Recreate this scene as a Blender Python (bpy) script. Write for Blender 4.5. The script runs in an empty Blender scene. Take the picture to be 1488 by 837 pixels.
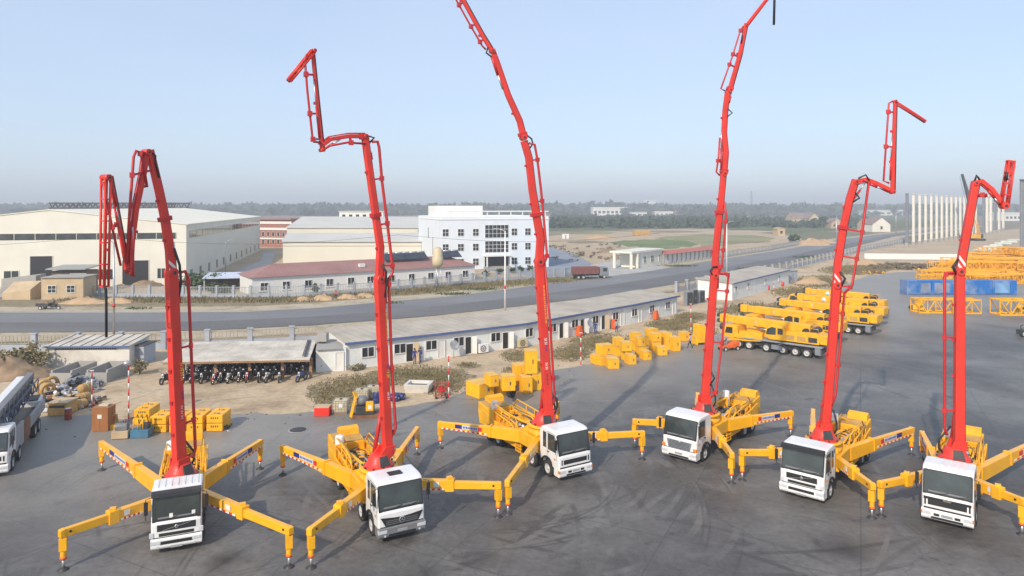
import bpy, bmesh, math, random
from mathutils import Vector, Matrix
random.seed(7)
R = math.radians
C = bpy.context.scene.collection
# ---------------------------------------------------------------- camera, sky, sun, exposure
HC, FPX, CX, HY = 17.0, 1000.0, 744.0, 300.0      # camera height, focal length and horizon in photo pixels
sc = bpy.context.scene
cam = bpy.data.objects.new('camera', bpy.data.cameras.new('camera'))
C.objects.link(cam); sc.camera = cam
cam.location = (0, 0, HC); cam.rotation_euler = (R(90), 0, 0)
cam.data.sensor_width = 36; cam.data.lens = 36 * FPX / 1488
cam.data.shift_y = -(418.5 - HY) / 1488
cam.data.clip_start = 0.5; cam.data.clip_end = 20000
SUN_DIR = Vector((0.46, 0.888, 0)).normalized(); SUN_EL = 35
w = bpy.data.worlds.new('World'); sc.world = w; w.use_nodes = True
nt = w.node_tree; bg = nt.nodes['Background']
sky = nt.nodes.new('ShaderNodeTexSky'); sky.sky_type = 'NISHITA'; sky.sun_disc = False
sky.sun_elevation = R(SUN_EL); sky.sun_rotation = math.atan2(-SUN_DIR.x, -SUN_DIR.y)
sky.altitude = 0; sky.air_density = 1.0; sky.dust_density = 1.0; sky.ozone_density = 3.0
mixs = nt.nodes.new('ShaderNodeMix'); mixs.data_type = 'RGBA'; mixs.inputs[0].default_value = 0.62; mixs.inputs[7].default_value = (3.9, 4.6, 5.75, 1)   # high thin haze over the clear sky
sn = nt.nodes.new('ShaderNodeTexNoise'); sn.inputs['Scale'].default_value = 2.2; sn.inputs['Detail'].default_value = 4; smp = nt.nodes.new('ShaderNodeMapping'); smp.inputs['Scale'].default_value = (1, 1, 3.5); stc = nt.nodes.new('ShaderNodeTexCoord'); nt.links.new(stc.outputs['Generated'], smp.inputs[0]); nt.links.new(smp.outputs[0], sn.inputs['Vector'])
smr = nt.nodes.new('ShaderNodeMapRange'); smr.inputs[1].default_value = .3; smr.inputs[2].default_value = .7; smr.inputs[3].default_value = .54; smr.inputs[4].default_value = .70; nt.links.new(sn.outputs['Fac'], smr.inputs[0]); nt.links.new(smr.outputs[0], mixs.inputs[0])
nt.links.new(sky.outputs[0], mixs.inputs[6]); nt.links.new(mixs.outputs[2], bg.inputs[0]); bg.inputs[1].default_value = 0.15
sun = bpy.data.objects.new('sun', bpy.data.lights.new('sun', 'SUN')); C.objects.link(sun)
sun.data.energy = 3.6; sun.data.angle = R(0.8); sun.data.color = (1.0, 0.87, 0.70)
ld = Vector((SUN_DIR.x * math.cos(R(SUN_EL)), SUN_DIR.y * math.cos(R(SUN_EL)), -math.sin(R(SUN_EL))))
sun.rotation_euler = ld.to_track_quat('-Z', 'Y').to_euler(); sun.location = (-40, -60, 80)
sc.view_settings.view_transform = 'Standard'; sc.view_settings.look = 'None'
sc.view_settings.exposure = 0.25; sc.view_settings.gamma = 1
sc.view_settings.use_curve_mapping = False
sc.cycles.volume_step_rate = 10; sc.cycles.volume_bounces = 0; sc.cycles.max_bounces = 5

# ---------------------------------------------------------------- helpers
def G(px, py, z=0.0):                      # a point at height z seen at photo pixel (px, py)
    d = (HC - z) * FPX / (py - HY)
    return Vector(((px - CX) / FPX * d, d, z))
def on_line(px, A, B):                     # where the sight line of column px meets the ground line A-B
    k = (px - CX) / FPX
    t = (k * A[1] - A[0]) / ((B[0] - A[0]) - k * (B[1] - A[1]))
    return t
def Zat(d, py): return HC - (py - HY) / FPX * d

class MB:
    def __init__(s): s.v = []; s.f = []; s.m = []; s.sm = []
    def add(s, vs, fs, m=0, smooth=False):
        o = len(s.v); s.v += [tuple(x) for x in vs]
        for f in fs: s.f.append([i + o for i in f]); s.m.append(m); s.sm.append(smooth)
        return s
    def box(s, c, size, m=0, rz=0, M=None):
        x, y, z = [k / 2 for k in size]
        vs = [Vector((a * x, b * y, d * z)) for a in (-1, 1) for b in (-1, 1) for d in (-1, 1)]
        if M is None: M = Matrix.Rotation(rz, 3, 'Z')
        vs = [M @ v + Vector(c) for v in vs]
        return s.add(vs, [(0, 1, 3, 2), (4, 6, 7, 5), (0, 4, 5, 1), (2, 3, 7, 6), (0, 2, 6, 4), (1, 5, 7, 3)], m)
    def bb(s, x0, x1, y0, y1, z0, z1, m=0):
        return s.box(((x0 + x1) / 2, (y0 + y1) / 2, (z0 + z1) / 2), (abs(x1 - x0), abs(y1 - y0), abs(z1 - z0)), m)
    def loft(s, secs, m=0, caps=True, smooth=False):   # list of rings with equal vertex count
        n = len(secs[0]); vs = [v for q in secs for v in q]; fs = []
        for i in range(len(secs) - 1):
            for j in range(n):
                a = i * n + j; b = i * n + (j + 1) % n
                fs.append((a, b, b + n, a + n))
        s.add(vs, fs, m, smooth)
        if caps:
            o = len(s.v) - len(vs)
            s.f.append([o + j for j in range(n)][::-1]); s.m.append(m); s.sm.append(False)
            s.f.append([o + (len(secs) - 1) * n + j for j in range(n)]); s.m.append(m); s.sm.append(False)
        return s
    def beam(s, p0, p1, w0, h0, w1=None, h1=None, m=0, up=(0, 0, 1)):
        p0 = Vector(p0); p1 = Vector(p1); w1 = w0 if w1 is None else w1; h1 = h0 if h1 is None else h1
        t = (p1 - p0).normalized(); side = t.cross(Vector(up))
        if side.length < 1e-4: side = t.cross(Vector((1, 0, 0)))
        side.normalize(); u = side.cross(t)
        q = []
        for p, w, h in ((p0, w0, h0), (p1, w1, h1)):
            q.append([p + side * a * w / 2 + u * b * h / 2 for a, b in ((-1, -1), (1, -1), (1, 1), (-1, 1))])
        return s.loft(q, m)
    def strip(s, pts, ws, ts, nrm, m=0):      # box girder along a bent line lying in a plane of normal nrm
        nrm = Vector(nrm).normalized(); q = []
        for i, p in enumerate(pts):
            a = pts[max(i - 1, 0)]; b = pts[min(i + 1, len(pts) - 1)]
            t = (Vector(b) - Vector(a)).normalized(); side = t.cross(nrm).normalized()
            w = ws[i]; h = ts[i]; p = Vector(p)
            q.append([p + side * c * w / 2 + nrm * d * h / 2 for c, d in ((-1, -1), (1, -1), (1, 1), (-1, 1))])
        return s.loft(q, m)
    def tube(s, pts, r, n=6, m=0, r1=None, smooth=True):
        pts = [Vector(p) for p in pts]; q = []; N = len(pts)
        ref = None
        for i, p in enumerate(pts):
            t = (pts[min(i + 1, N - 1)] - pts[max(i - 1, 0)]).normalized()
            if ref is None:
                ref = t.orthogonal().normalized()
            ref = (ref - t * ref.dot(t))
            ref = ref.normalized() if ref.length > 1e-5 else t.orthogonal().normalized()
            b = t.cross(ref); rr = r if r1 is None else r + (r1 - r) * i / max(N - 1, 1)
            q.append([p + (ref * math.cos(2 * math.pi * k / n) + b * math.sin(2 * math.pi * k / n)) * rr for k in range(n)])
        return s.loft(q, m, True, smooth)
    def cyl(s, p0, p1, r0, r1=None, n=16, m=0, smooth=True):
        return s.tube([p0, p1], r0, n, m, r0 if r1 is None else r1, smooth)
    def lathe(s, prof, M=None, n=24, m=0, smooth=True, caps=True):   # prof [(r, z)] about z
        M = M or Matrix.Identity(4)
        q = [[M @ Vector((r * math.cos(2 * math.pi * k / n), r * math.sin(2 * math.pi * k / n), z)) for k in range(n)] for r, z in prof]
        return s.loft(q, m, caps, smooth)
    def prism(s, poly, y0, y1, m=0, M=None):   # poly in (x, z), extruded along y
        M = M or Matrix.Identity(4)
        return s.loft([[M @ Vector((x, y, z)) for x, z in poly] for y in (y0, y1)], m)
    def slab(s, poly, z0, z1, m=0):            # poly in (x, y), extruded along z
        return s.loft([[Vector((p[0], p[1], z)) for p in poly] for z in (z0, z1)], m)
    def face(s, vs, m=0): return s.add(vs, [list(range(len(vs)))], m)
    def build(s, name, mats, parent=None, bevel=0.0, loc=None):
        me = bpy.data.meshes.new(name)
        me.from_pydata([tuple(v) for v in s.v], [], s.f)
        if not isinstance(mats, (list, tuple)): mats = [mats]
        for k in mats: me.materials.append(k)
        me.polygons.foreach_set('material_index', s.m); me.polygons.foreach_set('use_smooth', s.sm)
        bm = bmesh.new(); bm.from_mesh(me); bmesh.ops.recalc_face_normals(bm, faces=bm.faces)
        if bevel:
            ed = [e for e in bm.edges if len(e.link_faces) == 2 and e.calc_face_angle(0) > 0.6 and not (e.link_faces[0].smooth and e.link_faces[1].smooth)]
            bmesh.ops.bevel(bm, geom=ed, offset=bevel, segments=2, profile=0.6, affect='EDGES', clamp_overlap=True)
        bm.to_mesh(me); bm.free()
        o = bpy.data.objects.new(name, me); C.objects.link(o)
        if parent is not None: o.parent = parent
        if loc is not None: o.location = loc
        return o

def tag(o, label, cat, group=None, kind=None):
    o['label'] = label; o['category'] = cat
    if group: o['group'] = group
    if kind: o['kind'] = kind
    return o
def thing(name, loc, rz, label, cat, group=None):
    o = bpy.data.objects.new(name, None); C.objects.link(o); o.empty_display_size = 0.3
    o.location = loc; o.rotation_euler = (0, 0, rz)
    return tag(o, label, cat, group)
def struct(o): o['kind'] = 'structure'; return o
def kids(o): return [x for x in bpy.data.objects if x.parent == o]
def copy_tree(o, parent=None, ch_map=None):
    ch = kids(o); c = o.copy(); C.objects.link(c)
    if parent is not None: c.parent = parent
    for k in ch: copy_tree(k, c)
    return c

# ---------------------------------------------------------------- materials
def mat(name, col, rough=0.6, var=0.12, scale=2.0, metal=0.0, bump=0.0, bscale=20.0, dirt=None, dscale=0.7, damt=0.35, spec=0.5, coat=0.0):
    m = bpy.data.materials.new(name); m.use_nodes = True; n = m.node_tree.nodes; l = m.node_tree.links
    b = n['Principled BSDF']; b.inputs['Roughness'].default_value = rough; b.inputs['Metallic'].default_value = metal
    b.inputs['Specular IOR Level'].default_value = spec
    if coat: b.inputs['Coat Weight'].default_value = coat; b.inputs['Coat Roughness'].default_value = 0.12
    tc = n.new('ShaderNodeNewGeometry')
    nz = n.new('ShaderNodeTexNoise'); nz.inputs['Scale'].default_value = scale; nz.inputs['Detail'].default_value = 5
    l.new(tc.outputs['Position'], nz.inputs['Vector'])
    mp = n.new('ShaderNodeMapRange'); mp.inputs[1].default_value = 0.3; mp.inputs[2].default_value = 0.7
    mp.inputs[3].default_value = 1 - var; mp.inputs[4].default_value = 1 + var
    l.new(nz.outputs['Fac'], mp.inputs[0])
    mx = n.new('ShaderNodeVectorMath'); mx.operation = 'SCALE'; mx.inputs[0].default_value = col[:3]
    l.new(mp.outputs[0], mx.inputs['Scale']); out = mx.outputs[0]
    if dirt:
        dz = n.new('ShaderNodeTexNoise'); dz.inputs['Scale'].default_value = dscale; dz.inputs['Detail'].default_value = 8; dz.inputs['Roughness'].default_value = 0.65
        l.new(tc.outputs['Position'], dz.inputs['Vector'])
        dm = n.new('ShaderNodeMapRange'); dm.inputs[1].default_value = 0.45; dm.inputs[2].default_value = 0.75; dm.inputs[3].default_value = 0; dm.inputs[4].default_value = damt
        l.new(dz.outputs['Fac'], dm.inputs[0])
        mi = n.new('ShaderNodeMix'); mi.data_type = 'RGBA'; l.new(dm.outputs[0], mi.inputs[0]); l.new(out, mi.inputs[6]); mi.inputs[7].default_value = (*dirt, 1)
        out = mi.outputs[2]
    l.new(out, b.inputs['Base Color'])
    if bump:
        bz = n.new('ShaderNodeTexNoise'); bz.inputs['Scale'].default_value = bscale; bz.inputs['Detail'].default_value = 6
        l.new(tc.outputs['Position'], bz.inputs['Vector'])
        bp = n.new('ShaderNodeBump'); bp.inputs['Strength'].default_value = bump; bp.inputs['Distance'].default_value = 0.05
        l.new(bz.outputs['Fac'], bp.inputs['Height']); l.new(bp.outputs[0], b.inputs['Normal'])
    m['sock'] = 1
    return m
def stripes(m, direction, period, amt=0.25, sharp=0.12, col=None):  # thin dark seams along a world direction (panels, corrugation)
    n = m.node_tree.nodes; l = m.node_tree.links; b = n['Principled BSDF']
    src = b.inputs['Base Color'].links[0].from_socket
    g = n.new('ShaderNodeNewGeometry'); d = n.new('ShaderNodeVectorMath'); d.operation = 'DOT_PRODUCT'
    d.inputs[1].default_value = Vector(direction).normalized() / period; l.new(g.outputs['Position'], d.inputs[0])
    fr = n.new('ShaderNodeMath'); fr.operation = 'FRACT'; l.new(d.outputs['Value'], fr.inputs[0])
    lt = n.new('ShaderNodeMath'); lt.operation = 'LESS_THAN'; lt.inputs[1].default_value = sharp; l.new(fr.outputs[0], lt.inputs[0])
    ml = n.new('ShaderNodeMath'); ml.operation = 'MULTIPLY'; ml.inputs[1].default_value = amt; l.new(lt.outputs[0], ml.inputs[0])
    mi = n.new('ShaderNodeMix'); mi.data_type = 'RGBA'; l.new(ml.outputs[0], mi.inputs[0]); l.new(src, mi.inputs[6]); mi.inputs[7].default_value = (*(col or (0.05, 0.05, 0.05)), 1)
    l.new(mi.outputs[2], b.inputs['Base Color'])
    return m
M = {}
M['yellow'] = mat('yellow_paint', (0.90, 0.44, 0.004), 0.38, 0.08, 1.2, dirt=(0.36, 0.2, 0.05), damt=0.22, coat=0.3)
M['yellow2'] = mat('yellow_machine_paint', (0.87, 0.43, 0.004), 0.45, 0.10, 1.2, dirt=(0.26, 0.16, 0.05), damt=0.42, dscale=1.4)
M['crate'] = mat('crate_yellow', (0.90, 0.46, 0.004), 0.5, 0.08, 1.0, dirt=(0.4, 0.22, 0.04), damt=0.2)
M['red'] = mat('boom_red', (0.70, 0.036, 0.021), 0.5, 0.12, 0.7, coat=0.05, dirt=(0.40, 0.045, 0.025), damt=0.45, dscale=1.2)
M['redpipe'] = mat('pipe_red', (0.50, 0.022, 0.022), 0.42, 0.10, 1.0)
M['white'] = mat('white_paint', (0.78, 0.78, 0.77), 0.35, 0.03, 1.0, coat=0.4, dirt=(0.42, 0.40, 0.36), damt=0.22, dscale=1.6)
M['black'] = mat('black_plastic', (0.018, 0.018, 0.02), 0.5, 0.2, 3.0)
M['dark'] = mat('dark_steel', (0.035, 0.036, 0.04), 0.55, 0.2, 2.0, dirt=(0.12, 0.10, 0.08), damt=0.4)
M['rubber'] = mat('tyre_rubber', (0.022, 0.022, 0.022), 0.85, 0.2, 4.0, dirt=(0.10, 0.09, 0.08), damt=0.4, dscale=3)
M['steel'] = mat('bare_steel', (0.55, 0.55, 0.56), 0.35, 0.1, 3.0, metal=0.7)
M['rim'] = mat('rim_paint', (0.50, 0.50, 0.50), 0.45, 0.1, 3.0)
M['glass'] = mat('dark_glass', (0.040, 0.050, 0.050), 0.07, 0.5, 0.8, spec=0.7)
M['glass2'] = mat('window_glass', (0.025, 0.03, 0.036), 0.3, 0.4, 0.9, spec=0.4)
M['crate_lid'] = mat('dusty_yellow_lid', (0.74, 0.44, 0.09), 0.7, 0.1, 1.0, dirt=(0.62, 0.42, 0.2), damt=0.7, dscale=1.5)
M['lamp'] = mat('headlamp_glass', (0.55, 0.57, 0.6), 0.12, 0.1, 8.0)
M['orange'] = mat('orange_paint', (0.75, 0.13, 0.02), 0.5, 0.08)
M['amber'] = mat('amber_lens', (0.8, 0.25, 0.02), 0.25, 0.05)
M['bluelabel'] = mat('label_blue', (0.02, 0.03, 0.25), 0.4, 0.05)
M['redlabel'] = mat('label_red', (0.6, 0.03, 0.03), 0.4, 0.05)
M['palelabel'] = mat('label_pale', (0.55, 0.60, 0.72), 0.4, 0.05)
M['grey'] = mat('grey_paint', (0.30, 0.31, 0.32), 0.5, 0.1)
M['bumper'] = mat('grey_bumper', (0.17, 0.17, 0.18), 0.5, 0.08)
M['wall_white'] = mat('prefab_white', (0.72, 0.75, 0.74), 0.55, 0.04, 0.6, dirt=(0.40, 0.37, 0.30), damt=0.35, dscale=0.5)
stripes(M['wall_white'], (0.7, 0.7, 0), 0.95, 0.16, 0.03, (0.3, 0.3, 0.3))
M['plaster'] = mat('old_plaster', (0.62, 0.60, 0.55), 0.8, 0.08, 0.5, dirt=(0.30, 0.26, 0.2), damt=0.6, dscale=0.6)
M['roof_grey'] = mat('dusty_sheet_roof', (0.46, 0.41, 0.34), 0.8, 0.12, 0.3, dirt=(0.20, 0.17, 0.14), damt=0.6, dscale=0.25)
stripes(M['roof_grey'], (0.75, 0.66, 0), 1.1, 0.3, 0.1, (0.12, 0.11, 0.10))
M['roof_pale'] = mat('fibre_sheet_roof', (0.56, 0.52, 0.45), 0.8, 0.14, 0.6, dirt=(0.24, 0.21, 0.17), damt=0.75, dscale=0.5)
stripes(M['roof_pale'], (1, 0.1, 0), 0.9, 0.3, 0.06, (0.25, 0.23, 0.2))
M['blue_trim'] = mat('blue_trim', (0.08, 0.13, 0.30), 0.5, 0.05)
M['frame_white'] = mat('window_frame', (0.70, 0.70, 0.68), 0.5, 0.04)
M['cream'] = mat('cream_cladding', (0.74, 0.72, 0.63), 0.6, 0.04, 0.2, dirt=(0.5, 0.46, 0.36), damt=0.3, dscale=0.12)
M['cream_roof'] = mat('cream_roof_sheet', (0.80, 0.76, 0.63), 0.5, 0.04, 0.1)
M['side_grey'] = mat('pale_side_cladding', (0.62, 0.61, 0.54), 0.6, 0.05, 0.2)  # darker copy of the cream cladding for the hall's right wall, also trim
M['beige'] = mat('beige_cladding', (0.64, 0.62, 0.53), 0.65, 0.04, 0.15)
M['beige_roof'] = mat('grey_roof_sheet', (0.55, 0.54, 0.50), 0.6, 0.06, 0.1)
M['office'] = mat('office_wall', (0.70, 0.76, 0.82), 0.6, 0.03, 0.3, dirt=(0.6, 0.62, 0.64), damt=0.3)
M['red_tile'] = mat('red_roof_sheet', (0.30, 0.15, 0.135), 0.6, 0.1, 0.3, dirt=(0.35, 0.24, 0.2), damt=0.4, dscale=0.2)
stripes(M['red_tile'], (0.84, 0.54, 0), 0.8, 0.25, 0.1, (0.1, 0.04, 0.04))
M['brick'] = mat('red_brick', (0.34, 0.14, 0.10), 0.85, 0.15, 1.0)
M['tan'] = mat('tan_plaster', (0.52, 0.40, 0.25), 0.8, 0.08, 0.5, dirt=(0.3, 0.22, 0.14), damt=0.4)
M['concrete'] = mat('concrete', (0.36, 0.35, 0.33), 0.85, 0.12, 0.8, dirt=(0.18, 0.16, 0.14), damt=0.5, dscale=0.8)
M['bluegrey'] = mat('bluegrey_wall', (0.36, 0.40, 0.46), 0.75, 0.08, 0.8, dirt=(0.25, 0.23, 0.2), damt=0.5)
M['columns'] = mat('white_column', (0.70, 0.68, 0.62), 0.6, 0.06, 0.5)
M['col_dark'] = mat('primed_steel', (0.20, 0.22, 0.25), 0.6, 0.1, 0.5)
M['wood'] = mat('weathered_wood', (0.30, 0.17, 0.09), 0.8, 0.25, 2.0)
M['brown'] = mat('brown_cabinet', (0.36, 0.145, 0.045), 0.55, 0.1, 1.5, dirt=(0.2, 0.1, 0.05), damt=0.4)
M['blue'] = mat('blue_steel', (0.012, 0.15, 0.47), 0.5, 0.10, 0.6, dirt=(0.36, 0.38, 0.42), damt=0.85, dscale=0.3)
M['navy'] = mat('navy_plastic', (0.02, 0.035, 0.16), 0.45, 0.1)
M['overall'] = mat('blue_overall', (0.035, 0.05, 0.19), 0.85, 0.2, 6)
M['skin'] = mat('skin', (0.42, 0.24, 0.16), 0.6, 0.05, 6)
M['hair'] = mat('black_hair', (0.012, 0.01, 0.01), 0.7, 0.2, 12)
M['shirt'] = mat('lilac_shirt', (0.40, 0.40, 0.62), 0.85, 0.1, 6)
M['trousers'] = mat('dark_trousers', (0.03, 0.03, 0.045), 0.85, 0.2, 6)
M['shirtgrey'] = mat('grey_shirt', (0.35, 0.36, 0.38), 0.85, 0.1, 6)
M['shirtred'] = mat('red_vest', (0.6, 0.10, 0.05), 0.85, 0.1, 6)
M['rust'] = mat('rusty_iron', (0.22, 0.10, 0.05), 0.85, 0.35, 1.5)
M['ochre'] = mat('ochre_drum', (0.50, 0.30, 0.09), 0.7, 0.15, 1.5, dirt=(0.2, 0.12, 0.06), damt=0.5)
M['silver'] = mat('scrap_metal', (0.36, 0.37, 0.39), 0.45, 0.35, 3.0, metal=0.3)
M['tank'] = mat('cream_plastic', (0.55, 0.47, 0.30), 0.55, 0.1, 1.5)
M['leaf'] = mat('leaf_green', (0.060, 0.090, 0.030), 0.8, 0.45, 0.35)
M['leaf_dark'] = mat('leaf_dark', (0.040, 0.062, 0.028), 0.8, 0.4, 0.1)
M['dryleaf'] = mat('dry_grass_blades', (0.21, 0.17, 0.085), 0.9, 0.35, 0.6, dirt=(0.11, 0.11, 0.045), damt=0.8, dscale=0.25)
M['bark'] = mat('bark', (0.12, 0.085, 0.06), 0.9, 0.2, 3)
M['earth'] = mat('heaped_earth', (0.25, 0.175, 0.11), 0.95, 0.35, 0.9, bump=1.0, bscale=2.0)
M['sandheap'] = mat('sand_heap', (0.46, 0.32, 0.19), 0.95, 0.12, 0.6, bump=0.5, bscale=2.0)
M['truckred'] = mat('faded_red', (0.20, 0.075, 0.065), 0.7, 0.15, 0.8)
M['palegreen'] = mat('pale_sheets', (0.58, 0.64, 0.58), 0.6, 0.1, 0.5)
M['pink_roof'] = mat('brown_tile_roof', (0.25, 0.185, 0.17), 0.8, 0.12, 0.3)
M['solar'] = mat('solar_glass', (0.03, 0.035, 0.05), 0.25, 0.3, 1.0)
M['coping'] = mat('red_coping', (0.42, 0.14, 0.11), 0.7, 0.1, 0.5)
M['farwhite'] = mat('far_white_wall', (0.74, 0.74, 0.71), 0.8, 0.06, 0.05)
M['farblue'] = mat('far_blue_roof', (0.05, 0.20, 0.50), 0.6, 0.06, 0.05)
M['scrub'] = mat('scrub_brown', (0.16, 0.125, 0.08), 0.9, 0.4, 0.4)

def ground_mat(name, stops, scale, rough=0.95, bump=0.4, bscale=3.0, fine=8.0, fineamt=0.12, stretch=(1, 1, 1), spec=0.3):
    m = bpy.data.materials.new(name); m.use_nodes = True; n = m.node_tree.nodes; l = m.node_tree.links; b = n['Principled BSDF']
    b.inputs['Roughness'].default_value = rough; b.inputs['Specular IOR Level'].default_value = spec
    g = n.new('ShaderNodeNewGeometry'); mp = n.new('ShaderNodeMapping'); mp.inputs['Scale'].default_value = stretch
    l.new(g.outputs['Position'], mp.inputs['Vector'])
    nz = n.new('ShaderNodeTexNoise'); nz.inputs['Scale'].default_value = scale; nz.inputs['Detail'].default_value = 9; nz.inputs['Roughness'].default_value = 0.6
    l.new(mp.outputs[0], nz.inputs['Vector'])
    cr = n.new('ShaderNodeValToRGB'); l.new(nz.outputs['Fac'], cr.inputs[0])
    while len(cr.color_ramp.elements) > 1: cr.color_ramp.elements.remove(cr.color_ramp.elements[0])
    cr.color_ramp.elements[0].position = stops[0][0]; cr.color_ramp.elements[0].color = (*stops[0][1], 1)
    for p, c in stops[1:]:
        e = cr.color_ramp.elements.new(p); e.color = (*c, 1)
    f = n.new('ShaderNodeTexNoise'); f.inputs['Scale'].default_value = fine; f.inputs['Detail'].default_value = 4
    l.new(g.outputs['Position'], f.inputs['Vector'])
    mr = n.new('ShaderNodeMapRange'); mr.inputs[1].default_value = 0.3; mr.inputs[2].default_value = 0.7; mr.inputs[3].default_value = 1 - fineamt; mr.inputs[4].default_value = 1 + fineamt
    l.new(f.outputs['Fac'], mr.inputs[0])
    sc_ = n.new('ShaderNodeVectorMath'); sc_.operation = 'SCALE'; l.new(cr.outputs[0], sc_.inputs[0]); l.new(mr.outputs[0], sc_.inputs['Scale'])
    l.new(sc_.outputs[0], b.inputs['Base Color'])
    if bump:
        bz = n.new('ShaderNodeTexNoise'); bz.inputs['Scale'].default_value = bscale; bz.inputs['Detail'].default_value = 8
        l.new(g.outputs['Position'], bz.inputs['Vector'])
        bp = n.new('ShaderNodeBump'); bp.inputs['Strength'].default_value = bump; bp.inputs['Distance'].default_value = 0.1
        l.new(bz.outputs['Fac'], bp.inputs['Height']); l.new(bp.outputs[0], b.inputs['Normal'])
    return m
def add_marks(m, arcs, col, amt, soft=0.35):       # tyre tracks and dark spots: rings round world points, broken up by noise
    n = m.node_tree.nodes; l = m.node_tree.links; b = n['Principled BSDF']
    src = b.inputs['Base Color'].links[0].from_socket
    g = n.new('ShaderNodeNewGeometry'); acc = None
    nz = n.new('ShaderNodeTexNoise'); nz.inputs['Scale'].default_value = 0.22; nz.inputs['Detail'].default_value = 6; l.new(g.outputs['Position'], nz.inputs['Vector'])
    nm = n.new('ShaderNodeMapRange'); nm.inputs[1].default_value = 0.42; nm.inputs[2].default_value = 0.62; l.new(nz.outputs['Fac'], nm.inputs[0])
    for cx, cy, r, wd in arcs:
        ds = n.new('ShaderNodeVectorMath'); ds.operation = 'DISTANCE'; ds.inputs[1].default_value = (cx, cy, 0); l.new(g.outputs['Position'], ds.inputs[0])
        su = n.new('ShaderNodeMath'); su.operation = 'SUBTRACT'; su.inputs[1].default_value = r; l.new(ds.outputs['Value'], su.inputs[0])
        ab = n.new('ShaderNodeMath'); ab.operation = 'ABSOLUTE'; l.new(su.outputs[0], ab.inputs[0])
        mr = n.new('ShaderNodeMapRange'); mr.inputs[1].default_value = wd * (1 - soft); mr.inputs[2].default_value = wd; mr.inputs[3].default_value = 1; mr.inputs[4].default_value = 0
        l.new(ab.outputs[0], mr.inputs[0])
        if acc is None: acc = mr.outputs[0]
        else:
            mx = n.new('ShaderNodeMath'); mx.operation = 'MAXIMUM'; l.new(acc, mx.inputs[0]); l.new(mr.outputs[0], mx.inputs[1]); acc = mx.outputs[0]
    mu = n.new('ShaderNodeMath'); mu.operation = 'MULTIPLY'; l.new(acc, mu.inputs[0]); l.new(nm.outputs[0], mu.inputs[1])
    m2 = n.new('ShaderNodeMath'); m2.operation = 'MULTIPLY'; m2.inputs[1].default_value = amt; l.new(mu.outputs[0], m2.inputs[0])
    mi = n.new('ShaderNodeMix'); mi.data_type = 'RGBA'; l.new(m2.outputs[0], mi.inputs[0]); l.new(src, mi.inputs[6]); mi.inputs[7].default_value = (*col, 1)
    l.new(mi.outputs[2], b.inputs['Base Color']); return m
def add_blotch(m, scale, lo, hi, col, amt, offs=(0, 0, 0)):
    n = m.node_tree.nodes; l = m.node_tree.links; b = n['Principled BSDF']
    src = b.inputs['Base Color'].links[0].from_socket
    g = n.new('ShaderNodeNewGeometry'); mp = n.new('ShaderNodeMapping'); mp.inputs['Location'].default_value = offs; l.new(g.outputs['Position'], mp.inputs['Vector'])
    nz = n.new('ShaderNodeTexNoise'); nz.inputs['Scale'].default_value = scale; nz.inputs['Detail'].default_value = 7; nz.inputs['Roughness'].default_value = 0.6; l.new(mp.outputs[0], nz.inputs['Vector'])
    mr = n.new('ShaderNodeMapRange'); mr.inputs[1].default_value = lo; mr.inputs[2].default_value = hi; mr.inputs[3].default_value = 0; mr.inputs[4].default_value = amt; l.new(nz.outputs['Fac'], mr.inputs[0])
    mi = n.new('ShaderNodeMix'); mi.data_type = 'RGBA'; l.new(mr.outputs[0], mi.inputs[0]); l.new(src, mi.inputs[6]); mi.inputs[7].default_value = (*col, 1)
    l.new(mi.outputs[2], b.inputs['Base Color']); return m
M['terrain'] = ground_mat('plain_earth', [(0.30, (0.165, 0.135, 0.085)), (0.45, (0.26, 0.21, 0.14)), (0.55, (0.14, 0.145, 0.075)), (0.7, (0.30, 0.25, 0.165))], 0.012, bump=0.2, bscale=0.3, fine=0.3)
M['dirt'] = ground_mat('yard_side_dirt', [(0.30, (0.30, 0.22, 0.14)), (0.5, (0.49, 0.38, 0.255)), (0.7, (0.55, 0.44, 0.31))], 0.16, bump=0.6, bscale=1.5, fine=2.0, fineamt=0.14)
add_marks(M['dirt'], [(-40, 20, 48, .25), (-38, 24, 45, .2), (-10, 20, 46, .25), (-9, 19, 44.5, .2), (10, 10, 74, .3)], (0.24, 0.19, 0.13), 0.5)
add_blotch(M['dirt'], 0.35, 0.55, 0.7, (0.22, 0.18, 0.12), 0.6, (3, 9, 0))
M['yard'] = ground_mat('worn_asphalt', [(0.30, (0.055, 0.053, 0.051)), (0.43, (0.088, 0.085, 0.081)), (0.55, (0.138, 0.133, 0.125)), (0.68, (0.205, 0.196, 0.182))], 0.075, rough=0.48, bump=0.25, bscale=6, fine=3.0, fineamt=0.16, spec=0.36)
arcs = []
for k in range(26):
    cx, cy = random.uniform(-35, 40), random.uniform(5, 60); r = random.uniform(9, 34); wv = random.uniform(0.12, 0.28)
    arcs += [(cx, cy, r, wv), (cx, cy, r + 2.0, wv)]
add_marks(M['yard'], arcs[:26], (0.055, 0.050, 0.046), 0.7)
add_marks(M['yard'], arcs[26:], (0.20, 0.19, 0.175), 0.5)
add_blotch(M['yard'], 0.10, 0.50, 0.70, (0.055, 0.043, 0.032), 0.72, (11, 4, 0))
add_blotch(M['yard'], 0.028, 0.5, 0.66, (0.095, 0.10, 0.108), 0.3, (40, 4, 0))
add_blotch(M['yard'], 0.32, 0.56, 0.68, (0.19, 0.18, 0.16), 0.45, (31, 14, 0))
add_blotch(M['yard'], 0.5, 0.60, 0.70, (0.04, 0.036, 0.033), 0.75, (31, 24, 0))
stripes(M['yard'], (.45, .89, 0), 7.0, .45, .012, (.05, .048, .045)); stripes(M['yard'], (.89, -.45, 0), 9.0, .45, .009, (.05, .048, .045))
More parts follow.
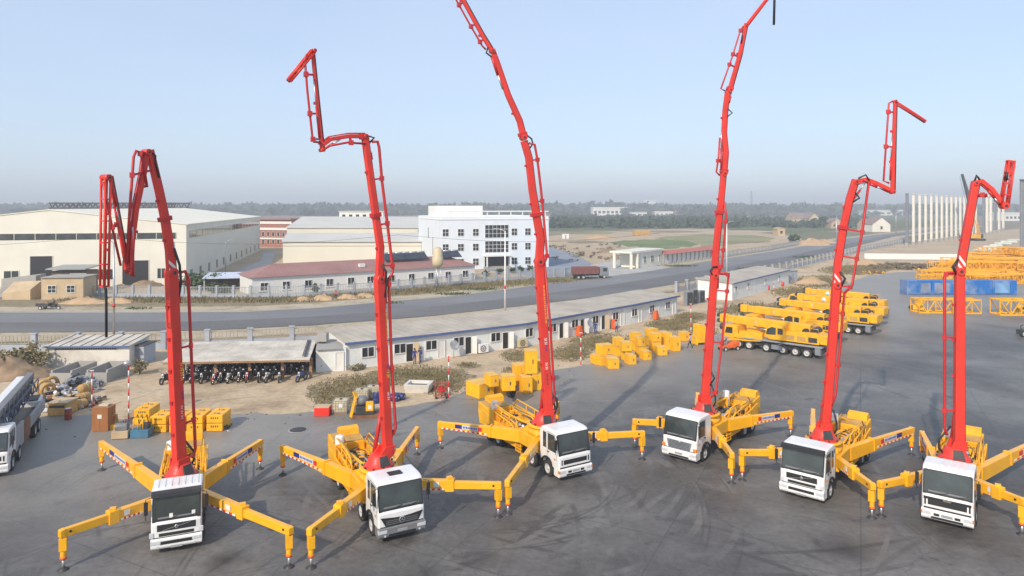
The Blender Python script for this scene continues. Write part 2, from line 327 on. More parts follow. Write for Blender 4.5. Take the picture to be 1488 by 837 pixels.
add_marks(M['yard'], [(G(x, y).x, G(x, y).y, 0, w_) for x, y, w_ in ((238, 806, .7), (440, 785, .6), (592, 789, 1.0), (575, 800, .5), (818, 707, .6), (850, 700, 1.2), (1128, 738, .7), (1165, 735, 1.5), (1352, 773, .7), (700, 812, 1.7), (745, 822, 1.2), (960, 770, 2.2), (1230, 800, 2.5), (620, 830, 1.4), (330, 815, 1.2), (990, 690, 1.6), (1390, 780, 1.6))], (.028, .025, .023), .85, .95)  # oil and damp spots; those under the trucks also paint in contact shadow
def add_cracks(m, scale, thr, col, amt):
    n = m.node_tree.nodes; l = m.node_tree.links; b = n['Principled BSDF']; src = b.inputs['Base Color'].links[0].from_socket
    g = n.new('ShaderNodeNewGeometry'); nz = n.new('ShaderNodeTexNoise'); nz.inputs['Scale'].default_value = .5; nz.inputs['Detail'].default_value = 5; l.new(g.outputs['Position'], nz.inputs['Vector'])
    mv = n.new('ShaderNodeVectorMath'); mv.operation = 'MULTIPLY_ADD'; mv.inputs[1].default_value = (2.2, 2.2, 0); l.new(nz.outputs['Color'], mv.inputs[0]); l.new(g.outputs['Position'], mv.inputs[2])
    vo = n.new('ShaderNodeTexVoronoi'); vo.feature = 'DISTANCE_TO_EDGE'; vo.inputs['Scale'].default_value = scale; l.new(mv.outputs[0], vo.inputs['Vector'])
    lt = n.new('ShaderNodeMath'); lt.operation = 'LESS_THAN'; lt.inputs[1].default_value = thr; l.new(vo.outputs['Distance'], lt.inputs[0])
    ml = n.new('ShaderNodeMath'); ml.operation = 'MULTIPLY'; ml.inputs[1].default_value = amt; l.new(lt.outputs[0], ml.inputs[0])
    mi = n.new('ShaderNodeMix'); mi.data_type = 'RGBA'; l.new(ml.outputs[0], mi.inputs[0]); l.new(src, mi.inputs[6]); mi.inputs[7].default_value = (*col, 1); l.new(mi.outputs[2], b.inputs['Base Color'])
add_cracks(M['yard'], .09, .004, (.05, .047, .044), .28)
rr_ = random.Random(12); thin = []
for k in range(9):
    cx, cy = rr_.uniform(-22, 30), rr_.uniform(8, 50); r = rr_.uniform(7, 24); thin += [(cx, cy, r, .09), (cx, cy, r + .32, .09), (cx, cy, r + 2.0, .09)]
add_marks(M['yard'], thin, (.05, .047, .045), .6, .5)
add_blotch(M['yard'], 1.7, 0.68, 0.74, (0.035, 0.033, 0.03), 0.7, (51, 4, 0))
def add_dust(m, origin, normal, s0, s1, col, amt):   # settled dust that thickens towards the dirt edge
    n = m.node_tree.nodes; l = m.node_tree.links; b = n['Principled BSDF']; src = b.inputs['Base Color'].links[0].from_socket
    g = n.new('ShaderNodeNewGeometry'); su = n.new('ShaderNodeVectorMath'); su.operation = 'SUBTRACT'; su.inputs[1].default_value = origin; l.new(g.outputs['Position'], su.inputs[0])
    d = n.new('ShaderNodeVectorMath'); d.operation = 'DOT_PRODUCT'; d.inputs[1].default_value = normal; l.new(su.outputs[0], d.inputs[0])
    nz = n.new('ShaderNodeTexNoise'); nz.inputs['Scale'].default_value = 0.13; nz.inputs['Detail'].default_value = 8; l.new(g.outputs['Position'], nz.inputs['Vector'])
    ad = n.new('ShaderNodeMath'); ad.operation = 'MULTIPLY_ADD'; ad.inputs[1].default_value = 22; l.new(nz.outputs['Fac'], ad.inputs[0]); l.new(d.outputs['Value'], ad.inputs[2])
    mr = n.new('ShaderNodeMapRange'); mr.inputs[1].default_value = s0 + 11; mr.inputs[2].default_value = s1 + 11; mr.inputs[3].default_value = 0; mr.inputs[4].default_value = amt; l.new(ad.outputs[0], mr.inputs[0])
    mi = n.new('ShaderNodeMix'); mi.data_type = 'RGBA'; l.new(mr.outputs[0], mi.inputs[0]); l.new(src, mi.inputs[6]); mi.inputs[7].default_value = (*col, 1); l.new(mi.outputs[2], b.inputs['Base Color'])
add_dust(M['yard'], (-7, 58, 0), (-.54, .84, 0), -13, 5, (0.33, 0.305, 0.268), 0.62)
M['road'] = ground_mat('road_asphalt', [(0.3, (0.15, 0.15, 0.158)), (0.55, (0.20, 0.20, 0.205)), (0.75, (0.25, 0.247, 0.245))], 0.05, rough=0.7, bump=0.15, bscale=6, fine=2.0, fineamt=0.07, stretch=(0.35, 1, 1))
M['lane'] = ground_mat('darker_lane_asphalt', [(0.3, (0.115, 0.113, 0.116)), (0.55, (0.15, 0.147, 0.148)), (0.75, (0.20, 0.195, 0.19))], 0.06, rough=0.75, bump=0.15, bscale=6, fine=2.0, fineamt=0.1, stretch=(0.3, 1, 1))
M['verge'] = ground_mat('sandy_verge', [(0.32, (0.28, 0.23, 0.15)), (0.5, (0.42, 0.36, 0.265)), (0.7, (0.48, 0.42, 0.32))], 0.25, bump=0.4, bscale=2.0, fine=2.0)
M['weeds'] = ground_mat('weedy_soil', [(0.32, (0.15, 0.125, 0.07)), (0.5, (0.27, 0.22, 0.14)), (0.68, (0.19, 0.165, 0.085))], 0.5, bump=0.6, bscale=2.0, fine=2.5, fineamt=0.25)
M['green'] = ground_mat('green_field', [(0.35, (0.10, 0.155, 0.05)), (0.52, (0.15, 0.20, 0.075)), (0.68, (0.24, 0.235, 0.125))], 0.035, bump=0.2, bscale=1, fine=0.6)
M['palegrass'] = ground_mat('pale_field', [(0.35, (0.20, 0.21, 0.09)), (0.55, (0.28, 0.26, 0.14)), (0.75, (0.30, 0.27, 0.17))], 0.03, bump=0.2, bscale=1, fine=0.6)
M['sand'] = ground_mat('bare_sand', [(0.35, (0.38, 0.29, 0.19)), (0.55, (0.46, 0.365, 0.25)), (0.75, (0.50, 0.41, 0.30))], 0.06, bump=0.3, bscale=0.6, fine=0.7)
M['paving'] = ground_mat('pale_concrete_paving', [(0.35, (0.36, 0.36, 0.35)), (0.6, (0.44, 0.435, 0.42))], 0.1, bump=0.1, bscale=2, fine=0.7)
M['bluepave'] = ground_mat('blue_grey_paving', [(0.35, (0.21, 0.24, 0.29)), (0.6, (0.26, 0.29, 0.34))], 0.1, bump=0.1, bscale=2, fine=0.7)
M['field'] = ground_mat('far_green_field', [(0.35, (0.075, 0.10, 0.04)), (0.55, (0.115, 0.14, 0.06)), (0.75, (0.17, 0.165, 0.09))], 0.02, bump=0.1, bscale=1, fine=0.3)
# ---------------------------------------------------------------- the setting: ground sheets
def sheet(name, pts, z, m):
    o = MB().face([(p[0], p[1], z) for p in pts]).build(name, m)
    bm = bmesh.new(); bm.from_mesh(o.data); bmesh.ops.triangulate(bm, faces=bm.faces); bm.normal_update()
    for f in bm.faces:
        if f.normal.z < 0: f.normal_flip()
    bm.to_mesh(o.data); bm.free()
    return struct(o)
def pp(*px): return [G(x, y) for x, y in px]
gx = [-4200, -1500, -500, -150, -60, 0, 60, 150, 500, 1500, 4200]; gy = [-60, 0, 60, 150, 400, 1000, 2200, 4300]
mb = MB(); mb.add([(x, y, 0) for y in gy for x in gx], [(j * 11 + i, j * 11 + i + 1, j * 11 + i + 12, j * 11 + i + 11) for j in range(7) for i in range(10)])
struct(mb.build('ground', M['terrain']))
FP = pp((-260, 513), (0, 512), (55, 511), (233, 508), (352, 503), (468, 497), (616, 479), (735, 461), (860, 443), (983, 425), (1055, 409), (1150, 391), (1205, 377), (1260, 364), (1315, 353))
yard_edge = pp((-300, 610), (-60, 612), (60, 607), (130, 603), (200, 608), (330, 603), (470, 600), (560, 594), (640, 583), (690, 566), (740, 553), (790, 540), (845, 531), (920, 517), (1000, 498), (1080, 474), (1150, 447), (1210, 420), (1262, 401), (1300, 396), (1345, 394), (1500, 393), (1900, 393))
def jitter(pts, step, amp, seed):
    rn = random.Random(seed); out = []
    for a, b in zip(pts[:-1], pts[1:]):
        n = max(1, min(40, int((b - a).length / step))); d = (b - a).normalized(); nn = Vector((-d.y, d.x, 0))
        for k in range(n): out.append(a + (b - a) * k / n + nn * rn.gauss(0, amp) * (k > 0))
    return out + [pts[-1]]
yard_edge = jitter(yard_edge, 1.1, .28, 4)
sheet('compound_soil', [Vector((-110, 48, 0))] + FP + pp((1420, 372), (1900, 374)) + [Vector((190, 120, 0)), Vector((120, 60, 0)), Vector((0, 40, 0))], 0.02, M['dirt'])
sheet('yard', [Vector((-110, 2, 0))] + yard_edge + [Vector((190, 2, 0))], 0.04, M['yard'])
near = pp((-300, 485), (0, 484), (150, 483), (300, 481), (460, 473), (616, 461), (735, 448), (860, 433), (983, 413), (1060, 400), (1143, 386), (1208, 367.5), (1300, 343.6), (1420, 328))
far = pp((-300, 455.5), (0, 455), (200, 455), (360, 454), (470, 448), (542, 441.5), (669, 430.7), (820, 410.6), (860, 405.5), (935, 396), (1022, 381), (1140, 363), (1220, 348), (1300, 338.5), (1420, 325))
sheet('road', near + far[::-1], 0.10, M['road'])
midr = [n_ + (f_ - n_) * .46 for n_, f_ in zip(near, [G(a, b) for a, b in ((-300, 455.5), (0, 455), (150, 455), (300, 454.6), (450, 449), (600, 437), (740, 421), (860, 405.5), (985, 387), (1060, 376), (1140, 363), (1208, 350.5), (1300, 338.5), (1420, 325))])]
sheet('road_lane', near + midr[::-1], 0.112, M['lane'])
# paler worn edge strips and the kerb of the road's far side
def strip_mesh(name, pts, off0, off1, z0, z1, m, kind=True):
    mb = MB(); n = len(pts); P = []
    for i in range(n):
        a = pts[max(i - 1, 0)]; b = pts[min(i + 1, n - 1)]; t = (b - a); t.z = 0; t.normalize(); nn = Vector((-t.y, t.x, 0))
        P.append((pts[i] + nn * off0, pts[i] + nn * off1))
    q = [[Vector((a.x, a.y, z0)), Vector((b.x, b.y, z0)), Vector((b.x, b.y, z1)), Vector((a.x, a.y, z1))] for a, b in P]
    mb.loft(q); o = mb.build(name, m)
    return struct(o) if kind else o
strip_mesh('verge_strip', far[:8], 0.0, 6.5, -0.1, 0.07, M['verge'])
strip_mesh('verge_strip', far[8:], 0.0, 5.0, -0.1, 0.07, M['verge'])
strip_mesh('verge_strip', near, -6.0, 0.0, -0.1, 0.06, M['verge'])
strip_mesh('kerb', far[:8], 0.0, 0.3, 0.0, 0.18, M['concrete'])
strip_mesh('weed_strip', far[:8], 6.5, 16, -0.1, 0.05, M['weeds'])
FF = pp((-200, 431), (0, 431.5), (121, 431), (360, 432), (450, 430), (542, 424.6), (612, 418), (681, 411.5), (740, 407), (820, 402), (842, 399))
sheet('site_ground', pp((-200, 431), (0, 431), (121, 431), (360, 432), (542, 424), (681, 411), (830, 400), (900, 385), (797, 360), (600, 345), (0, 345), (-300, 345)), 0.03, M['sand'])
sheet('forecourt', pp((780, 402), (842, 396), (862, 384), (838, 371), (797, 358), (730, 356), (700, 392)), 0.06, M['bluepave'])
sheet('entrance_paving', pp((842, 404), (868, 403), (985, 389.5), (962, 388), (905, 378), (862, 384), (842, 395)), 0.08, M['paving'])
sheet('side_lane', pp((300, 414), (345, 414), (395, 383), (400, 366), (384, 366), (378, 380), (330, 400)), 0.06, M['paving'])
sheet('building_site', pp((797, 343), (850, 338), (960, 333), (1040, 333), (1165, 344), (1165, 354), (1040, 372), (905, 380), (860, 383), (820, 366), (797, 360)), 0.05, M['sand'])
sheet('green_field', pp((884, 352), (896, 351.2), (906, 349.3), (921, 349.8), (935, 348), (950, 348.6), (962, 346.6), (974, 348.4), (985, 348), (1001, 350.4), (1006, 352), (1016, 355.5), (1008, 357), (1003, 359.6), (990, 358.6), (985, 361), (962, 362.5), (950, 361), (935, 361.2), (925, 358.2), (912, 359), (905, 356), (893, 355.4)), 0.08, M['green'])
sheet('pale_field', pp((950, 346.5), (968, 343.5), (1000, 342), (1018, 340), (1060, 341.5), (1090, 341), (1128, 346.5), (1118, 349), (1120, 352), (1080, 354), (1040, 358.5), (1016, 362), (1019, 356), (1003, 350), (985, 347.6)), 0.08, M['palegrass'])
sheet('far_field', pp((1050, 313), (1180, 311), (1420, 309), (1420, 323), (1320, 331), (1230, 334), (1150, 339), (1050, 333)), 0.12, M['field'])
sheet('mid_field', pp((797, 318), (1050, 316), (1050, 330), (960, 332), (797, 336)), 0.12, M['field'])
sheet('works_ground', pp((1262, 379), (1316, 356), (1345, 348), (1500, 330), (1800, 332), (1800, 381)), 0.05, M['sand'])
for e in ((1010, 322, 60, 2.2, M['field']), (860, 339, 40, 1.6, M['palegrass']), (1090, 337, 50, 2, M['sand']), (925, 371, 30, 2.5, M['weeds']), (850, 352, 30, 2, M['weeds']), (1070, 352, 40, 1.5, M['weeds']), (960, 336.5, 60, 1.5, M['weeds'])):
    rn_ = random.Random(int(e[0])); sheet('field_patch', [G(e[0] + math.cos(k / 20 * 6.283) * e[2] * rn_.uniform(.6, 1.2), e[1] + math.sin(k / 20 * 6.283) * e[3] * rn_.uniform(.6, 1.2)) for k in range(20)], .14 + e[0] * 1e-5, e[4])
sheet('field_track', pp((820, 314.5), (1060, 312), (1500, 310), (1500, 311.5), (1060, 314), (820, 317)), 0.2, M['palegrass'])

# ---------------------------------------------------------------- vegetation
def leaves(mb, c, rad, n, size, m=0, clumps=0, rnd=random):
    c = Vector(c); cl = []
    for _ in range(clumps):
        while True:
            p = Vector((rnd.uniform(-1, 1), rnd.uniform(-1, 1), rnd.uniform(-1, 1)))
            if p.length < 1: break
        cl.append(p * 0.78)
    for _ in range(n):
        if cl:
            q = rnd.choice(cl) + Vector((rnd.gauss(0, .19), rnd.gauss(0, .19), rnd.gauss(0, .17)))
        else:
            q = Vector((rnd.gauss(0, .42), rnd.gauss(0, .42), rnd.gauss(0, .42)))
        p = c + Vector((q.x * rad[0], q.y * rad[1], q.z * rad[2]))
        a = Vector((rnd.gauss(0, 1), rnd.gauss(0, 1), rnd.gauss(0, 1))).normalized(); b = a.orthogonal().normalized()
        s = size * rnd.uniform(.6, 1.4)
        mb.add([p - a * s, p + b * s * .6, p + a * s, p - b * s * .6], [(0, 1, 2, 3)], m)
def grass(mb, pt_fn, n, h, m=0, wd=0.05, rnd=random):
    for _ in range(n):
        p = pt_fn()
        if p is None: continue
        a = rnd.uniform(0, math.pi); d = Vector((math.cos(a), math.sin(a), 0)); hh = h * rnd.uniform(.4, 1.3)
        ln = Vector((rnd.gauss(0, .35), rnd.gauss(0, .35), 0)) * hh
        mb.add([p - d * wd, p + d * wd, p + ln + Vector((0, 0, hh))], [(0, 1, 2)], m)
def patch(name, px_ellipses, dens, h, m, label, wd=0.07):
    mb = MB()
    for (x, y, rx, ry) in px_ellipses:
        def fn():
            u, v = random.gauss(0, .5), random.gauss(0, .5)
            if u * u + v * v > 1.1: return None
            return G(x + u * rx, y + v * ry) + Vector((0, 0, .02))
        c = G(x, y); area = rx * ry * c.y / 1000 * (G(x, y - 1).y - c.y)
        grass(mb, fn, int(min(5000, dens * area * 3.1)), h, 0, wd)
    o = mb.build(name, m); tag(o, label, 'grass', kind='stuff'); return o
patch('dry_grass', [(490, 572, 45, 22), (530, 556, 45, 14), (610, 546, 70, 16), (640, 556, 40, 20), (752, 518, 26, 10), (680, 531, 16, 5), (745, 540, 20, 7)], 40, 0.15, M['dryleaf'], 'dry olive weeds on the dirt in front of the long white hut', 0.08)
patch('dry_grass', [(830, 514, 30, 12), (880, 499, 55, 14), (975, 473, 38, 9), (1000, 462, 25, 8), (1020, 482, 25, 8)], 34, 0.17, M['dryleaf'], 'dry olive weeds behind the far row of yellow boxes', 0.10)
patch('dry_grass', [(1100, 450, 60, 10), (1190, 410, 40, 9), (1240, 393, 50, 7), (1300, 388, 40, 5), (1160, 425, 40, 8)], 9, 0.4, M['dryleaf'], 'yellowish weeds on the slope behind the mobile cranes', 0.14)
patch('verge_weeds', [(x, 437 if x < 420 else 437 - (x - 420) * .075, 45, 4.5) for x in range(120, 830, 45)], 7, 0.55, M['dryleaf'], 'rough weeds along the far verge in front of the grey fence', 0.12)
patch('road_grass', [(700, 421, 30, 2), (660, 428, 30, 2), (800, 409, 26, 1.6), (565, 441, 22, 2), (990, 387, 26, 1.4), (1110, 391, 40, 2), (1180, 374, 30, 2), (200, 449, 20, 1.5), (850, 405, 20, 2)], 12, 0.4, M['leaf'], 'green grass tufts along the edges of the road', 0.12)

def weed_bed(px, py, rx, ry, seed):                 # trampled weedy soil under the grass
    rn = random.Random(seed); pts = []
    for k in range(28):
        a = k / 28 * 6.283; f = rn.uniform(.72, 1.15); pts.append(G(px + math.cos(a) * rx * f, py + math.sin(a) * ry * f))
    sheet('weed_bed', pts, .03 + seed * .0007, M['weeds'])
for i, e in enumerate([(490, 573, 46, 17), (530, 556, 45, 10), (612, 546, 72, 13), (645, 556, 34, 14), (752, 518, 25, 7), (681, 531, 18, 4), (830, 512, 28, 8), (880, 499, 55, 10), (978, 472, 44, 8), (1010, 460, 30, 6), (1100, 450, 60, 7), (1190, 410, 45, 7), (1245, 391, 50, 6)]): weed_bed(*e, i)
def shrub(px, py, rx, rz, n, size, m, label, group=None, name='shrub', clumps=14):
    g = G(px, py)
    t = thing(name, g, 0, label, 'shrub', group)
    mb = MB(); leaves(mb, (0, 0, rz), (rx, rx, rz), n, size, 0, clumps)
    mb.build('foliage', m, t)
    st = MB()
    for k in range(4): st.tube([(0, 0, 0), (random.uniform(-.4, .4) * rx, random.uniform(-.4, .4) * rx, rz * 1.1)], .05, 5)
    st.build('stem', M['bark'], t)
    return t
def tree(px, py, h, cr, label, m, group, n=1400, size=.5, name='tree'):
    g = G(px, py); t = thing(name, g, random.uniform(0, 6), label, 'tree', group)
    mb = MB(); mb.tube([(0, 0, 0), (.1, .05, h * .4), (.0, .1, h * .8)], .28, 7, 0, .06)
    for k in range(6):
        a = k * 1.05 + random.uniform(-.3, .3); z = h * random.uniform(.35, .6)
        mb.tube([(0, 0, z), (math.cos(a) * cr * .7, math.sin(a) * cr * .7, z + h * .22)], .1, 5, 0, .03)
    mb.build('trunk', M['bark'], t)
    mb = MB(); leaves(mb, (0, 0, h * .65), (cr, cr, h * .38), n, size, 0, 26); mb.build('crown', m, t)
    return t
shrub(28, 536, 2.0, 1.4, 500, .2, M['dryleaf'], 'brown dry shrub on the earth bank at the left edge')
shrub(50, 540, 1.5, 1.6, 700, .14, M['dryleaf'], 'rounded olive shrub against the left end of the whitewashed hut', name='shrub')
shrub(203, 544, .9, .8, 300, .12, M['dryleaf'], 'small dry bush right of the whitewashed hut')
shrub(297, 420, 5.0, 2.0, 900, .4, M['leaf'], 'wide green bush behind the grey fence below the big cream hall')
shrub(318, 428, 2.6, 1.2, 400, .3, M['leaf'], 'low green bush left of the blue canopy by the fence')
shrub(467, 538, .8, .5, 300, .1, M['leaf'], 'small flowering green bush at the white hut annex wall')
shrub(516, 538, 1.0, .35, 300, .1, M['dryleaf'], 'flat dry bush at the foot of the white hut wall')
for i, (x, y) in enumerate([(706, 402), (726, 399), (745, 397), (757, 395), (770, 394)]):
    shrub(x, y, 1.0, .8, 220, .25, M['leaf'], 'small clipped bush in front of the blue white office, %s from the left' % ['first', 'second', 'third', 'fourth', 'fifth'][i], 'bushes in front of the office')
shrub(459, 426, .8, 1.0, 260, .2, M['leaf'], 'young bright green sapling before the red roofed building', name='sapling')
shrub(1155, 352, 3.0, 2.0, 400, .5, M['leaf'], 'dark green bush at the right end of the far picket fence')
for i, (x, y, h, cr, lb) in enumerate([(394, 316, 15, 7, 'grey green tree rising behind the reddish building'), (447, 317, 13, 11, 'dark green tree behind the grey roofed beige hall'), (1197, 329, 8, 3.4, 'dark green tree beside the pinkish farmhouse'), (1207, 330, 7, 3, 'smaller green tree right of the farmhouse tree'),
        (1214, 309, 30, 11, 'tall grey green tree on the far plain'), (1221, 309, 27, 9, 'tall tree touching its taller neighbour on the far plain'), (30, 316, 15, 14, 'dark tree clump behind the left end of the cream hall'), (52, 316, 14, 11, 'dark rounded tree right of the clump behind the cream hall')]):
    tree(x, y, h, cr, lb, M['leaf_dark'], 'trees on the plain behind the buildings', 1500, .7 if y > 320 else 1.1)
# far woods, hedges and scrub that read as one mass
def wood(name, label, spots, m, hmin, hmax, leaf):
    mb = MB()
    for x, y, r in spots:
        h = random.uniform(hmin, hmax)
        leaves(mb, (x, y, h * .45), (r, r, h * .62), 42, leaf, 0, 5)
    o = mb.build(name, m); tag(o, label, 'wood', kind='stuff'); return o
sp = []
for k in range(2600):
    d = random.choice([random.uniform(1250, 1700), random.uniform(1700, 2600), random.uniform(2400, 3400)])
    sp.append((random.uniform(-.86, .86) * d, d, random.uniform(14, 30)))
wood('far_wood', 'hazy blue green belt of woodland along the horizon', sp, M['leaf_dark'], 14, 23, 7.5)
sp = []
for k in range(760):
    px = random.uniform(797, 1060) if k < 560 else random.uniform(1060, 1260); py = 317 + 15 * random.random() ** 1.3
    g = G(px, py); sp.append((g.x, g.y, random.uniform(4, 10)))
wood('hedge_scrub', 'dark green scrub and hedges in the middle distance beyond the road', sp, M['leaf_dark'], 3, 7.5, 1.6)
sp = []
for k in range(34):
    g = G(random.uniform(795, 905), random.uniform(366, 380) if k % 2 else random.uniform(356, 364)); sp.append((g.x, g.y, random.uniform(1, 2.2)))
for k in range(90):
    g = G(random.uniform(1262, 1400), random.uniform(386, 392)); sp.append((g.x, g.y, random.uniform(.8, 1.8)))
wood('brown_scrub', 'brown scrub tangles by the building site and along the white wall', sp, M['scrub'], .6, 1.6, .26)
def heap(name, px, py, rx, ry, h, m, label, cat='heap', group=None, seed=1):
    g = G(px, py); rn = random.Random(seed); mb = MB(); n = 26; q = []
    prof = [(1.0, 0), (.86, .16), (.68, .40), (.5, .63), (.32, .83), (.16, .95), (.03, 1)]
    for r, z in prof:
        q.append([Vector((math.cos(6.283 * j / n) * r * rx * rn.uniform(.80, 1.16), math.sin(6.283 * j / n) * r * ry * rn.uniform(.80, 1.16), z * h * rn.uniform(.72, 1.2) if z else -.05)) for j in range(n)])
    mb.loft(q, 0, True, True)
    o = mb.build(name, m, None, 0, g); tag(o, label, cat, group); return o
heap('earth_heap', 5, 545, 5.5, 3.2, 1.7, M['earth'], 'brown earth bank at the left edge behind the white pump truck', seed=2)
heap('earth_heap', 212, 604, 1.6, 1.1, .7, M['earth'], 'small dark soil heap behind the brown cabinet', seed=9)
heap('sand_heap', 192, 413, 6, 4, 1.6, M['earth'], 'brown soil heap before the open hall doorway', group='soil heaps by the hall', seed=3)
heap('sand_heap', 212, 416, 4, 3, 1.2, M['earth'], 'smaller soil heap right of the one at the hall doorway', group='soil heaps by the hall', seed=4)
heap('sand_heap', 125, 441, 5, 1.8, 1.1, M['sandheap'], 'sand mound on the verge right of the motor tricycle', group='mounds on the far verge', seed=5)
heap('sand_heap', 172, 440, 4, 1.6, .9, M['sandheap'], 'sand mound on the verge behind the thin grey lamp mast', group='mounds on the far verge', seed=6)
heap('sand_heap', 470, 436, 2.6, 1.5, 1.0, M['sandheap'], 'orange soil mound on the verge beside the man in red', group='mounds on the far verge', seed=7)
heap('sand_heap', 440, 437, 2.0, 1.3, .7, M['sandheap'], 'low soil mound at the left end of the orange mounds', group='mounds on the far verge', seed=8)
heap('sand_heap', 505, 434, 2.6, 1.3, .8, M['sandheap'], 'soil mound right of the man in red', group='mounds on the far verge', seed=11)
heap('sand_heap', 530, 432, 2.4, 1.3, .8, M['sandheap'], 'soil mound just left of the second red boom', group='mounds on the far verge', seed=12)
heap('sand_heap', 1180, 356, 9, 8, 2.8, M['sandheap'], 'tall orange sand heap beside the far end of the road', seed=13)
heap('sand_heap', 1198, 353, 7, 6, 1.6, M['sandheap'], 'lower orange sand heap right of the tall one', seed=14)
heap('rubble_heap', 885, 367, 5, 4, 1.5, M['earth'], 'brown rubble heap on the building site beyond the forecourt', seed=15)
heap('rubble_heap', 872, 347, 9, 6, 2.2, M['sandheap'], 'sandy heap left of the stacked brick block', seed=16)
heap('sand_heap', 1178, 413, 4, 3, 1.6, M['sandheap'], 'pale sand heap behind the yellow mobile cranes', seed=17)
heap('sand_heap', 1258, 384, 6, 3.5, 1.5, M['sandheap'], 'flat sand heap at the left end of the white wall', seed=18)

# ---------------------------------------------------------------- fences
def fence(name, label, pts, every, postw, posth, wallh, wall_m, picket_m, post_m, picks=.3, gaps=()):
    t = thing(name, pts[0], 0, label, 'fence'); o0 = Vector(pts[0])
    wl = MB(); pk = MB(); dist = 0; nxt = 0
    first = None
    for a, b in zip(pts[:-1], pts[1:]):
        L = (b - a).length; d = (b - a).normalized(); ang = math.atan2(d.y, d.x)
        if wallh: wl.box((a + b) / 2 - o0 + Vector((0, 0, wallh / 2)), (L, .24, wallh), 0, ang)
        s = nxt - dist
        while s < L:
            p = a + d * s - o0
            if first is None:
                first = MB().box((0, 0, posth / 2), (postw, postw, posth)).box((0, 0, posth + .05), (postw * 1.25, postw * 1.25, .1)).build('post', post_m, t, .02)
                first.location = p; first.rotation_euler = (0, 0, ang)
            else:
                c = first.copy(); C.objects.link(c); c.parent = t; c.location = p; c.rotation_euler = (0, 0, ang)
            s += every; nxt += every
        dist += L
        top = posth * .9
        for z in (top, wallh + .12): pk.beam(a - o0 + Vector((0, 0, z)), b - o0 + Vector((0, 0, z)), .08, .09)
        for k in range(int(L / picks)):
            p = a + d * (k + .5) * picks - o0
            pk.box((p.x, p.y, (wallh + top) / 2 + .05), (.07, .06, top - wallh), 0, ang)
    if wallh: wl.build('wall', wall_m, t)
    pk.build('pickets', picket_m, t)
    return t
M['picket'] = mat('precast_picket', (0.34, 0.29, 0.22), 0.8, 0.15, 1.0)
M['picket_grey'] = mat('grey_picket', (0.34, 0.36, 0.38), 0.7, 0.1, 1.0)
fence('compound_fence', 'near side roadside fence with pale posts and low blue grey wall behind the motorcycle shed', FP[:6], 4.85, .55, 2.1, .85, M['bluegrey'], M['picket'], M['bluegrey'], .42)
fence('compound_fence', 'near side roadside fence with pale posts running from the long hut past the mobile cranes', FP[9:], 4.85, .55, 2.1, .85, M['bluegrey'], M['picket'], M['bluegrey'], .42)
fence('site_fence', 'grey fence with thin pickets across the road before the cream hall and red roofed building', FF, 3.2, .42, 2.1, .55, M['bluegrey'], M['picket_grey'], M['bluegrey'], .3)
fence('field_fence', 'grey picket fence running along the far side of the road past the gatehouse wall', pp((1036, 377), (1080, 370), (1120, 364), (1162, 356)), 3.6, .3, 2.1, .4, M['concrete'], M['picket_grey'], M['concrete'], .35)
# ---------------------------------------------------------------- buildings
def V2(a): return Vector((a[0], a[1], 0))
def facade_normal(A, B):
    d = (V2(B) - V2(A)).normalized(); n = Vector((-d.y, d.x, 0)); mid = (V2(A) + V2(B)) / 2
    return n if n.dot(-mid) > 0 else -n
def opening(par, A, B, t, w, z0, z1, name='window', mull=1, horiz=0, fm=None, gm=None, fw=.09, proud=.03, subs=True, sill=False):
    A = V2(A); B = V2(B); d = (B - A).normalized(); n = facade_normal(A, B); o = Vector(par.location)
    c = A + (B - A) * t - V2(o); ang = math.atan2(d.y, d.x); fm = fm or M['frame_white']; gm = gm or M['glass2']
    h = z1 - z0; mb = MB(); P = lambda s, z, dep: c + d * s + n * dep + Vector((0, 0, z))
    dep = proud + .03
    for s, wd, za, zb in [(-w / 2 + fw / 2, fw, z0, z1), (w / 2 - fw / 2, fw, z0, z1)]:
        mb.box(P(s, (za + zb) / 2, dep), (wd, .10, zb - za), 0, ang)
    for z in (z0 + fw / 2, z1 - fw / 2): mb.box(P(0, z, dep), (w - 2 * fw, .10, fw), 0, ang)
    for k in range(mull): mb.box(P(-w / 2 + w * (k + 1) / (mull + 1), (z0 + z1) / 2, dep), (fw * .7, .08, h - 2 * fw), 0, ang)
    for k in range(horiz): mb.box(P(0, z0 + h * (k + 1) / (horiz + 1), dep), (w - 2 * fw, .07, fw * .7), 0, ang)
    if sill: mb.box(P(0, z0 - .05, dep + .05), (w + .2, .2, .08), 0, ang)
    f = mb.build(name, fm, par)
    pb = MB().box(P(0, (z0 + z1) / 2, proud - .01), (w - fw, .06, h - fw), 0, ang)
    pb.build('pane' if 'door' not in name else 'door_leaf', gm, f)  # in open hut doorways this leaf is the black slab for the unlit room
    return f
def walls(par, pts, h, m, name='wall', hs=None):         # closed footprint ring of walls, flat top cap
    o = V2(par.location); mb = MB(); hs = hs or [h] * len(pts)
    mb.loft([[V2(p) - o for p in pts], [V2(p) - o + Vector((0, 0, hh)) for p, hh in zip(pts, hs)]])
    return mb.build(name, m, par)
def roof_slab(par, quad, th, m, name='roof'):            # quad of world 3-D points, given thickness downwards
    o = V2(par.location); mb = MB(); q = [Vector(p) - o for p in quad]
    mb.loft([[p - Vector((0, 0, th)) for p in q], q]); return mb.build(name, m, par)
def up(p, z): return Vector((p[0], p[1], z))

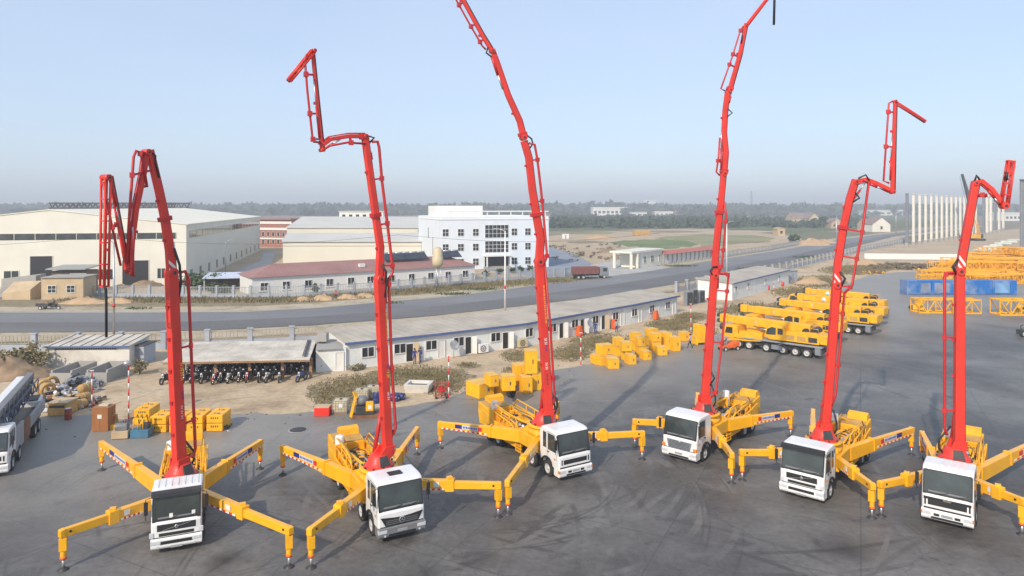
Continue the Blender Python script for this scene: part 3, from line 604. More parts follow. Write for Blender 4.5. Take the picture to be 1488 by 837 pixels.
# long white site hut, three straight lengths that bend a little
HP = [G(504, 537.5), G(634.5, 521.5), G(763, 503.5), G(809.4, 493.5), G(922, 470), G(984, 455.5)]
hut = thing('site_hut', HP[0], 0, 'very long low white cabin row with blue eave and dusty grey roof behind the yard', 'hut')
HDEP = 6.6; HH = 2.75
nrm = []
for i in range(len(HP)):
    a = HP[max(i - 1, 0)]; b = HP[min(i + 1, len(HP) - 1)]; n = -facade_normal(a, b); nrm.append(n)
back = [p + n * HDEP for p, n in zip(HP, nrm)]
mbw = MB(); mbr = MB(); mbt = MB(); o0 = V2(HP[0])
mbw.loft([[a - o0, b - o0, b - o0 + Vector((0, 0, HH + .35)), a - o0 + Vector((0, 0, HH))] for a, b in zip(HP, back)])
mbw.build('wall', M['wall_white'], hut)
Fe = [p - n * .35 for p, n in zip(HP, nrm)]; Be = [p + n * .3 for p, n in zip(back, nrm)]
dd = (HP[1] - HP[0]).normalized() * .3; Fe[0] = Fe[0] - dd; Be[0] = Be[0] - dd; de = (HP[-1] - HP[-2]).normalized() * .3; Fe[-1] = Fe[-1] + de; Be[-1] = Be[-1] + de
mbr.loft([[a - o0 + Vector((0, 0, HH + .03)), b - o0 + Vector((0, 0, HH + .40)), b - o0 + Vector((0, 0, HH + .50)), a - o0 + Vector((0, 0, HH + .13))] for a, b in zip(Fe, Be)])
mbr.build('roof', M['roof_grey'], hut)
mbt.loft([[a - n * .03 - o0 + Vector((0, 0, HH - .12)), a - o0 + Vector((0, 0, HH - .12)), a - o0 + Vector((0, 0, HH + .15)), a - n * .03 - o0 + Vector((0, 0, HH + .15))] for a, n in zip([x - n * .004 for x, n in zip(Fe, nrm)], nrm)])
mbt.build('eave_trim', M['blue_trim'], hut)
def hut_at(px):
    for a, b in zip(HP[:-1], HP[1:]):
        t = on_line(px, a, b)
        if 0 <= t <= 1: return a, b, t
    return HP[-2], HP[-1], .97
for x in (534.6, 581, 626.6, 666.5, 720, 768.5, 803, 835, 865, 894, 921.5, 947, 970):
    a, b, t = hut_at(x); opening(hut, a, b, t, 1.45, 1.05, 2.2, 'window', 1)
for x, dark in ((595, 1), (641, 0), (680, 1), (734, 1), (815, 1), (845.5, 1), (876, 1), (904, 0), (930, 0), (955, 0), (979, 0)):
    a, b, t = hut_at(x); opening(hut, a, b, t, .95, .02, 2.1, 'door', 0, 0, M['frame_white'], M['black'] if dark else M['frame_white'])  # black slab in open doorways paints the unlit room behind
    if dark:                                      # the open leaf folded out beside the doorway
        d = (b - a).normalized(); n = facade_normal(a, b); c = a + (b - a) * t - o0 + d * .5
        MB().beam(c + Vector((0, 0, 1.06)) + n * .05, c + Vector((0, 0, 1.06)) + n * .45 + d * .45, .05, 2.0).build('open_door', M['tan'] if x in (595, 876) else M['frame_white'], hut)
# annex and awning at its left end
A0, A1 = G(459, 541), G(504, 538.5); n = -facade_normal(A0, A1)
an = thing('hut_annex', A0, 0, 'small flat roofed white annex joined to the left end of the long cabin row', 'hut')
walls(an, [A0, A1 - (A1 - A0).normalized() * .06, A1 + n * 4.5 - (A1 - A0).normalized() * .06, A0 + n * 4.5], 2.35, M['wall_white'])
roof_slab(an, [up(A0 - n * .3, 2.42), up(A1 - n * .3 - (A1 - A0).normalized() * .5, 2.42), up(A1 + n * 4.6 - (A1 - A0).normalized() * .5, 2.5), up(A0 + n * 4.6, 2.5)], .1, M['concrete'])
opening(an, A0, A1, .76, .9, .02, 2.0, 'door', 0, 0, M['frame_white'], M['frame_white'])
tk = thing('roof_tank', up(G(468, 540) + n * 2.5 , 2.5), 0, 'small pale box tank on the annex roof', 'tank')
MB().bb(-.5, .5, -.4, .4, .15, 1.05).build('tank_box', M['concrete'], tk, .05); MB().bb(-.35, .35, -.3, .3, 0, .15).build('tank_stand', M['dark'], tk)

# air conditioners, dishes, and orange things at the hut
for x, y, lb in ((699, 507.5, 'left white air conditioner box against the long white hut'), (756, 499, 'right white air conditioner box against the long white hut')):
    a, b, t = hut_at(x); nn = facade_normal(a, b); d = (b - a).normalized(); p = a + (b - a) * t + nn * .45
    u = thing('air_conditioner', p, math.atan2(d.y, d.x), lb, 'air conditioner', 'air conditioners by the hut')
    MB().bb(-.62, .62, -.25, .25, .12, 1.12).build('casing', M['tank'] if x > 720 else M['white'], u, .03)
    g = MB(); g.lathe([(.36, 0), (.36, .03), (.30, .03), (.30, 0)], Matrix.Translation((-.12, -.255, .62)) @ Matrix.Rotation(R(90), 4, 'X'), 20, 0, True, False)
    for k in range(6): a_ = k * 1.047; g.beam((-.12, -.27, .62), (-.12 + .3 * math.cos(a_), -.27, .62 + .3 * math.sin(a_)), .03, .02)
    g.build('fan_guard', M['dark'], u)
    f = MB(); f.bb(-.5, -.4, -.2, .2, 0, .115).bb(.4, .5, -.2, .2, 0, .115); f.build('foot', M['dark'], u)
for x, y, lb in ((654, 504, 'round silver dish standing by the left white door of the long hut'), (849, 473, 'round silver dish in front of the right part of the long hut')):
    a, b, t = hut_at(x); nn = facade_normal(a, b); p = a + (b - a) * t + nn * .9
    u = thing('satellite_dish', p, math.atan2(nn.y, nn.x), lb, 'dish', 'silver dishes at the hut')
    g = MB(); Mx = Matrix.Translation((0, 0, 1.45)) @ Matrix.Rotation(R(65), 4, 'Y')
    g.lathe([(.02, 0), (.3, .04), (.55, .14), (.57, .14), (.3, .02), (.02, -.03)], Mx, 20, 0, True, True); g.build('dish', M['silver'], u)
    MB().cyl((-.05, 0, 0), (-.05, 0, 1.42), .04).build('pole', M['steel'], u)
    MB().tube([(0, 0, 1.05), (.55, 0, 1.5)], .02).build('feed_arm', M['steel'], u)
for x, y, lb in ((837, 484, 'left orange stacked box by the hut wall'), (888, 475, 'middle orange stacked box by the hut wall beside a man'), (948, 462.5, 'right orange stacked box by the hut wall')):
    a, b, t = hut_at(x); nn = facade_normal(a, b); p = a + (b - a) * t + nn * .6
    u = thing('orange_cabinet', p, math.atan2((b - a).y, (b - a).x), lb, 'cabinet', 'orange cabinets by the hut')
    MB().bb(-.38, .38, -.3, .3, .08, .95).build('lower_box', M['orange'], u, .03); MB().bb(-.30, .30, -.25, .25, .95, 1.35).build('upper_box', M['orange'], u, .03)
    MB().bb(-.3, .3, -.24, .24, 0, .08).build('plinth', M['dark'], u)

# whitewashed hut on the left
W0, W1 = G(66, 534.5), G(188, 533.5); n = -facade_normal(W0, W1)
wh = thing('whitewashed_hut', W0, 0, 'small stained whitewashed hut with pale ribbed roof left of the first boom', 'hut')
walls(wh, [W0, W1, W1 + n * 4.2, W0 + n * 4.2], 2.2, M['plaster'], hs=[2.2, 2.2, 2.5, 2.5])
roof_slab(wh, [up(W0 - n * .3, 2.33), up(W1 - n * .3 + Vector((.15, 0, 0)), 2.33), up(W1 + n * 4.4 + Vector((.15, 0, 0)), 2.66), up(W0 + n * 4.4, 2.66)], .12, M['roof_pale'])
mb = MB(); o = V2(W0)
for k in range(8):
    p = W0 + (W1 - W0) * (k + .5) / 8.0; mb.beam(up(p - n * .3, 2.35) - o, up(p + n * 4.4, 2.68) - o, .07, .05)
mb.build('roof_ribs', M['dark'], wh)
mb = MB(); mb.beam(up(W0 - n * .33, 2.24) - o, up(W1 - n * .33 + Vector((.15, 0, 0)), 2.24) - o, .04, .16); mb.build('eave_trim', M['blue_trim'], wh)
mb = MB()
for k in range(26):
    p = W0 + (W1 - W0) * (k * .028 + .13); mb.box(up(p - n * .02, 1.98) - o, (.16, .05, .12))
mb.beam(up(W0 + (W1 - W0) * .1 - n * .01, 1.90) - o, up(W0 + (W1 - W0) * .86 - n * .01, 1.90) - o, .05, .05)
mb.build('vent_grille', M['black'], wh)
bn = thing('grey_booth', G(197, 530), 0, 'small grey booth between the whitewashed hut and the first red boom', 'booth')
MB().bb(-.9, .9, 0, 2.4, 0, 2.0).build('wall', M['bluegrey'], bn); MB().bb(-1, 1, -.1, 2.5, 2.003, 2.1).build('roof', M['dark'], bn); MB().bb(-.4, .4, -.03, .02, .03, 1.7).build('door', M['col_dark'], bn)

# motorcycle shed
S0, S1 = G(262, 553), G(453, 549); n = -facade_normal(S0, S1)
sh = thing('motorcycle_shed', S0, 0, 'open fronted shed with pale sheet roof and brown posts sheltering motorcycles', 'shed')
o = V2(S0); dS = (S1 - S0)
roof_slab(sh, [up(S0 - n * 1.0 - dS * .10, 2.1), up(S1 - n * 1.0, 2.1), up(S1 + n * 5.2 - dS * .045, 2.75), up(S0 + n * 5.2 - dS * .10, 2.75)], .1, M['roof_pale'])
mb = MB(); mb.beam(up(S0 + n * 5.0 - dS * .1, 1.2) - o, up(S1 + n * 5.0, 1.2) - o, .2, 2.4); mb.build('back_wall', M['dark'], sh)
mb = MB(); mb.beam(up(S0 - n * .9 - dS * .1, 1.9) - o, up(S1 - n * .9, 1.9) - o, .12, .18); mb.build('eave_beam', M['wood'], sh)
for x in (267, 314, 363.5, 411, 452):
    t = on_line(x, S0, S1); p = S0 + dS * t - n * .1 - o
    MB().bb(-.13, .13, -.13, .13, 0, 2.02).build('post', M['wood'], sh, .015, p)
mb = MB()
for k in range(3): p0 = S1 + n * (0 + .2 * k) - o; mb.beam(up(S1 - dS * (.06 - .01 * k) - n * .6, 2.34) - o, up(S1 - dS * (.11 - .01 * k) + n * 5.0, 2.83) - o, .08, .06)
mb.build('loose_battens', M['dark'], sh)

# second white hut by the yard bend
B0, B1 = G(1064, 437), G(1146, 413); n = -facade_normal(B0, B1); dB = (B1 - B0).normalized()
h2 = thing('site_hut', B0, 0, 'shorter white cabin with pale roof behind the yellow mobile cranes', 'hut')
walls(h2, [B0, B1, B1 + n * 6.5, B0 + n * 6.5], 2.9, M['wall_white'], hs=[3.1, 3.1, 3.5, 3.5])
roof_slab(h2, [up(B0 - n * .3 - dB * .3, 3.2), up(B1 - n * .3 + dB * .3, 3.2), up(B1 + n * 6.8 + dB * .3, 3.65), up(B0 + n * 6.8 - dB * .3, 3.65)], .1, M['roof_grey'])
for x in (1069, 1087, 1112.5, 1132):
    opening(h2, B0, B1, on_line(x, B0, B1), 1.1, 1.3, 2.5, 'window', 1)
mb = MB(); mb.beam(up(B0 - n * .32, 3.1) - V2(B0), up(B1 - n * .32, 3.1) - V2(B0), .05, .22); mb.build('eave_trim', M['blue_trim'], h2)
for x, y, lb in ((1116, 421.5, 'red barrel at the front of the shorter white cabin'), (1137, 416, 'red barrel near the far end of the shorter white cabin')):
    u = thing('red_barrel', G(x, y), 0, lb, 'barrel', 'red barrels at the cabin'); MB().lathe([(.3, 0), (.34, .1), (.34, .45), (.36, .47), (.34, .5), (.34, .85), (.3, .92)], None, 14).build('drum', M['redlabel'], u)
    MB().cyl((0, 0, .921), (0, 0, .95), .24).build('lid', M['dark'], u)
u = thing('grey_booth', G(1152, 411), R(30), 'grey booth at the far end of the shorter white cabin', 'booth'); MB().bb(-1.6, 1.6, 0, 3, 0, 2.6).build('wall', M['bluegrey'], u); MB().bb(-1.75, 1.75, -.15, 3.15, 2.605, 2.75).build('roof', M['concrete'], u); MB().bb(-.4, .4, -.03, .02, .03, 2).build('door', M['grey'], u)
# dark lockers by the gap between the two huts
for i, (x, y, w_, h_) in enumerate([(1000, 444, 1.6, 2.4), (1008, 442, 1.3, 2.6), (1018, 440, 1.5, 2.2)]):
    u = thing('dark_locker', G(x, y), R(38), 'tall dark grey locker at the gap between the white huts, %s of three' % ['left', 'middle', 'right'][i], 'locker', 'dark lockers between the huts')
    MB().bb(-w_ / 2, w_ / 2, -.4, .4, 0, h_).build('body', M['col_dark'], u, .03); MB().bb(-.03, .03, -.43, -.4, .9, 1.2).build('handle', M['steel'], u); MB().bb(-w_ / 2 + .1, w_ / 2 - .1, -.415, -.402, .15, h_ - .15).build('door', M['dark'], u)

# the big cream hall
wc = Vector((-71, 150, 0)); fx = Vector((.975, .22, 0)).normalized(); fy = Vector((-fx.y, fx.x, 0)); LW, LD, HE, HR = 53.0, 117.0, 13.0, 16.2
hall = thing('cream_hall', wc, math.atan2(fx.y, fx.x), 'huge cream clad hall with low gable and long dark window strips at the left', 'hall')
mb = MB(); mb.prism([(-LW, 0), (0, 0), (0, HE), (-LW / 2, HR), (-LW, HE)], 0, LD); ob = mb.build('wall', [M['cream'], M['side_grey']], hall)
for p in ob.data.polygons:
    if p.normal.x > .9: p.material_index = 1  # right wall in a darker cream: the side's shade put into its colour
mb = MB()
for a, b in (((-LW - .3, HE + .01), (-LW / 2, HR + .03)), ((-LW / 2, HR + .03), (.3, HE + .01))):
    mb.loft([[Vector((a[0], y, a[1])), Vector((b[0], y, b[1])), Vector((b[0], y, b[1] + .18)), Vector((a[0], y, a[1] + .18))] for y in (-.15, LD + .15)])
mb.build('roof', M['cream_roof'], hall)
WA, WB = wc - fx * LW, wc
def hopen(name, x0, x1, z0, z1, gm, mull=0):     # x measured along the front from the right corner, local coordinates
    f = MB(); w_ = x1 - x0
    for (a, b, c, d) in ((x0 - .12, x1 + .12, z1, z1 + .12), (x0 - .12, x0, z0, z1), (x1, x1 + .12, z0, z1)): f.bb(a, b, -.09, .0, c, d)
    for k in range(mull): xx = x0 + w_ * (k + 1) / (mull + 1); f.bb(xx - .06, xx + .06, -.09, -.06, z0, z1)
    fr = f.build(name, M['side_grey'], hall); MB().bb(x0, x1, -.05, .03, z0, z1).build('pane' if 'window' in name else 'dark_opening', gm, fr)
def fxp(px): t = on_line(px, WA, WB); return (t - 1) * LW
hopen('strip_window', -LW + .6, fxp(255.5), 10.0, 11.3, M['glass'], 12)
for x0, x1, zt in ((44, 76, 6.6), (178, 216, 5.4)): hopen('gateway', fxp(x0), fxp(x1), .02, zt, M['black'])
for x0, x1 in ((6, 27), (94, 117), (141, 164), (229, 240)): hopen('window', fxp(x0), fxp(x1), 1.5, 3.6, M['glass'], 1)
def hside(name, y0, y1, z0, z1, mull):
    f = MB()
    f.bb(0, .09, y0 - .1, y1 + .1, z1, z1 + .12).bb(0, .09, y0 - .1, y1 + .1, z0 - .1, z0)
    for k in range(mull): yy = y0 + (y1 - y0) * (k + 1) / (mull + 1); f.bb(.06, .09, yy - .12, yy + .12, z0, z1)
    fr = f.build(name, M['side_grey'], hall); MB().bb(-.03, .05, y0, y1, z0, z1).build('pane', M['glass'], fr)
hside('strip_window', 3, 114, 10.0, 11.6, 16)
SB = wc + fy * LD
for x in (278, 291.5, 304, 315.5, 325, 335, 343.5, 351, 358, 364, 370.5, 376):
    t = on_line(x, wc, SB); y = t * LD; hside('window', y - 1.0, y + 1.0, .9, 2.9, 1)
# skeleton roof of another hall behind it
tr = thing('roof_truss_frame', G(72, 353, 0), 0, 'dark open steel roof trusses of an unfinished hall behind the cream hall', 'steel frame'); o = Vector(tr.location)
Pa = Vector(((72 - CX) * .335, 335, 0)) - o; Pb = Vector(((256 - CX) * .335, 335, 0)) - o
for i in range(12):
    p = Pa + (Pb - Pa) * i / 11; MB().box(p + Vector((0, 0, 8.5)), (.6, .6, 17)).build('post', M['col_dark'], tr)
mb = MB(); N = 44
for dy in (0, 14):
    for z in (16.2, 18.6): mb.beam(Pa + Vector((0, dy, z)), Pb + Vector((0, dy, z)), .7, .6)
    for i in range(N):
        a = Pa + (Pb - Pa) * i / N + Vector((0, dy, 0)); b = Pa + (Pb - Pa) * (i + 1) / N + Vector((0, dy, 0))
        mb.beam(a + Vector((0, 0, 16.2 if i % 2 else 18.6)), b + Vector((0, 0, 18.6 if i % 2 else 16.2)), .4, .4)
mb.build('truss', M['dark'], tr)
# tan gatehouse and brick shacks in front of the hall
T0, T1 = G(60, 436), G(121, 435); n = -facade_normal(T0, T1)
tg = thing('tan_guardhouse', T0, 0, 'tan flat roofed guardhouse with two white windows across the road', 'house')
walls(tg, [T0, T1, T1 + n * 5, T0 + n * 5], 4.0, M['tan']); roof_slab(tg, [up(T0 - n * .3, 4.15), up(T1 - n * .3 + Vector((.3, 0, 0)), 4.15), up(T1 + n * 5.3 + Vector((.3, 0, 0)), 4.15), up(T0 + n * 5.3, 4.15)], .14, M['concrete'])
for x in (75.5, 103): opening(tg, T0, T1, on_line(x, T0, T1), 1.5, 1.25, 2.65, 'window', 1, 1)
T0, T1 = G(44, 431.5), G(96, 431); n = Vector((0, 1, 0))
T0.y += 6; T1.y += 6
bc = thing('brick_shack', T0, 0, 'brown brick shack with dark canopy roof behind the tan guardhouse', 'shack')
walls(bc, [T0, T1, T1 + n * 4, T0 + n * 4], 4.3, M['scrub']); roof_slab(bc, [up(T0 - n - Vector((.6, 0, 0)), 4.8), up(T1 - n + Vector((.5, 0, 0)), 4.8), up(T1 + n * 4.5 + Vector((.5, 0, 0)), 5.2), up(T0 + n * 4.5 - Vector((.6, 0, 0)), 5.2)], .2, M['grey'])
opening(bc, T0, T1, .78, 3, 3.1, 3.8, 'window', 2)
T0, T1 = G(3, 436), G(44, 436)
bl = thing('ruined_wall', T0, 0, 'low grey broken walls and rubble at the left edge before the hall', 'ruin')
walls(bl, [T0, T1, T1 + Vector((0, 3, 0)), T0 + Vector((0, 3, 0))], 1.6, M['tan'], hs=[1.2, 1.9, 3.2, 3.0])
T2, T3 = G(2, 424), G(52, 424); walls(bl, [T2, T3, T3 + Vector((0, 3, 0)), T2 + Vector((0, 3, 0))], 2.2, M['concrete'], 'rear_wall', hs=[2.6, 3.2, 3.4, 2.2])
# reddish block
R0, R1 = Vector(((378 - CX) * .29, 290, 0)), Vector(((424 - CX) * .285, 285, 0)); n = -facade_normal(R0, R1)
rb = thing('brick_block', R0, 0, 'reddish brick block with white banded floors right of the cream hall', 'building')
walls(rb, [R0, R1, R1 + n * 14, R0 + n * 14], 11.4, M['brick'])
mb = MB(); o = V2(R0); d = (R1 - R0)
for z in (3.6, 7.6, 10.2): mb.beam(up(R0 + d * .001 - n * .15, z) - o, up(R1 - d * .001 - n * .15, z) - o, .3, 1.0 if z > 7 else .6)
mb.build('floor_band', M['farwhite'], rb)
mb = MB(); mb.beam(up(R0 - n * .3, 11.7) - o + n * 7, up(R1 - n * .3, 11.7) - o + n * 7, 15, .5); mb.build('roof', M['red_tile'], rb)
for t in (.1, .26, .42, .58, .74, .9):
    for z in (4.4, 1.2): opening(rb, R0, R1, t, 1.2, z, z + 2, 'window', 0, 0, M['farwhite'])
# beige halls
E0, E1 = G(411, 382.5), G(612, 382.5); n = Vector((0, 1, 0))
bh = thing('beige_hall', E0, 0, 'low beige clad hall behind the long red roof', 'hall'); o = V2(E0)
mb = MB(); x0, x1 = 0, E1.x - E0.x
mb.loft([[Vector((x, 0, 0)), Vector((x + dx, 34, 0)), Vector((x + dx, 34, 6.2)), Vector((x + dx * .5, 17, 8.2)), Vector((x, 0, 6.4))] for x, dx in ((x0, -8.0), (x1, 0))])
mb.build('wall', M['beige'], bh)
mb = MB()
for (ya, za, yb, zb) in ((-.4, 6.42, 17, 8.25), (17, 8.25, 34.4, 6.22)):
    mb.loft([[Vector((x + dx * ya / 34, ya, za)), Vector((x + dx * yb / 34, yb, zb)), Vector((x + dx * yb / 34, yb, zb + .2)), Vector((x + dx * ya / 34, ya, za + .2))] for x, dx in ((x0 - .3, -8.0), (x1 + .3, 0))])
mb.build('roof', M['beige_roof'], bh)
mb = MB(); mb.bb(x0 + .02, x1, -.08, -.004, 5.1, 5.25); mb.bb(x0 + .02, x1, -.14, -.004, 6.1, 6.3); mb.build('cladding_rail', M['concrete'], bh)
E0 = Vector(((417 - CX) * .262, 262, 0)); E1 = Vector(((607 - CX) * .262, 262, 0))
b2 = thing('grey_roofed_hall', E0, 0, 'taller beige hall with wide grey roof behind the low beige hall', 'hall'); x1 = E1.x - E0.x
mb = MB(); mb.loft([[Vector((x, 0, 0)), Vector((x - (6 if x == 0 else 0), 60, 0)), Vector((x - (6 if x == 0 else 0), 60, 8.8)), Vector((x - (3 if x == 0 else 0), 30, 12.4)), Vector((x, 0, 8.8))] for x in (0, x1)]); mb.build('wall', M['beige'], b2)
mb = MB()
for (ya, za, yb, zb) in ((-.5, 8.8, 30, 12.45), (30, 12.45, 60.5, 8.8)):
    mb.loft([[Vector((x - (ya * .1 if x < 1 else 0), ya, za)), Vector((x - (yb * .1 if x < 1 else 0), yb, zb)), Vector((x - (yb * .1 if x < 1 else 0), yb, zb + .25)), Vector((x - (ya * .1 if x < 1 else 0), ya, za + .25))] for x in (-.4, x1 + .4)])
mb.build('roof', M['beige_roof'], b2)
E0 = Vector(((493 - CX) * .36, 360, 0)); E1 = Vector(((557 - CX) * .36, 360, 0))
b3 = thing('pale_roof_block', E0, 0, 'small pale block just above the wide grey roof', 'building'); x1 = E1.x - E0.x
MB().bb(0, x1, 0, 12, 0, 14.2).build('wall', M['farwhite'], b3); MB().bb(-.4, x1 + .4, -.4, 12.4, 14.205, 14.6).build('roof', M['beige_roof'], b3)
for k in range(6): MB().bb(1.5 + k * 3.6, 3.2 + k * 3.6, -.05, .02, 11.4, 12.8).build('window', M['glass2'], b3)

# long red roofed building
K0, K1 = G(366, 430.5), G(690, 407.5); n = -facade_normal(K0, K1); dK = (K1 - K0).normalized(); LK = (K1 - K0).length
rr = thing('red_roofed_building', K0, math.atan2(dK.y, dK.x), 'long white single storey building with dull red hipped roof beyond the road', 'building')
D = 9.5
MB().bb(0, LK, 0, D, 0, 3.5).build('wall', M['frame_white'], rr)
mb = MB(); e = [(-.5, -.5), (LK + .5, -.5), (LK + .5, D + .5), (-.5, D + .5)]; rid = [(5, D / 2), (LK - 5, D / 2)]
mb.add([(x, y, 3.51) for x, y in e] + [(x, y, 5.6) for x, y in rid] , [(0, 1, 5, 4), (1, 2, 5), (2, 3, 4, 5), (3, 0, 4), (3, 2, 1, 0)]); mb.build('roof', M['red_tile'], rr)
for x in (384, 416, 448, 479, 510, 538, 569, 598, 626, 651, 676):
    t = on_line(x, K0, K1); c = t * LK; f = MB()
    for (a, b, c_, d_) in ((c - .75, c - .67, .85, 2.45), (c + .67, c + .75, .85, 2.45), (c - .67, c + .67, .85, .93), (c - .67, c + .67, 2.37, 2.45), (c - .03, c + .03, .93, 2.37)): f.bb(a, b, -.1, .0, c_, d_)
    f.bb(c - .9, c + .9, -.18, 0, .73, .85); fr = f.build('window', M['frame_white'], rr); MB().bb(c - .68, c + .68, -.04, .02, .9, 2.4).build('pane', M['glass2'], fr)
MB().bb(22, 23.2, 1.2, 2.2, 4.3, 5.0).build('skylight', M['frame_white'], rr)
def on_red_roof(px, back):                      # point of the roof above facade column px
    t = on_line(px, K0, K1) * LK; return K0 + dK * t + n * back + Vector((0, 0, 3.5 + (back + .5) / (D / 2 + .5) * 2.1))
for i in range(9):
    p = on_red_roof(572 + i * 10.5 + (18 if i > 5 else 0), 3.6)
    u = thing('solar_collector', p + Vector((0, 0, .12)), math.atan2(dK.y, dK.x), 'dark solar heater panel on the red roof, %s from the left' % ['first', 'second', 'third', 'fourth', 'fifth', 'sixth', 'seventh', 'eighth', 'last'][i], 'solar heater', 'solar heaters on the red roof')
    mb = MB(); mb.beam((0, -1.2, .1), (0, .9, 1.4), 1.9, .08); mb.build('panel', M['solar'], u)
    MB().cyl((-1.0, 1.0, 1.45), (1.0, 1.0, 1.45), .24, n=12).build('water_cylinder', M['steel'], u)
    mb = MB(); mb.bb(-.9, -.82, .85, .93, -.1, 1.35).bb(.82, .9, .85, .93, -.1, 1.35); mb.build('stand', M['steel'], u)
u = thing('water_tower', G(636, 421), 0, 'cream water tank on a thin pole in front of the red roofed building', 'water tower')
MB().lathe([(.3, 4.4), (.9, 4.9), (1.12, 5.4), (1.12, 6.6), (.98, 6.75), (.98, 8.0), (.7, 8.5), (.2, 8.8)], None, 20).build('tank', M['tank'], u)
mb = MB(); mb.cyl((0, 0, 0), (0, 0, 4.5), .16)
for k in range(3): a = k * 2.1; mb.tube([(math.cos(a) * .9, math.sin(a) * .9, 0), (math.cos(a) * .5, math.sin(a) * .5, 5)], .06)
mb.build('stand', M['steel'], u)
u = thing('blue_canopy', G(330, 421), .2, 'pale blue canopy shed at the left end of the red roofed building', 'canopy')
mb = MB(); mb.beam((0, -2.5, 2.6), (0, 3.5, 3.2), 8.5, .15); mb.build('roof', M['palelabel'], u)
for x in (-3.9, 3.9): MB().bb(x - .12, x + .12, -2.2, -1.96, 0, 2.5).build('post', M['concrete'], u)
MB().bb(-3.9, 3.9, 2.6, 2.8, 0, 2.9).build('back_wall', M['scrub'], u)

# blue white office
q0 = Vector((-19.3, 183, 0)); q1 = Vector((10.3, 193, 0)); n = -facade_normal(q0, q1); dq = (q1 - q0).normalized(); LQ = (q1 - q0).length; DQ = 29
of = thing('office_block', q0, math.atan2(dq.y, dq.x), 'three storey blue white office with dark glazed entrance bay', 'office')
MB().bb(0, LQ, 0, DQ, 0, 13.4).build('wall', M['office'], of)
mb = MB(); mb.bb(-.15, LQ + .15, -.15, DQ + .15, 13.405, 13.65); mb.build('cornice', M['farwhite'], of)
mb = MB()
for (a, b, c, d_) in ((0, LQ, 0, .25), (0, LQ, DQ - .25, DQ), (0, .25, .26, DQ - .26), (LQ - .25, LQ, .26, DQ - .26)): mb.bb(a, b, c, d_, 13.655, 14.3)
mb.build('parapet', M['office'], of)
mb = MB(); mb.bb(3, LQ + .2, .6, 1.1, 15.5, 15.8)
mb.bb(3, LQ + .2, 6, 6.4, 15.5, 15.8)
for k in range(9): x = 3.2 + k * 3.4; mb.bb(x, x + .25, .7, .95, 13.65, 15.5).bb(x, x + .2, 1.1, 6.0, 15.55, 15.75)
mb.build('pergola', M['farwhite'], of)
MB().bb(2, 16, 14, 24, 13.66, 17.2).build('penthouse', M['farwhite'], of)
def owin(x, w_, z0, z1, mull, hz, name='window'):
    f = MB(); fw = .1
    for (a, b, c, d_) in ((x - w_ / 2, x - w_ / 2 + fw, z0, z1), (x + w_ / 2 - fw, x + w_ / 2, z0, z1), (x - w_ / 2 + fw, x + w_ / 2 - fw, z0, z0 + fw), (x - w_ / 2 + fw, x + w_ / 2 - fw, z1 - fw, z1)): f.bb(a, b, -.1, .0, c, d_)
    for k in range(mull): xx = x - w_ / 2 + w_ * (k + 1) / (mull + 1); f.bb(xx - .05, xx + .05, -.09, 0, z0 + fw, z1 - fw)
    for k in range(hz): zz = z0 + (z1 - z0) * (k + 1) / (hz + 1); f.bb(x - w_ / 2 + fw, x + w_ / 2 - fw, -.08, 0, zz - .05, zz + .05)
    fr = f.build(name, M['frame_white'], of); MB().bb(x - w_ / 2 + .05, x + w_ / 2 - .05, -.05, .02, z0 + .05, z1 - .05).build('pane', M['glass2'], fr)
for px in (647.5, 669.6, 691.3, 747.3, 767):
    x = on_line(px, q0, q1) * LQ
    for z in (9.0, 5.0, 1.0): owin(x, 1.75, z, z + 2.0, 1, 1)
x = on_line(787, q0, q1) * LQ
for z in (9.0, 5.0, 1.0): owin(x, 1.75, z, z + 2.0, 1, 1)
xa, xb = on_line(704.5, q0, q1) * LQ, on_line(739, q0, q1) * LQ
owin((xa + xb) / 2, xb - xa, 8.4, 12.0, 5, 2, 'curtain_wall'); owin((xa + xb) / 2, xb - xa, 4.4, 7.6, 5, 2, 'curtain_wall')
f = MB(); f.bb(xa - .4, xb + .4, -2.4, -.002, 3.5, 3.9); f.build('entrance_canopy', M['farwhite'], of)
MB().bb(xa, xb, -.06, .02, .7, 3.45).build('entrance_opening', M['black'], of)
f = MB()
for k in range(4): f.bb(xa - .3, xb + .3, -2.6 + k * .5, -.003, .02 + k * .17, .19 + k * .17)
f.build('steps', M['concrete'], of)
for k in (xa - .1, xb - .2): MB().bb(k, k + .3, -2.2, -1.9, .7, 3.495).build('column', M['farwhite'], of)
MB().bb(-.06, .0, 14, 14.6, 8, 11).build('side_window', M['glass2'], of)
MB().bb(-.06, .0, 8, 8.7, 3.6, 8.5).build('drain_pipe', M['grey'], of)

# gatehouse and coped wall
g0, g1 = G(929, 389.5), G(962, 384.5); n = -facade_normal(g0, g1)
gh = thing('gatehouse', g0, 0, 'cream gatehouse with pillared porch at the works entrance across the road', 'gatehouse'); o = V2(g0); d = (g1 - g0).normalized()
walls(gh, [g0, g1, g1 + n * 6, g0 + n * 6], 4.2, M['cream']); pl = g0 - d * 5.2
roof_slab(gh, [up(pl - n * .5, 4.75), up(g1 - n * .5 + d * .4, 4.75), up(g1 + n * 6.4 + d * .4, 4.75), up(pl + n * 6.4, 4.75)], .5, M['cream'])
for p in (pl + d * .4, pl + d * .4 + n * 5.2, pl + d * 3.6 - n * .1): MB().bb(-.35, .35, -.35, .35, 0, 4.2).build('porch_pillar', M['cream'], gh, .03, p - o)
for t, w_ in ((.22, 1.6), (.55, 2.0), (.88, 1.2)): opening(gh, g0, g1, t, w_, 1.2, 3.1, 'window', 1, 1)
k0, k1 = G(962.5, 384.5), G(1040, 374.5); d = (k1 - k0).normalized(); n = -facade_normal(k0, k1)
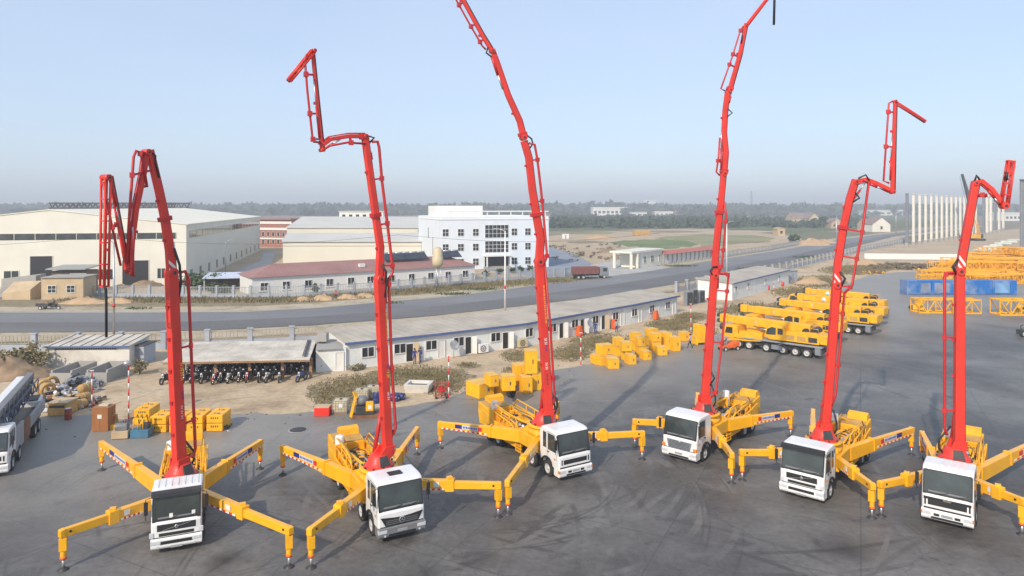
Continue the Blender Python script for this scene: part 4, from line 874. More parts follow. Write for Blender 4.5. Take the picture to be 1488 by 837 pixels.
gw = thing('coped_wall', k0, 0, 'white panelled boundary wall with red tile coping right of the gatehouse', 'wall'); o = V2(k0); L = (k1 - k0).length
mb = MB(); mb.beam(up(k0, 1.5) - o, up(k1, 1.5) - o, .25, 3.0); mb.build('panels', M['frame_white'], gw)
mb = MB(); mb.add([v - o for v in (up(k0 - n * 1.2, 3.02), up(k1 - n * 1.2, 3.02), up(k1 + n * .6, 4.0), up(k0 + n * .6, 4.0), up(k0 + n * .6, 3.02), up(k1 + n * .6, 3.02))], [(0, 1, 2, 3), (3, 2, 5, 4), (0, 4, 5, 1), (0, 3, 4), (1, 5, 2)]); mb.build('coping', M['coping'], gw)
k = 0
while k * 2.9 < L: MB().bb(-.25, .25, -.25, .25, 0, 3.0).build('pillar', M['concrete'], gw, 0, k0 + d * k * 2.9 - n * .15 - o); k += 1
# brick stack on the site and small site cabins
u = thing('brick_stack', G(933, 343), .1, 'brown brick block stack on the sandy site left of the green field', 'stack'); MB().bb(-4.5, 4.5, 0, 4, 0, 3.2).build('bricks', M['ochre'], u); MB().bb(-4.6, 4.6, -.1, 4.1, 3.21, 3.5).build('cover', M['tan'], u)
u = thing('white_cabin', G(822, 347), 0, 'small white cabin on the sand right of the office', 'cabin'); MB().bb(-1.7, 1.7, 0, 3, 0, 2.6).build('wall', M['farwhite'], u); MB().bb(-1.85, 1.85, -.15, 3.15, 2.605, 2.75).build('roof', M['concrete'], u); MB().bb(-.4, .4, -.04, 0, .02, 2).build('door', M['grey'], u)

# houses and works on the plain
def house(px0, px1, py, h, dep, rise, label, wm, rm, gable_right=False, nwin=3):
    d = HC * FPX / (py - HY); x0 = (px0 - CX) / FPX * d; x1 = (px1 - CX) / FPX * d; w_ = x1 - x0
    u = thing('farmhouse', (x0, d, 0), 0, label, 'house')
    if gable_right:
        xg = w_ * .52
        mb = MB(); mb.prism([(0, 0), (dep, 0), (dep, h), (dep / 2, h + rise), (0, h)], 0, w_, 0, Matrix(((0, 1, 0, 0), (1, 0, 0, 0), (0, 0, 1, 0), (0, 0, 0, 1)))); mb.build('wall', wm, u)
        mb = MB()
        for (ya, za, yb, zb) in ((-.4, h + .01, dep / 2, h + rise + .02), (dep / 2, h + rise + .02, dep + .4, h + .01)):
            mb.loft([[Vector((x, ya, za)), Vector((x, yb, zb)), Vector((x, yb, zb + .25)), Vector((x, ya, za + .25))] for x in (-.4, w_ + .4)])
        mb.build('roof', rm, u)
    else:
        mb = MB(); mb.prism([(0, 0), (w_, 0), (w_, h), (w_ / 2, h + rise), (0, h)], 0, dep); mb.build('wall', wm, u)
        mb = MB()
        for a, b in (((-.4, h + .01), (w_ / 2, h + rise + .03)), ((w_ / 2, h + rise + .03), (w_ + .4, h + .01))):
            mb.loft([[Vector((a[0], y, a[1])), Vector((b[0], y, b[1])), Vector((b[0], y, b[1] + .25)), Vector((a[0], y, a[1] + .25))] for y in (-.3, dep + .3)])
        mb.build('roof', rm, u)
    for k in range(nwin): x = w_ * (k + .5) / nwin; MB().bb(x - .7, x + .7, -.06, .02, h * .35, h * .75).build('window', M['glass2'], u)
    return u
house(1268, 1294, 337, 5.0, 14, 4.6, 'cream gabled house with brown roof beyond the end of the road', M['cream'], M['pink_roof'], False, 1)
house(1256, 1270, 335.5, 4.6, 10, 3.6, 'low brown roofed wing left of the cream gabled house', M['tan'], M['pink_roof'], True, 2)
house(1152, 1176, 325.5, 5.5, 18, 5, 'long farmhouse with pinkish brown roof in the green plain', M['tan'], M['pink_roof'], True, 3)
house(1176, 1191, 326, 5.2, 18, 5.6, 'pale gable end house joined right of the long farmhouse', M['tank'], M['pink_roof'], False, 1)
house(1208, 1226, 332, 4.2, 12, 3.6, 'pink walled house half behind the fifth red boom', M['tan'], M['pink_roof'], False, 2)
house(1130, 1141, 343, 4.0, 7, .6, 'small tan hut beside the sandy heaps at the far roadside', M['tan'], M['tan'], False, 1)
def works(px0, px1, py, h, dep, label, wm, rm, nwin=8, name='far_works'):
    d = HC * FPX / (py - HY); x0 = (px0 - CX) / FPX * d; w_ = (px1 - px0) / FPX * d
    u = thing(name, (x0, d, 0), 0, label, 'building')
    MB().bb(0, w_, 0, dep, 0, h).build('wall', wm, u); MB().bb(-.8, w_ + .8, -.8, dep + .8, h + .01, h + 1.4).build('roof', rm, u)
    for k in range(nwin): x = w_ * (k + .5) / nwin; MB().bb(x - w_ / nwin * .28, x + w_ / nwin * .28, -.1, .05, h * .3, h * .62).build('window', M['glass2'], u)
    return u
works(862, 918, 313.5, 14.5, 40, 'long white factory with a row of windows on the far plain', M['farwhite'], M['farwhite'], 9)
works(936, 953, 309, 32, 30, 'white tower block standing over the far woods', M['farwhite'], M['farwhite'], 4)
works(918, 940, 314, 6, 25, 'low pale shed right of the long white factory', M['farwhite'], M['beige_roof'], 3)
works(952, 978, 313.5, 6.5, 30, 'low white shed below the far tower block', M['farwhite'], M['farwhite'], 4)
works(979, 1010, 313, 8, 30, 'low pinkish shed right of the far tower block', M['tan'], M['coping'], 4)
works(1086, 1140, 311.5, 11, 60, 'wide pale works hall on the far plain right of the fourth boom', M['farwhite'], M['farwhite'], 8)
works(1112, 1128, 310.5, 18, 40, 'white upper block rising over the wide pale works hall', M['farwhite'], M['farwhite'], 3)
works(1154, 1169, 311, 16, 40, 'blue roofed shed on the far plain', M['farblue'], M['farblue'], 3)
works(1181, 1196, 310.5, 16, 40, 'second blue roofed shed right of the first on the far plain', M['farblue'], M['farblue'], 3)
works(1244, 1258, 311, 17, 40, 'third blue roofed shed seen right of the fifth boom', M['farblue'], M['farblue'], 3)
works(1262, 1312, 313, 9, 40, 'low white factory left of the row of white columns', M['farwhite'], M['farwhite'], 6)
works(1455, 1484, 321, 8.5, 30, 'low white works building behind the column rows at the right', M['farwhite'], M['farwhite'], 5)
works(770, 800, 320, 6.5, 12, 'low brown shed behind the right end of the office', M['tan'], M['pink_roof'], 3)
u = thing('far_chimney', (G(1092, 311)), 0, 'thin dark chimney on the horizon right of the fourth boom', 'chimney'); MB().cyl((0, 0, 0), (0, 0, 50), 2.8, 1.9, 14).build('shaft', M['col_dark'], u); MB().cyl((0, 0, 50), (0, 0, 51), 2.3, n=14).build('rim', M['dark'], u)
# white wall at the right
w0, w1 = G(1256, 376.5), G(1700, 380); ww = thing('white_wall', w0, 0, 'long low white wall crossing behind the heaps of yellow crane parts', 'wall'); o = V2(w0); d = (w1 - w0).normalized()
mb = MB(); mb.beam(up(w0, .95) - o, up(w1, .95) - o, .3, 1.9); mb.build('panels', M['farwhite'], ww)
mb = MB(); mb.beam(up(w0, 1.96) - o, up(w1, 1.96) - o, .42, .1); mb.build('coping', M['concrete'], ww)
# columns of the unfinished hall
ordn = ['first', 'second', 'third', 'fourth', 'fifth', 'sixth', 'seventh', 'eighth', 'ninth', 'tenth', 'eleventh', 'twelfth', 'thirteenth', 'fourteenth', 'fifteenth', 'sixteenth']
def column(p, h, s, m, label, group, brackets=True):
    u = thing('steel_column', p, R(44), label, 'column', group)
    mb = MB(); mb.bb(-s / 2, s / 2, -s / 2 - .06, -s / 2 + .08, 1.5, h).bb(-s / 2, s / 2, s / 2 - .08, s / 2 + .06, 1.5, h).bb(-.09, .09, -s / 2 + .08, s / 2 - .08, 1.5, h); mb.build('shaft', m, u)
    MB().bb(-s * .8, s * .8, -s * .8, s * .8, 0, 1.5).build('base', M['concrete'], u)
    MB().bb(-s * .7, s * .7, -s * .7, s * .7, h, h + .25).build('cap', m, u)
    if brackets: MB().bb(s / 2, s / 2 + .7, -.3, .3, h * .72, h * .72 + .6).build('bracket', m, u)
    return u
c0 = Vector((168.2, 293, 0)); cs = (Vector((233.6, 362, 0)) - c0) / 9
cc = Vector((168.2, 293, 0))
for i in range(15):
    p = c0 + cs * i
    lb = 'grey primed column at the left end of the long row of tall columns' if i == 0 else 'tall white column, %s from the left in the long row' % ordn[i]
    column(p, 22.3, .85, M['col_dark'] if i == 0 else M['columns'], lb, 'columns of the unfinished hall')
for i, (px, d_) in enumerate(((1429.5, 395), (1434.5, 410), (1440, 430), (1446, 450), (1452, 470), (1458, 500))):
    column(Vector(((px - CX) / FPX * d_, d_, 0)), 23.5 if i < 3 else 21, 1.2, M['col_dark'] if i in (0, 3) else M['columns'], '%s column in the short row right of the sixth boom, %s from the left' % ('grey' if i in (0, 3) else 'white', ordn[i]), 'columns in the second row')
column(Vector((.742 * 258, 258, 0)), 27, 1.5, M['col_dark'], 'thick dark grey column at the right edge of the picture', 'columns of the unfinished hall')
# pale green sheets lying on the sand
rn = random.Random(5)
for i in range(7):
    g = G(1428 + i * 7.5, 366 - i * 2.6); u = thing('sheet_bundle', g, rn.uniform(0, 3), 'bundle of pale green sheets on the sand beyond the white wall, %s from the left' % ordn[i], 'bundle', 'bundles of pale sheets')
    MB().bb(-3.2, 3.2, -.7, .7, .25, 1.0).build('sheets', M['palegreen'], u, .06); MB().bb(-2.2, -2, -.75, .75, 0, .25).bb(2, 2.2, -.75, .75, 0, .25).build('bearer', M['wood'], u)
# ---------------------------------------------------------------- concrete pump trucks
WHEEL = {}
def wheel_proto(r, wd, rimm):
    key = (r, wd, rimm.name)
    if key in WHEEL: return WHEEL[key]
    RX = Matrix.Rotation(R(90), 4, 'X')
    mb = MB(); mb.lathe([(r * .58, -wd / 2), (r * .9, -wd / 2), (r, -wd * .36), (r, wd * .36), (r * .9, wd / 2), (r * .58, wd / 2)], RX, 24, 0, True, False)
    t = mb.build('tyre', M['rubber'])
    mb = MB(); mb.lathe([(.001, -wd * .5), (r * .16, -wd * .5), (r * .2, -wd * .30), (r * .42, -wd * .22), (r * .5, -wd * .42), (r * .6, -wd * .47), (r * .6, wd * .47), (r * .5, wd * .42), (r * .42, wd * .22), (r * .2, wd * .30), (r * .16, wd * .5), (.001, wd * .5)], RX, 20, 0, True, False)
    for s in (-1, 1):
        for k in range(8): a = k * .785; mb.cyl((math.cos(a) * r * .3, s * wd * .24, math.sin(a) * r * .3), (math.cos(a) * r * .3, s * wd * .30, math.sin(a) * r * .3), r * .04, n=6)
    m = mb.build('rim', rimm)
    WHEEL[key] = (t.data, m.data)
    bpy.data.objects.remove(t); bpy.data.objects.remove(m)
    return WHEEL[key]
def wheel(par, x, y, r=.52, wd=.34, rimm=None):
    td, rd = wheel_proto(r, wd, rimm or M['rim'])
    a = bpy.data.objects.new('wheel', td); C.objects.link(a); a.parent = par; a.location = (x, y, r)
    b = bpy.data.objects.new('rim', rd); C.objects.link(b); b.parent = a
    return a
def text_mesh(txt, size, m, name, par, Mx, depth=.004):
    cu = bpy.data.curves.new(name, 'FONT'); cu.body = txt; cu.size = size; cu.extrude = depth; cu.align_x = 'CENTER'; cu.align_y = 'CENTER'
    ob = bpy.data.objects.new(name, cu); C.objects.link(ob); bpy.context.view_layer.update()
    me = bpy.data.meshes.new_from_object(ob.evaluated_get(bpy.context.evaluated_depsgraph_get()))
    bpy.data.objects.remove(ob); me.name = name; me.materials.clear(); me.materials.append(m)
    o = bpy.data.objects.new(name, me); C.objects.link(o); o.parent = par; o.matrix_local = Mx; return o

def cab(T, X, st):           # X: local x of the cab front; st: style
    W = st.get('W', 1.235); L = 2.15; zr = st.get('roof', 3.06)
    lean = st.get('lean', .24); zb = 1.70
    prof = [(X, .78), (X, 1.50), (X - .07, zb - .02), (X - lean - .07, zr - .20), (X - lean - .17, zr - .05), (X - lean - .55, zr), (X - L + .25, zr + .02), (X - L, zr - .22), (X - L, 1.02), (X - L + .12, .95), (X - .62 - 1.3 + 0.0, .95)]
    arch = []
    for k in range(7):
        a = math.pi - k * math.pi / 6; arch.append((X - 1.32 + .60 * math.cos(a), .80 + .48 * math.sin(a)))
    prof = prof[:-1] + arch[:1] + arch[1:]
    def ring(y, s):                                  # the front bows back and the roof dips towards the corners
        return [Vector((x - s * (1.0 if x > X - .75 else .0) , y, z - (s * .5 if z > zr - .1 else 0))) for x, z in prof]
    mb = MB(); mb.loft([ring(-W, .085), ring(-W + .07, .025), ring(-W + .22, .0), ring(W - .22, .0), ring(W - .07, .025), ring(W, .085)]); body = mb.build('cab', M['white'], T, .05)
    # windscreen, set 4 mm proud of the sloping front
    def fr(y, z, out):       # point on the sloping screen plane
        t = (z - (zb - .02)) / ((zr - .20) - (zb - .02)); x = X - .07 - lean * t
        nx, nz = (zr - .20 - zb + .02), lean; l = math.hypot(nx, nz)
        return Vector((x + out * nx / l, y, z + out * nz / l))
    def screen(y0, y1, z0, z1, o0, o1, m, name, cut=0):
        mb = MB(); ring = lambda o: [fr(y0, z0, o), fr(y1, z0, o), fr(y1, z1 - cut, o), fr(y1 - cut, z1, o), fr(y0 + cut, z1, o), fr(y0, z1 - cut, o)] if cut else [fr(y0, z0, o), fr(y1, z0, o), fr(y1, z1, o), fr(y0, z1, o)]
        mb.loft([ring(o0), ring(o1)]); return mb.build(name, m, body)
    zt = zr - .25
    screen(-W + .05, W - .05, zb - .08, zt + .06, -.08, .008, M['black'], 'screen_surround', .06)
    ws = screen(-W + .11, W - .11, zb + .02, zt + .01, -.004, .016, M['glass'], 'windscreen', .07)
    screen(-W + .30, W - .30, zb + .05, zb + .13, .0165, .0185, M['bumper'], 'dashboard')
    if st.get('panel'):
        MB().bb(X - .02, X + .012, -W + .1, W - .1, 1.365, 1.50).build('screen_panel', M['black'], body)
    for y in (-.5, .35): MB().beam(fr(y, zb - .02, .03), fr(y + .55, zb + .12, .03), .03, .02).build('wiper', M['black'], body)
    for y in st.get('papers', ()): screen(y - .08, y + .08, zb + .06, zb + .26, .019, .023, M['frame_white'], 'paper')
    # side windows and doors
    for s in (-1, 1):
        mb = MB(); q = [(X - .30, zb + .06), (X - .30 - lean * .7, zt - .02), (X - 1.22, zt - .02), (X - 1.22, zb + .06)]
        mb.prism(q, s * (W - .01), s * (W + .010)); dr = mb.build('side_window', M['glass'], body)
        if st.get('rear_window', True):
            mb = MB(); mb.prism([(X - 1.42, zb + .1), (X - 1.42, zt - .04), (X - 1.78, zt - .04), (X - 1.78, zb + .1)], s * (W - .01), s * (W + .010)); mb.build('rear_window', M['glass'], body)
        mb = MB()
        for a, b in (((X - .24, 1.30), (X - .24, zb)), ((X - 1.31, 1.32), (X - 1.31, zt + .05)), ((X - .28, zt + .04), (X - 1.31, zt + .04))): mb.beam((a[0], s * (W + .003), a[1]), (b[0], s * (W + .003), b[1]), .014, .014)
        mb.build('door_seam', M['dark'], body)
        mb = MB(); mb.bb(X - 1.26, X - 1.08, s * (W + .001), s * (W + .035), 1.60, 1.66); mb.build('handle', M['black'], body)
        mb = MB(); mb.tube([(X - .22, s * W, zt), (X - .02, s * (W + .22), zt), (X - .02, s * (W + .22), zb + .1)], .022, 5)
        mb.bb(X - .06, X + .0, s * (W + .12), s * (W + .30), zb + .35, zt - .12); mb.build('mirror', M['black'], body, .02)
        mb = MB(); mb.bb(X - .55, X - .38, s * (W - .02), s * (W + .012), 1.28, 1.40); mb.build('side_lamp', M['amber'], body)
        # step and arch lip
        mb = MB(); P = [(X - 1.32 + .60 * math.cos(math.pi * k / 8), .80 + .48 * math.sin(math.pi * k / 8)) for k in range(9)]
        mb.strip([Vector((x, s * (W + .0), z)) for x, z in P], [.07] * 9, [.10] * 9, (0, 1, 0)); mb.build('wheel_arch', M['black'], body)
    # bumper, grille, lamps
    bm_ = st.get('bumper', M['white'])
    mb = MB(); mb.prism([(X - .55, .36), (X + .02, .34), (X + .09, .44), (X + .09, .80), (X + .03, .86), (X - .55, .86)], -W - .01, W + .01); bump = mb.build('bumper', bm_, body, .03)
    mb = MB(); mb.bb(X - .02, X + .012, -W + .1, W - .1, .865, .945 if st['grille'] == 'wide' else .9); mb.build('bumper_gap', M['black'], body)
    mb = MB(); mb.bb(X + .08, X + .096, -.72, .72, .56 if st['grille'] == 'three' else .41, .72 if st['grille'] == 'three' else .52); mb.build('air_slot', M['black'], bump)
    mb = MB(); mb.bb(X + .07, X + .105, -.26, .26, .36, .46) if st['grille'] == 'three' else mb.bb(X + .07, X + .10, -.26, .26, .57, .70); mb.build('number_plate', M['grey'], bump)
    for s in (-1, 1):
        mb = MB(); mb.bb(X + .02, X + .105, s * (W - .44), s * (W - .06), .58, .76); mb.build('headlight', M['lamp'], bump, .03)
        mb = MB(); mb.bb(X - .10, X + .10, s * (W - .055), s * (W + .016), .58, .78); mb.build('indicator', M['amber'] if st.get('amber') else M['lamp'], bump, .01)
        mb = MB(); mb.cyl((X + .06, s * (W - .32), .46), (X + .098, s * (W - .32), .46), .055, n=10); mb.build('fog_lamp', M['lamp'], bump)
    g = st['grille']
    def gbar(y0, y1, z0, z1, name='grille', m=None, slats=2):
        mb = MB(); mb.bb(X - .02, X + .014, y0, y1, z0, z1); o = mb.build(name, m or M['black'], body, .01)
        if slats:
            mb = MB()
            for k in range(slats): zz = z0 + (z1 - z0) * (k + .5) / slats; mb.bb(X + .014, X + .024, y0 + .03, y1 - .03, zz - .012, zz + .012)
            mb.build('slats', M['dark'], o)
        return o
    if g == 'three':
        o = gbar(-.86, .86, 1.18, 1.50, slats=3); gbar(-.78, .78, .93, 1.08, 'lower_grille', slats=1)
        MB().beam((X + .032, -.62, 1.22), (X + .032, .62, 1.46), .012, .045, up=(1, 0, 0)).build('diagonal_bar', M['steel'], o)
        mb = MB(); mb.lathe([(.05, 0), (.085, 0), (.085, .02), (.05, .02)], Matrix.Translation((X + .026, 0, 1.34)) @ Matrix.Rotation(R(90), 4, 'Y'), 16, 0, True, False); mb.build('emblem', M['steel'], o)
        for s in (-1, 1): MB().bb(X - .04, X + .03, s * 1.0, s * 1.2, .90, 1.16).build('upper_headlight', M['lamp'], body, .03)
    elif g == 'vee':
        mb = MB(); mb.loft([[Vector((x, y, z)) for y, z in ((-1.12, 1.36), (-.86, .90), (.86, .90), (1.12, 1.36), (.45, 1.28), (0, 1.25), (-.45, 1.28))] for x in (X - .02, X + .03)]); o = mb.build('grille', M['black'], body)
        mb = MB()
        for z in (.98, 1.07, 1.16): mb.bb(X + .03, X + .045, -.84, .84, z - .012, z + .012)
        mb.build('slats', M['bumper'], o)
        mb = MB(); Mx = Matrix.Translation((X + .05, 0, 1.12)) @ Matrix.Rotation(R(90), 4, 'Y'); mb.lathe([(.13, 0), (.155, 0), (.155, .02), (.13, .02)], Mx, 24, 0, True, False)
        for k in range(3): a = R(90) + k * 2.0944; mb.beam((X + .06, 0, 1.12), (X + .06, .135 * math.cos(a), 1.12 + .135 * math.sin(a)), .03, .012, .008, .012, up=(1, 0, 0))
        mb.build('emblem', M['steel'], o)
    elif g == 'wide':
        o = gbar(-.88, .88, 1.08, 1.36, slats=3)
        for s in (-1, 1): MB().bb(X + .07, X + .102, s * .34, s * .60, .57, .70).build('bumper_vent', M['black'], bump)
        for s in (-1, 1): MB().bb(X - .08, X + .01, s * .96, s * 1.04, 1.06, 1.38).build('vent', M['black'], body)
    else:
        mb = MB(); mb.loft([[Vector((x, y, z)) for y, z in ((-.78, .90), (.78, .90), (.9, 1.44), (-.9, 1.44))] for x in (X - .02, X + .025)]); o = mb.build('grille', M['col_dark'], body)
        mb = MB()
        for k in range(6): mb.bb(X + .025, X + .036, -.76, .76, .96 + k * .085, .985 + k * .085)
        mb.build('slats', M['black'], o)
        mb = MB(); mb.lathe([(.07, 0), (.11, 0), (.11, .02), (.07, .02)], Matrix.Translation((X + .04, 0, 1.36)) @ Matrix.Rotation(R(90), 4, 'Y'), 20, 0, True, False); mb.build('emblem', M['steel'], o)
        for s in (-1, 1): MB().bb(X - .12, X + .03, s * 1.0, s * 1.245, .92, 1.12).build('corner_lamp', M['amber'], body, .02)
    if st.get('badge'):
        text_mesh(st['badge'], .13, M['tank'], 'badge', body, Matrix.Translation((X + .016, 0, 1.432)) @ Matrix.Rotation(R(90), 4, 'Z') @ Matrix.Rotation(R(90), 4, 'X'))
    if st.get('visor'):
        mb = MB(); mb.loft([[fr(y, zt + .02, .02), fr(y, zt - .02, .24), fr(y, zt + .16, .26), fr(y, zt + .26, .02)] for y in (-W + .02, W - .02)]); mb.build('sun_visor', M['dark'] if st['visor'] == 1 else M['black'], body)
    if st.get('hatch'):
        mb = MB(); mb.bb(X - 1.35, X - .85, -.36, .36, zr - .01, zr + .05); mb.build('roof_hatch', M['black'], body, .02)
    if st.get('ribs'):
        mb = MB()
        for k in range(7): y = -.9 + k * .3; mb.bb(X - L + .3, X - .7, y - .05, y + .05, zr - .01, zr + .035)
        mb.build('roof_ribs', M['white'], body, .01)
    if st.get('side_panel'):
        MB().bb(X - L - .02, X - L + .25, -W - .004, W + .004, zr - .55, zr - .3).build('rear_trim', M['bumper'], body)
    return body

def striplabel(par, p0, p1, nrm, h, zoff, mirrored=False):   # blue, pale and red label band on the arm's side
    d = (p1 - p0); o = nrm * .012
    for a, b, m, nm in ((.0, .26, 'bluelabel', 'label_blue'), (.26, .86, 'palelabel', 'label_pale'), (.86, 1.0, 'redlabel', 'label_red')):
        MB().beam(p0 + d * a + o + Vector((0, 0, zoff)), p0 + d * b + o + Vector((0, 0, zoff)), .02, h).build(nm, M[m], par)
    mb = MB()                                                # lettering too small to read: a row of strokes
    for k in range(9):
        a = .30 + k * .06; mb.beam(p0 + d * a + o * 1.9 + Vector((0, 0, zoff)), p0 + d * (a + .034) + o * 1.9 + Vector((0, 0, zoff)), .012, h * .5)
    mb.build('label_strokes', M['bluelabel'], par)
def hazard(par, p0, p1, nrm, z, h=.10, n=13):
    d = (p1 - p0); mb = MB()
    for k in range(n):
        a, b = k / n, (k + 1) / n; mb.beam(p0 + d * a + nrm * .012 + Vector((0, 0, z)), p0 + d * b + nrm * .012 + Vector((0, 0, z)), .02, h, m=k % 2)
    mb.build('hazard_tape', [M['frame_white'], M['redlabel']], par)
def jack(arm, tip, foot_z, m=None):
    mb = MB(); mb.bb(tip.x - .16, tip.x + .16, tip.y - .16, tip.y + .16, .95, tip.z - .21); mb.cyl((tip.x, tip.y, .55), (tip.x, tip.y, .95), .13, n=12); col = mb.build('jack', M['yellow'], arm, .02)
    MB().cyl((tip.x, tip.y, .54), (tip.x, tip.y, .66), .15, n=12).build('jack_collar', M['orange'], col)
    MB().cyl((tip.x, tip.y, .1), (tip.x, tip.y, .56), .065, n=10).build('jack_rod', M['steel'], col)
    mb = MB(); mb.lathe([(.26, foot_z), (.26, foot_z + .05), (.12, foot_z + .13), (.1, foot_z + .16)], Matrix.Translation((tip.x, tip.y, 0)), 14); mb.build('jack_foot', M['dark'], col)
def front_arm(T, piv, foot, knee_frac=.5):
    tip = Vector((foot.x, foot.y, 1.76)); p = Vector((piv.x, piv.y, 1.66)); d = tip - p; mid = p + d * knee_frac
    mb = MB(); mb.beam(p, mid, .40, .58, .36, .52); arm = mb.build('front_outrigger', M['yellow'], T, .03)
    MB().beam(mid - d.normalized() * .02, tip + d.normalized() * .0, .28, .40, .26, .38).build('outer_beam', M['yellow'], arm, .03)
    dn = d.normalized()
    MB().beam(mid - dn * .22, mid + dn * .26, .46, .66, .44, .64).build('collar', M['yellow'], arm, .03)
    MB().bb(mid.x - .14, mid.x + .14, mid.y - .14, mid.y + .14, mid.z + .3, mid.z + .44).build('collar_lug', M['yellow'], arm, .02)
    # bent end piece
    MB().beam(tip - dn * .05, tip + dn * .18, .30, .42, .30, .34).build('arm_head', M['yellow'], arm, .04)
    nrm = Vector((-dn.y, dn.x, 0)).normalized()
    for s in (-1, 1):
        n = nrm * s; e = n * .20
        hazard(arm, p + dn * .9 + e, mid - dn * .3 + e, n, -.2, .09, 9)
        MB().beam(p + d * .34 + n * .215 + Vector((0, 0, .06)), p + d * .40 + n * .215 + Vector((0, 0, .06)), .02, .26).build('sticker', M['frame_white'], arm)
        MB().cyl(tip - dn * .25 + n * .12 + Vector((0, 0, .02)), tip - dn * .25 + n * .16 + Vector((0, 0, .02)), .06, n=10).build('pin', M['black'], arm)
    jack(arm, tip, 0)
    return arm
def rear_arm(T, piv, foot, flip):
    tip = Vector((foot.x, foot.y, 1.74)); p = Vector((piv.x, piv.y, 1.58)); d = tip - p; dn = d.normalized(); L = d.length
    nrm = Vector((-dn.y, dn.x, 0)).normalized()
    side = lambda v, z: v + Vector((0, 0, z))
    mb = MB(); q = []
    for f, top, bot, w in ((0, .36, -.48, .42), (.34, .33, -.42, .38), (.36, .31, -.40, .32), (1, .17, -.19, .27)):
        c = p + d * f; q.append([c - nrm * w / 2 + Vector((0, 0, bot)), c + nrm * w / 2 + Vector((0, 0, bot)), c + nrm * w / 2 + Vector((0, 0, top)), c - nrm * w / 2 + Vector((0, 0, top))])
    mb.loft(q); arm = mb.build('rear_outrigger', M['yellow'], T, .025)
    MB().beam(tip - dn * .06, tip + dn * .17, .30, .40, .30, .34).build('arm_head', M['yellow'], arm, .03)
    MB().beam(p + d * .345, p + d * .365, .46, .80).build('collar', M['yellow'], arm, .01)
    for s in (-1, 1):
        n = nrm * s; e0, e1 = n * .150, n * .135
        a, b = p + d * .46 + n * (.155), p + d * .80 + n * (.142)
        if flip: a, b = b, a
        # blue end towards the tip as in the photograph
        striplabel(arm, b, a, n, .26, .03)
        hazard(arm, p + d * .40 + n * .155, p + d * .98 + n * .133, n, -.235, .085, 19)
    jack(arm, tip, 0)
    return arm

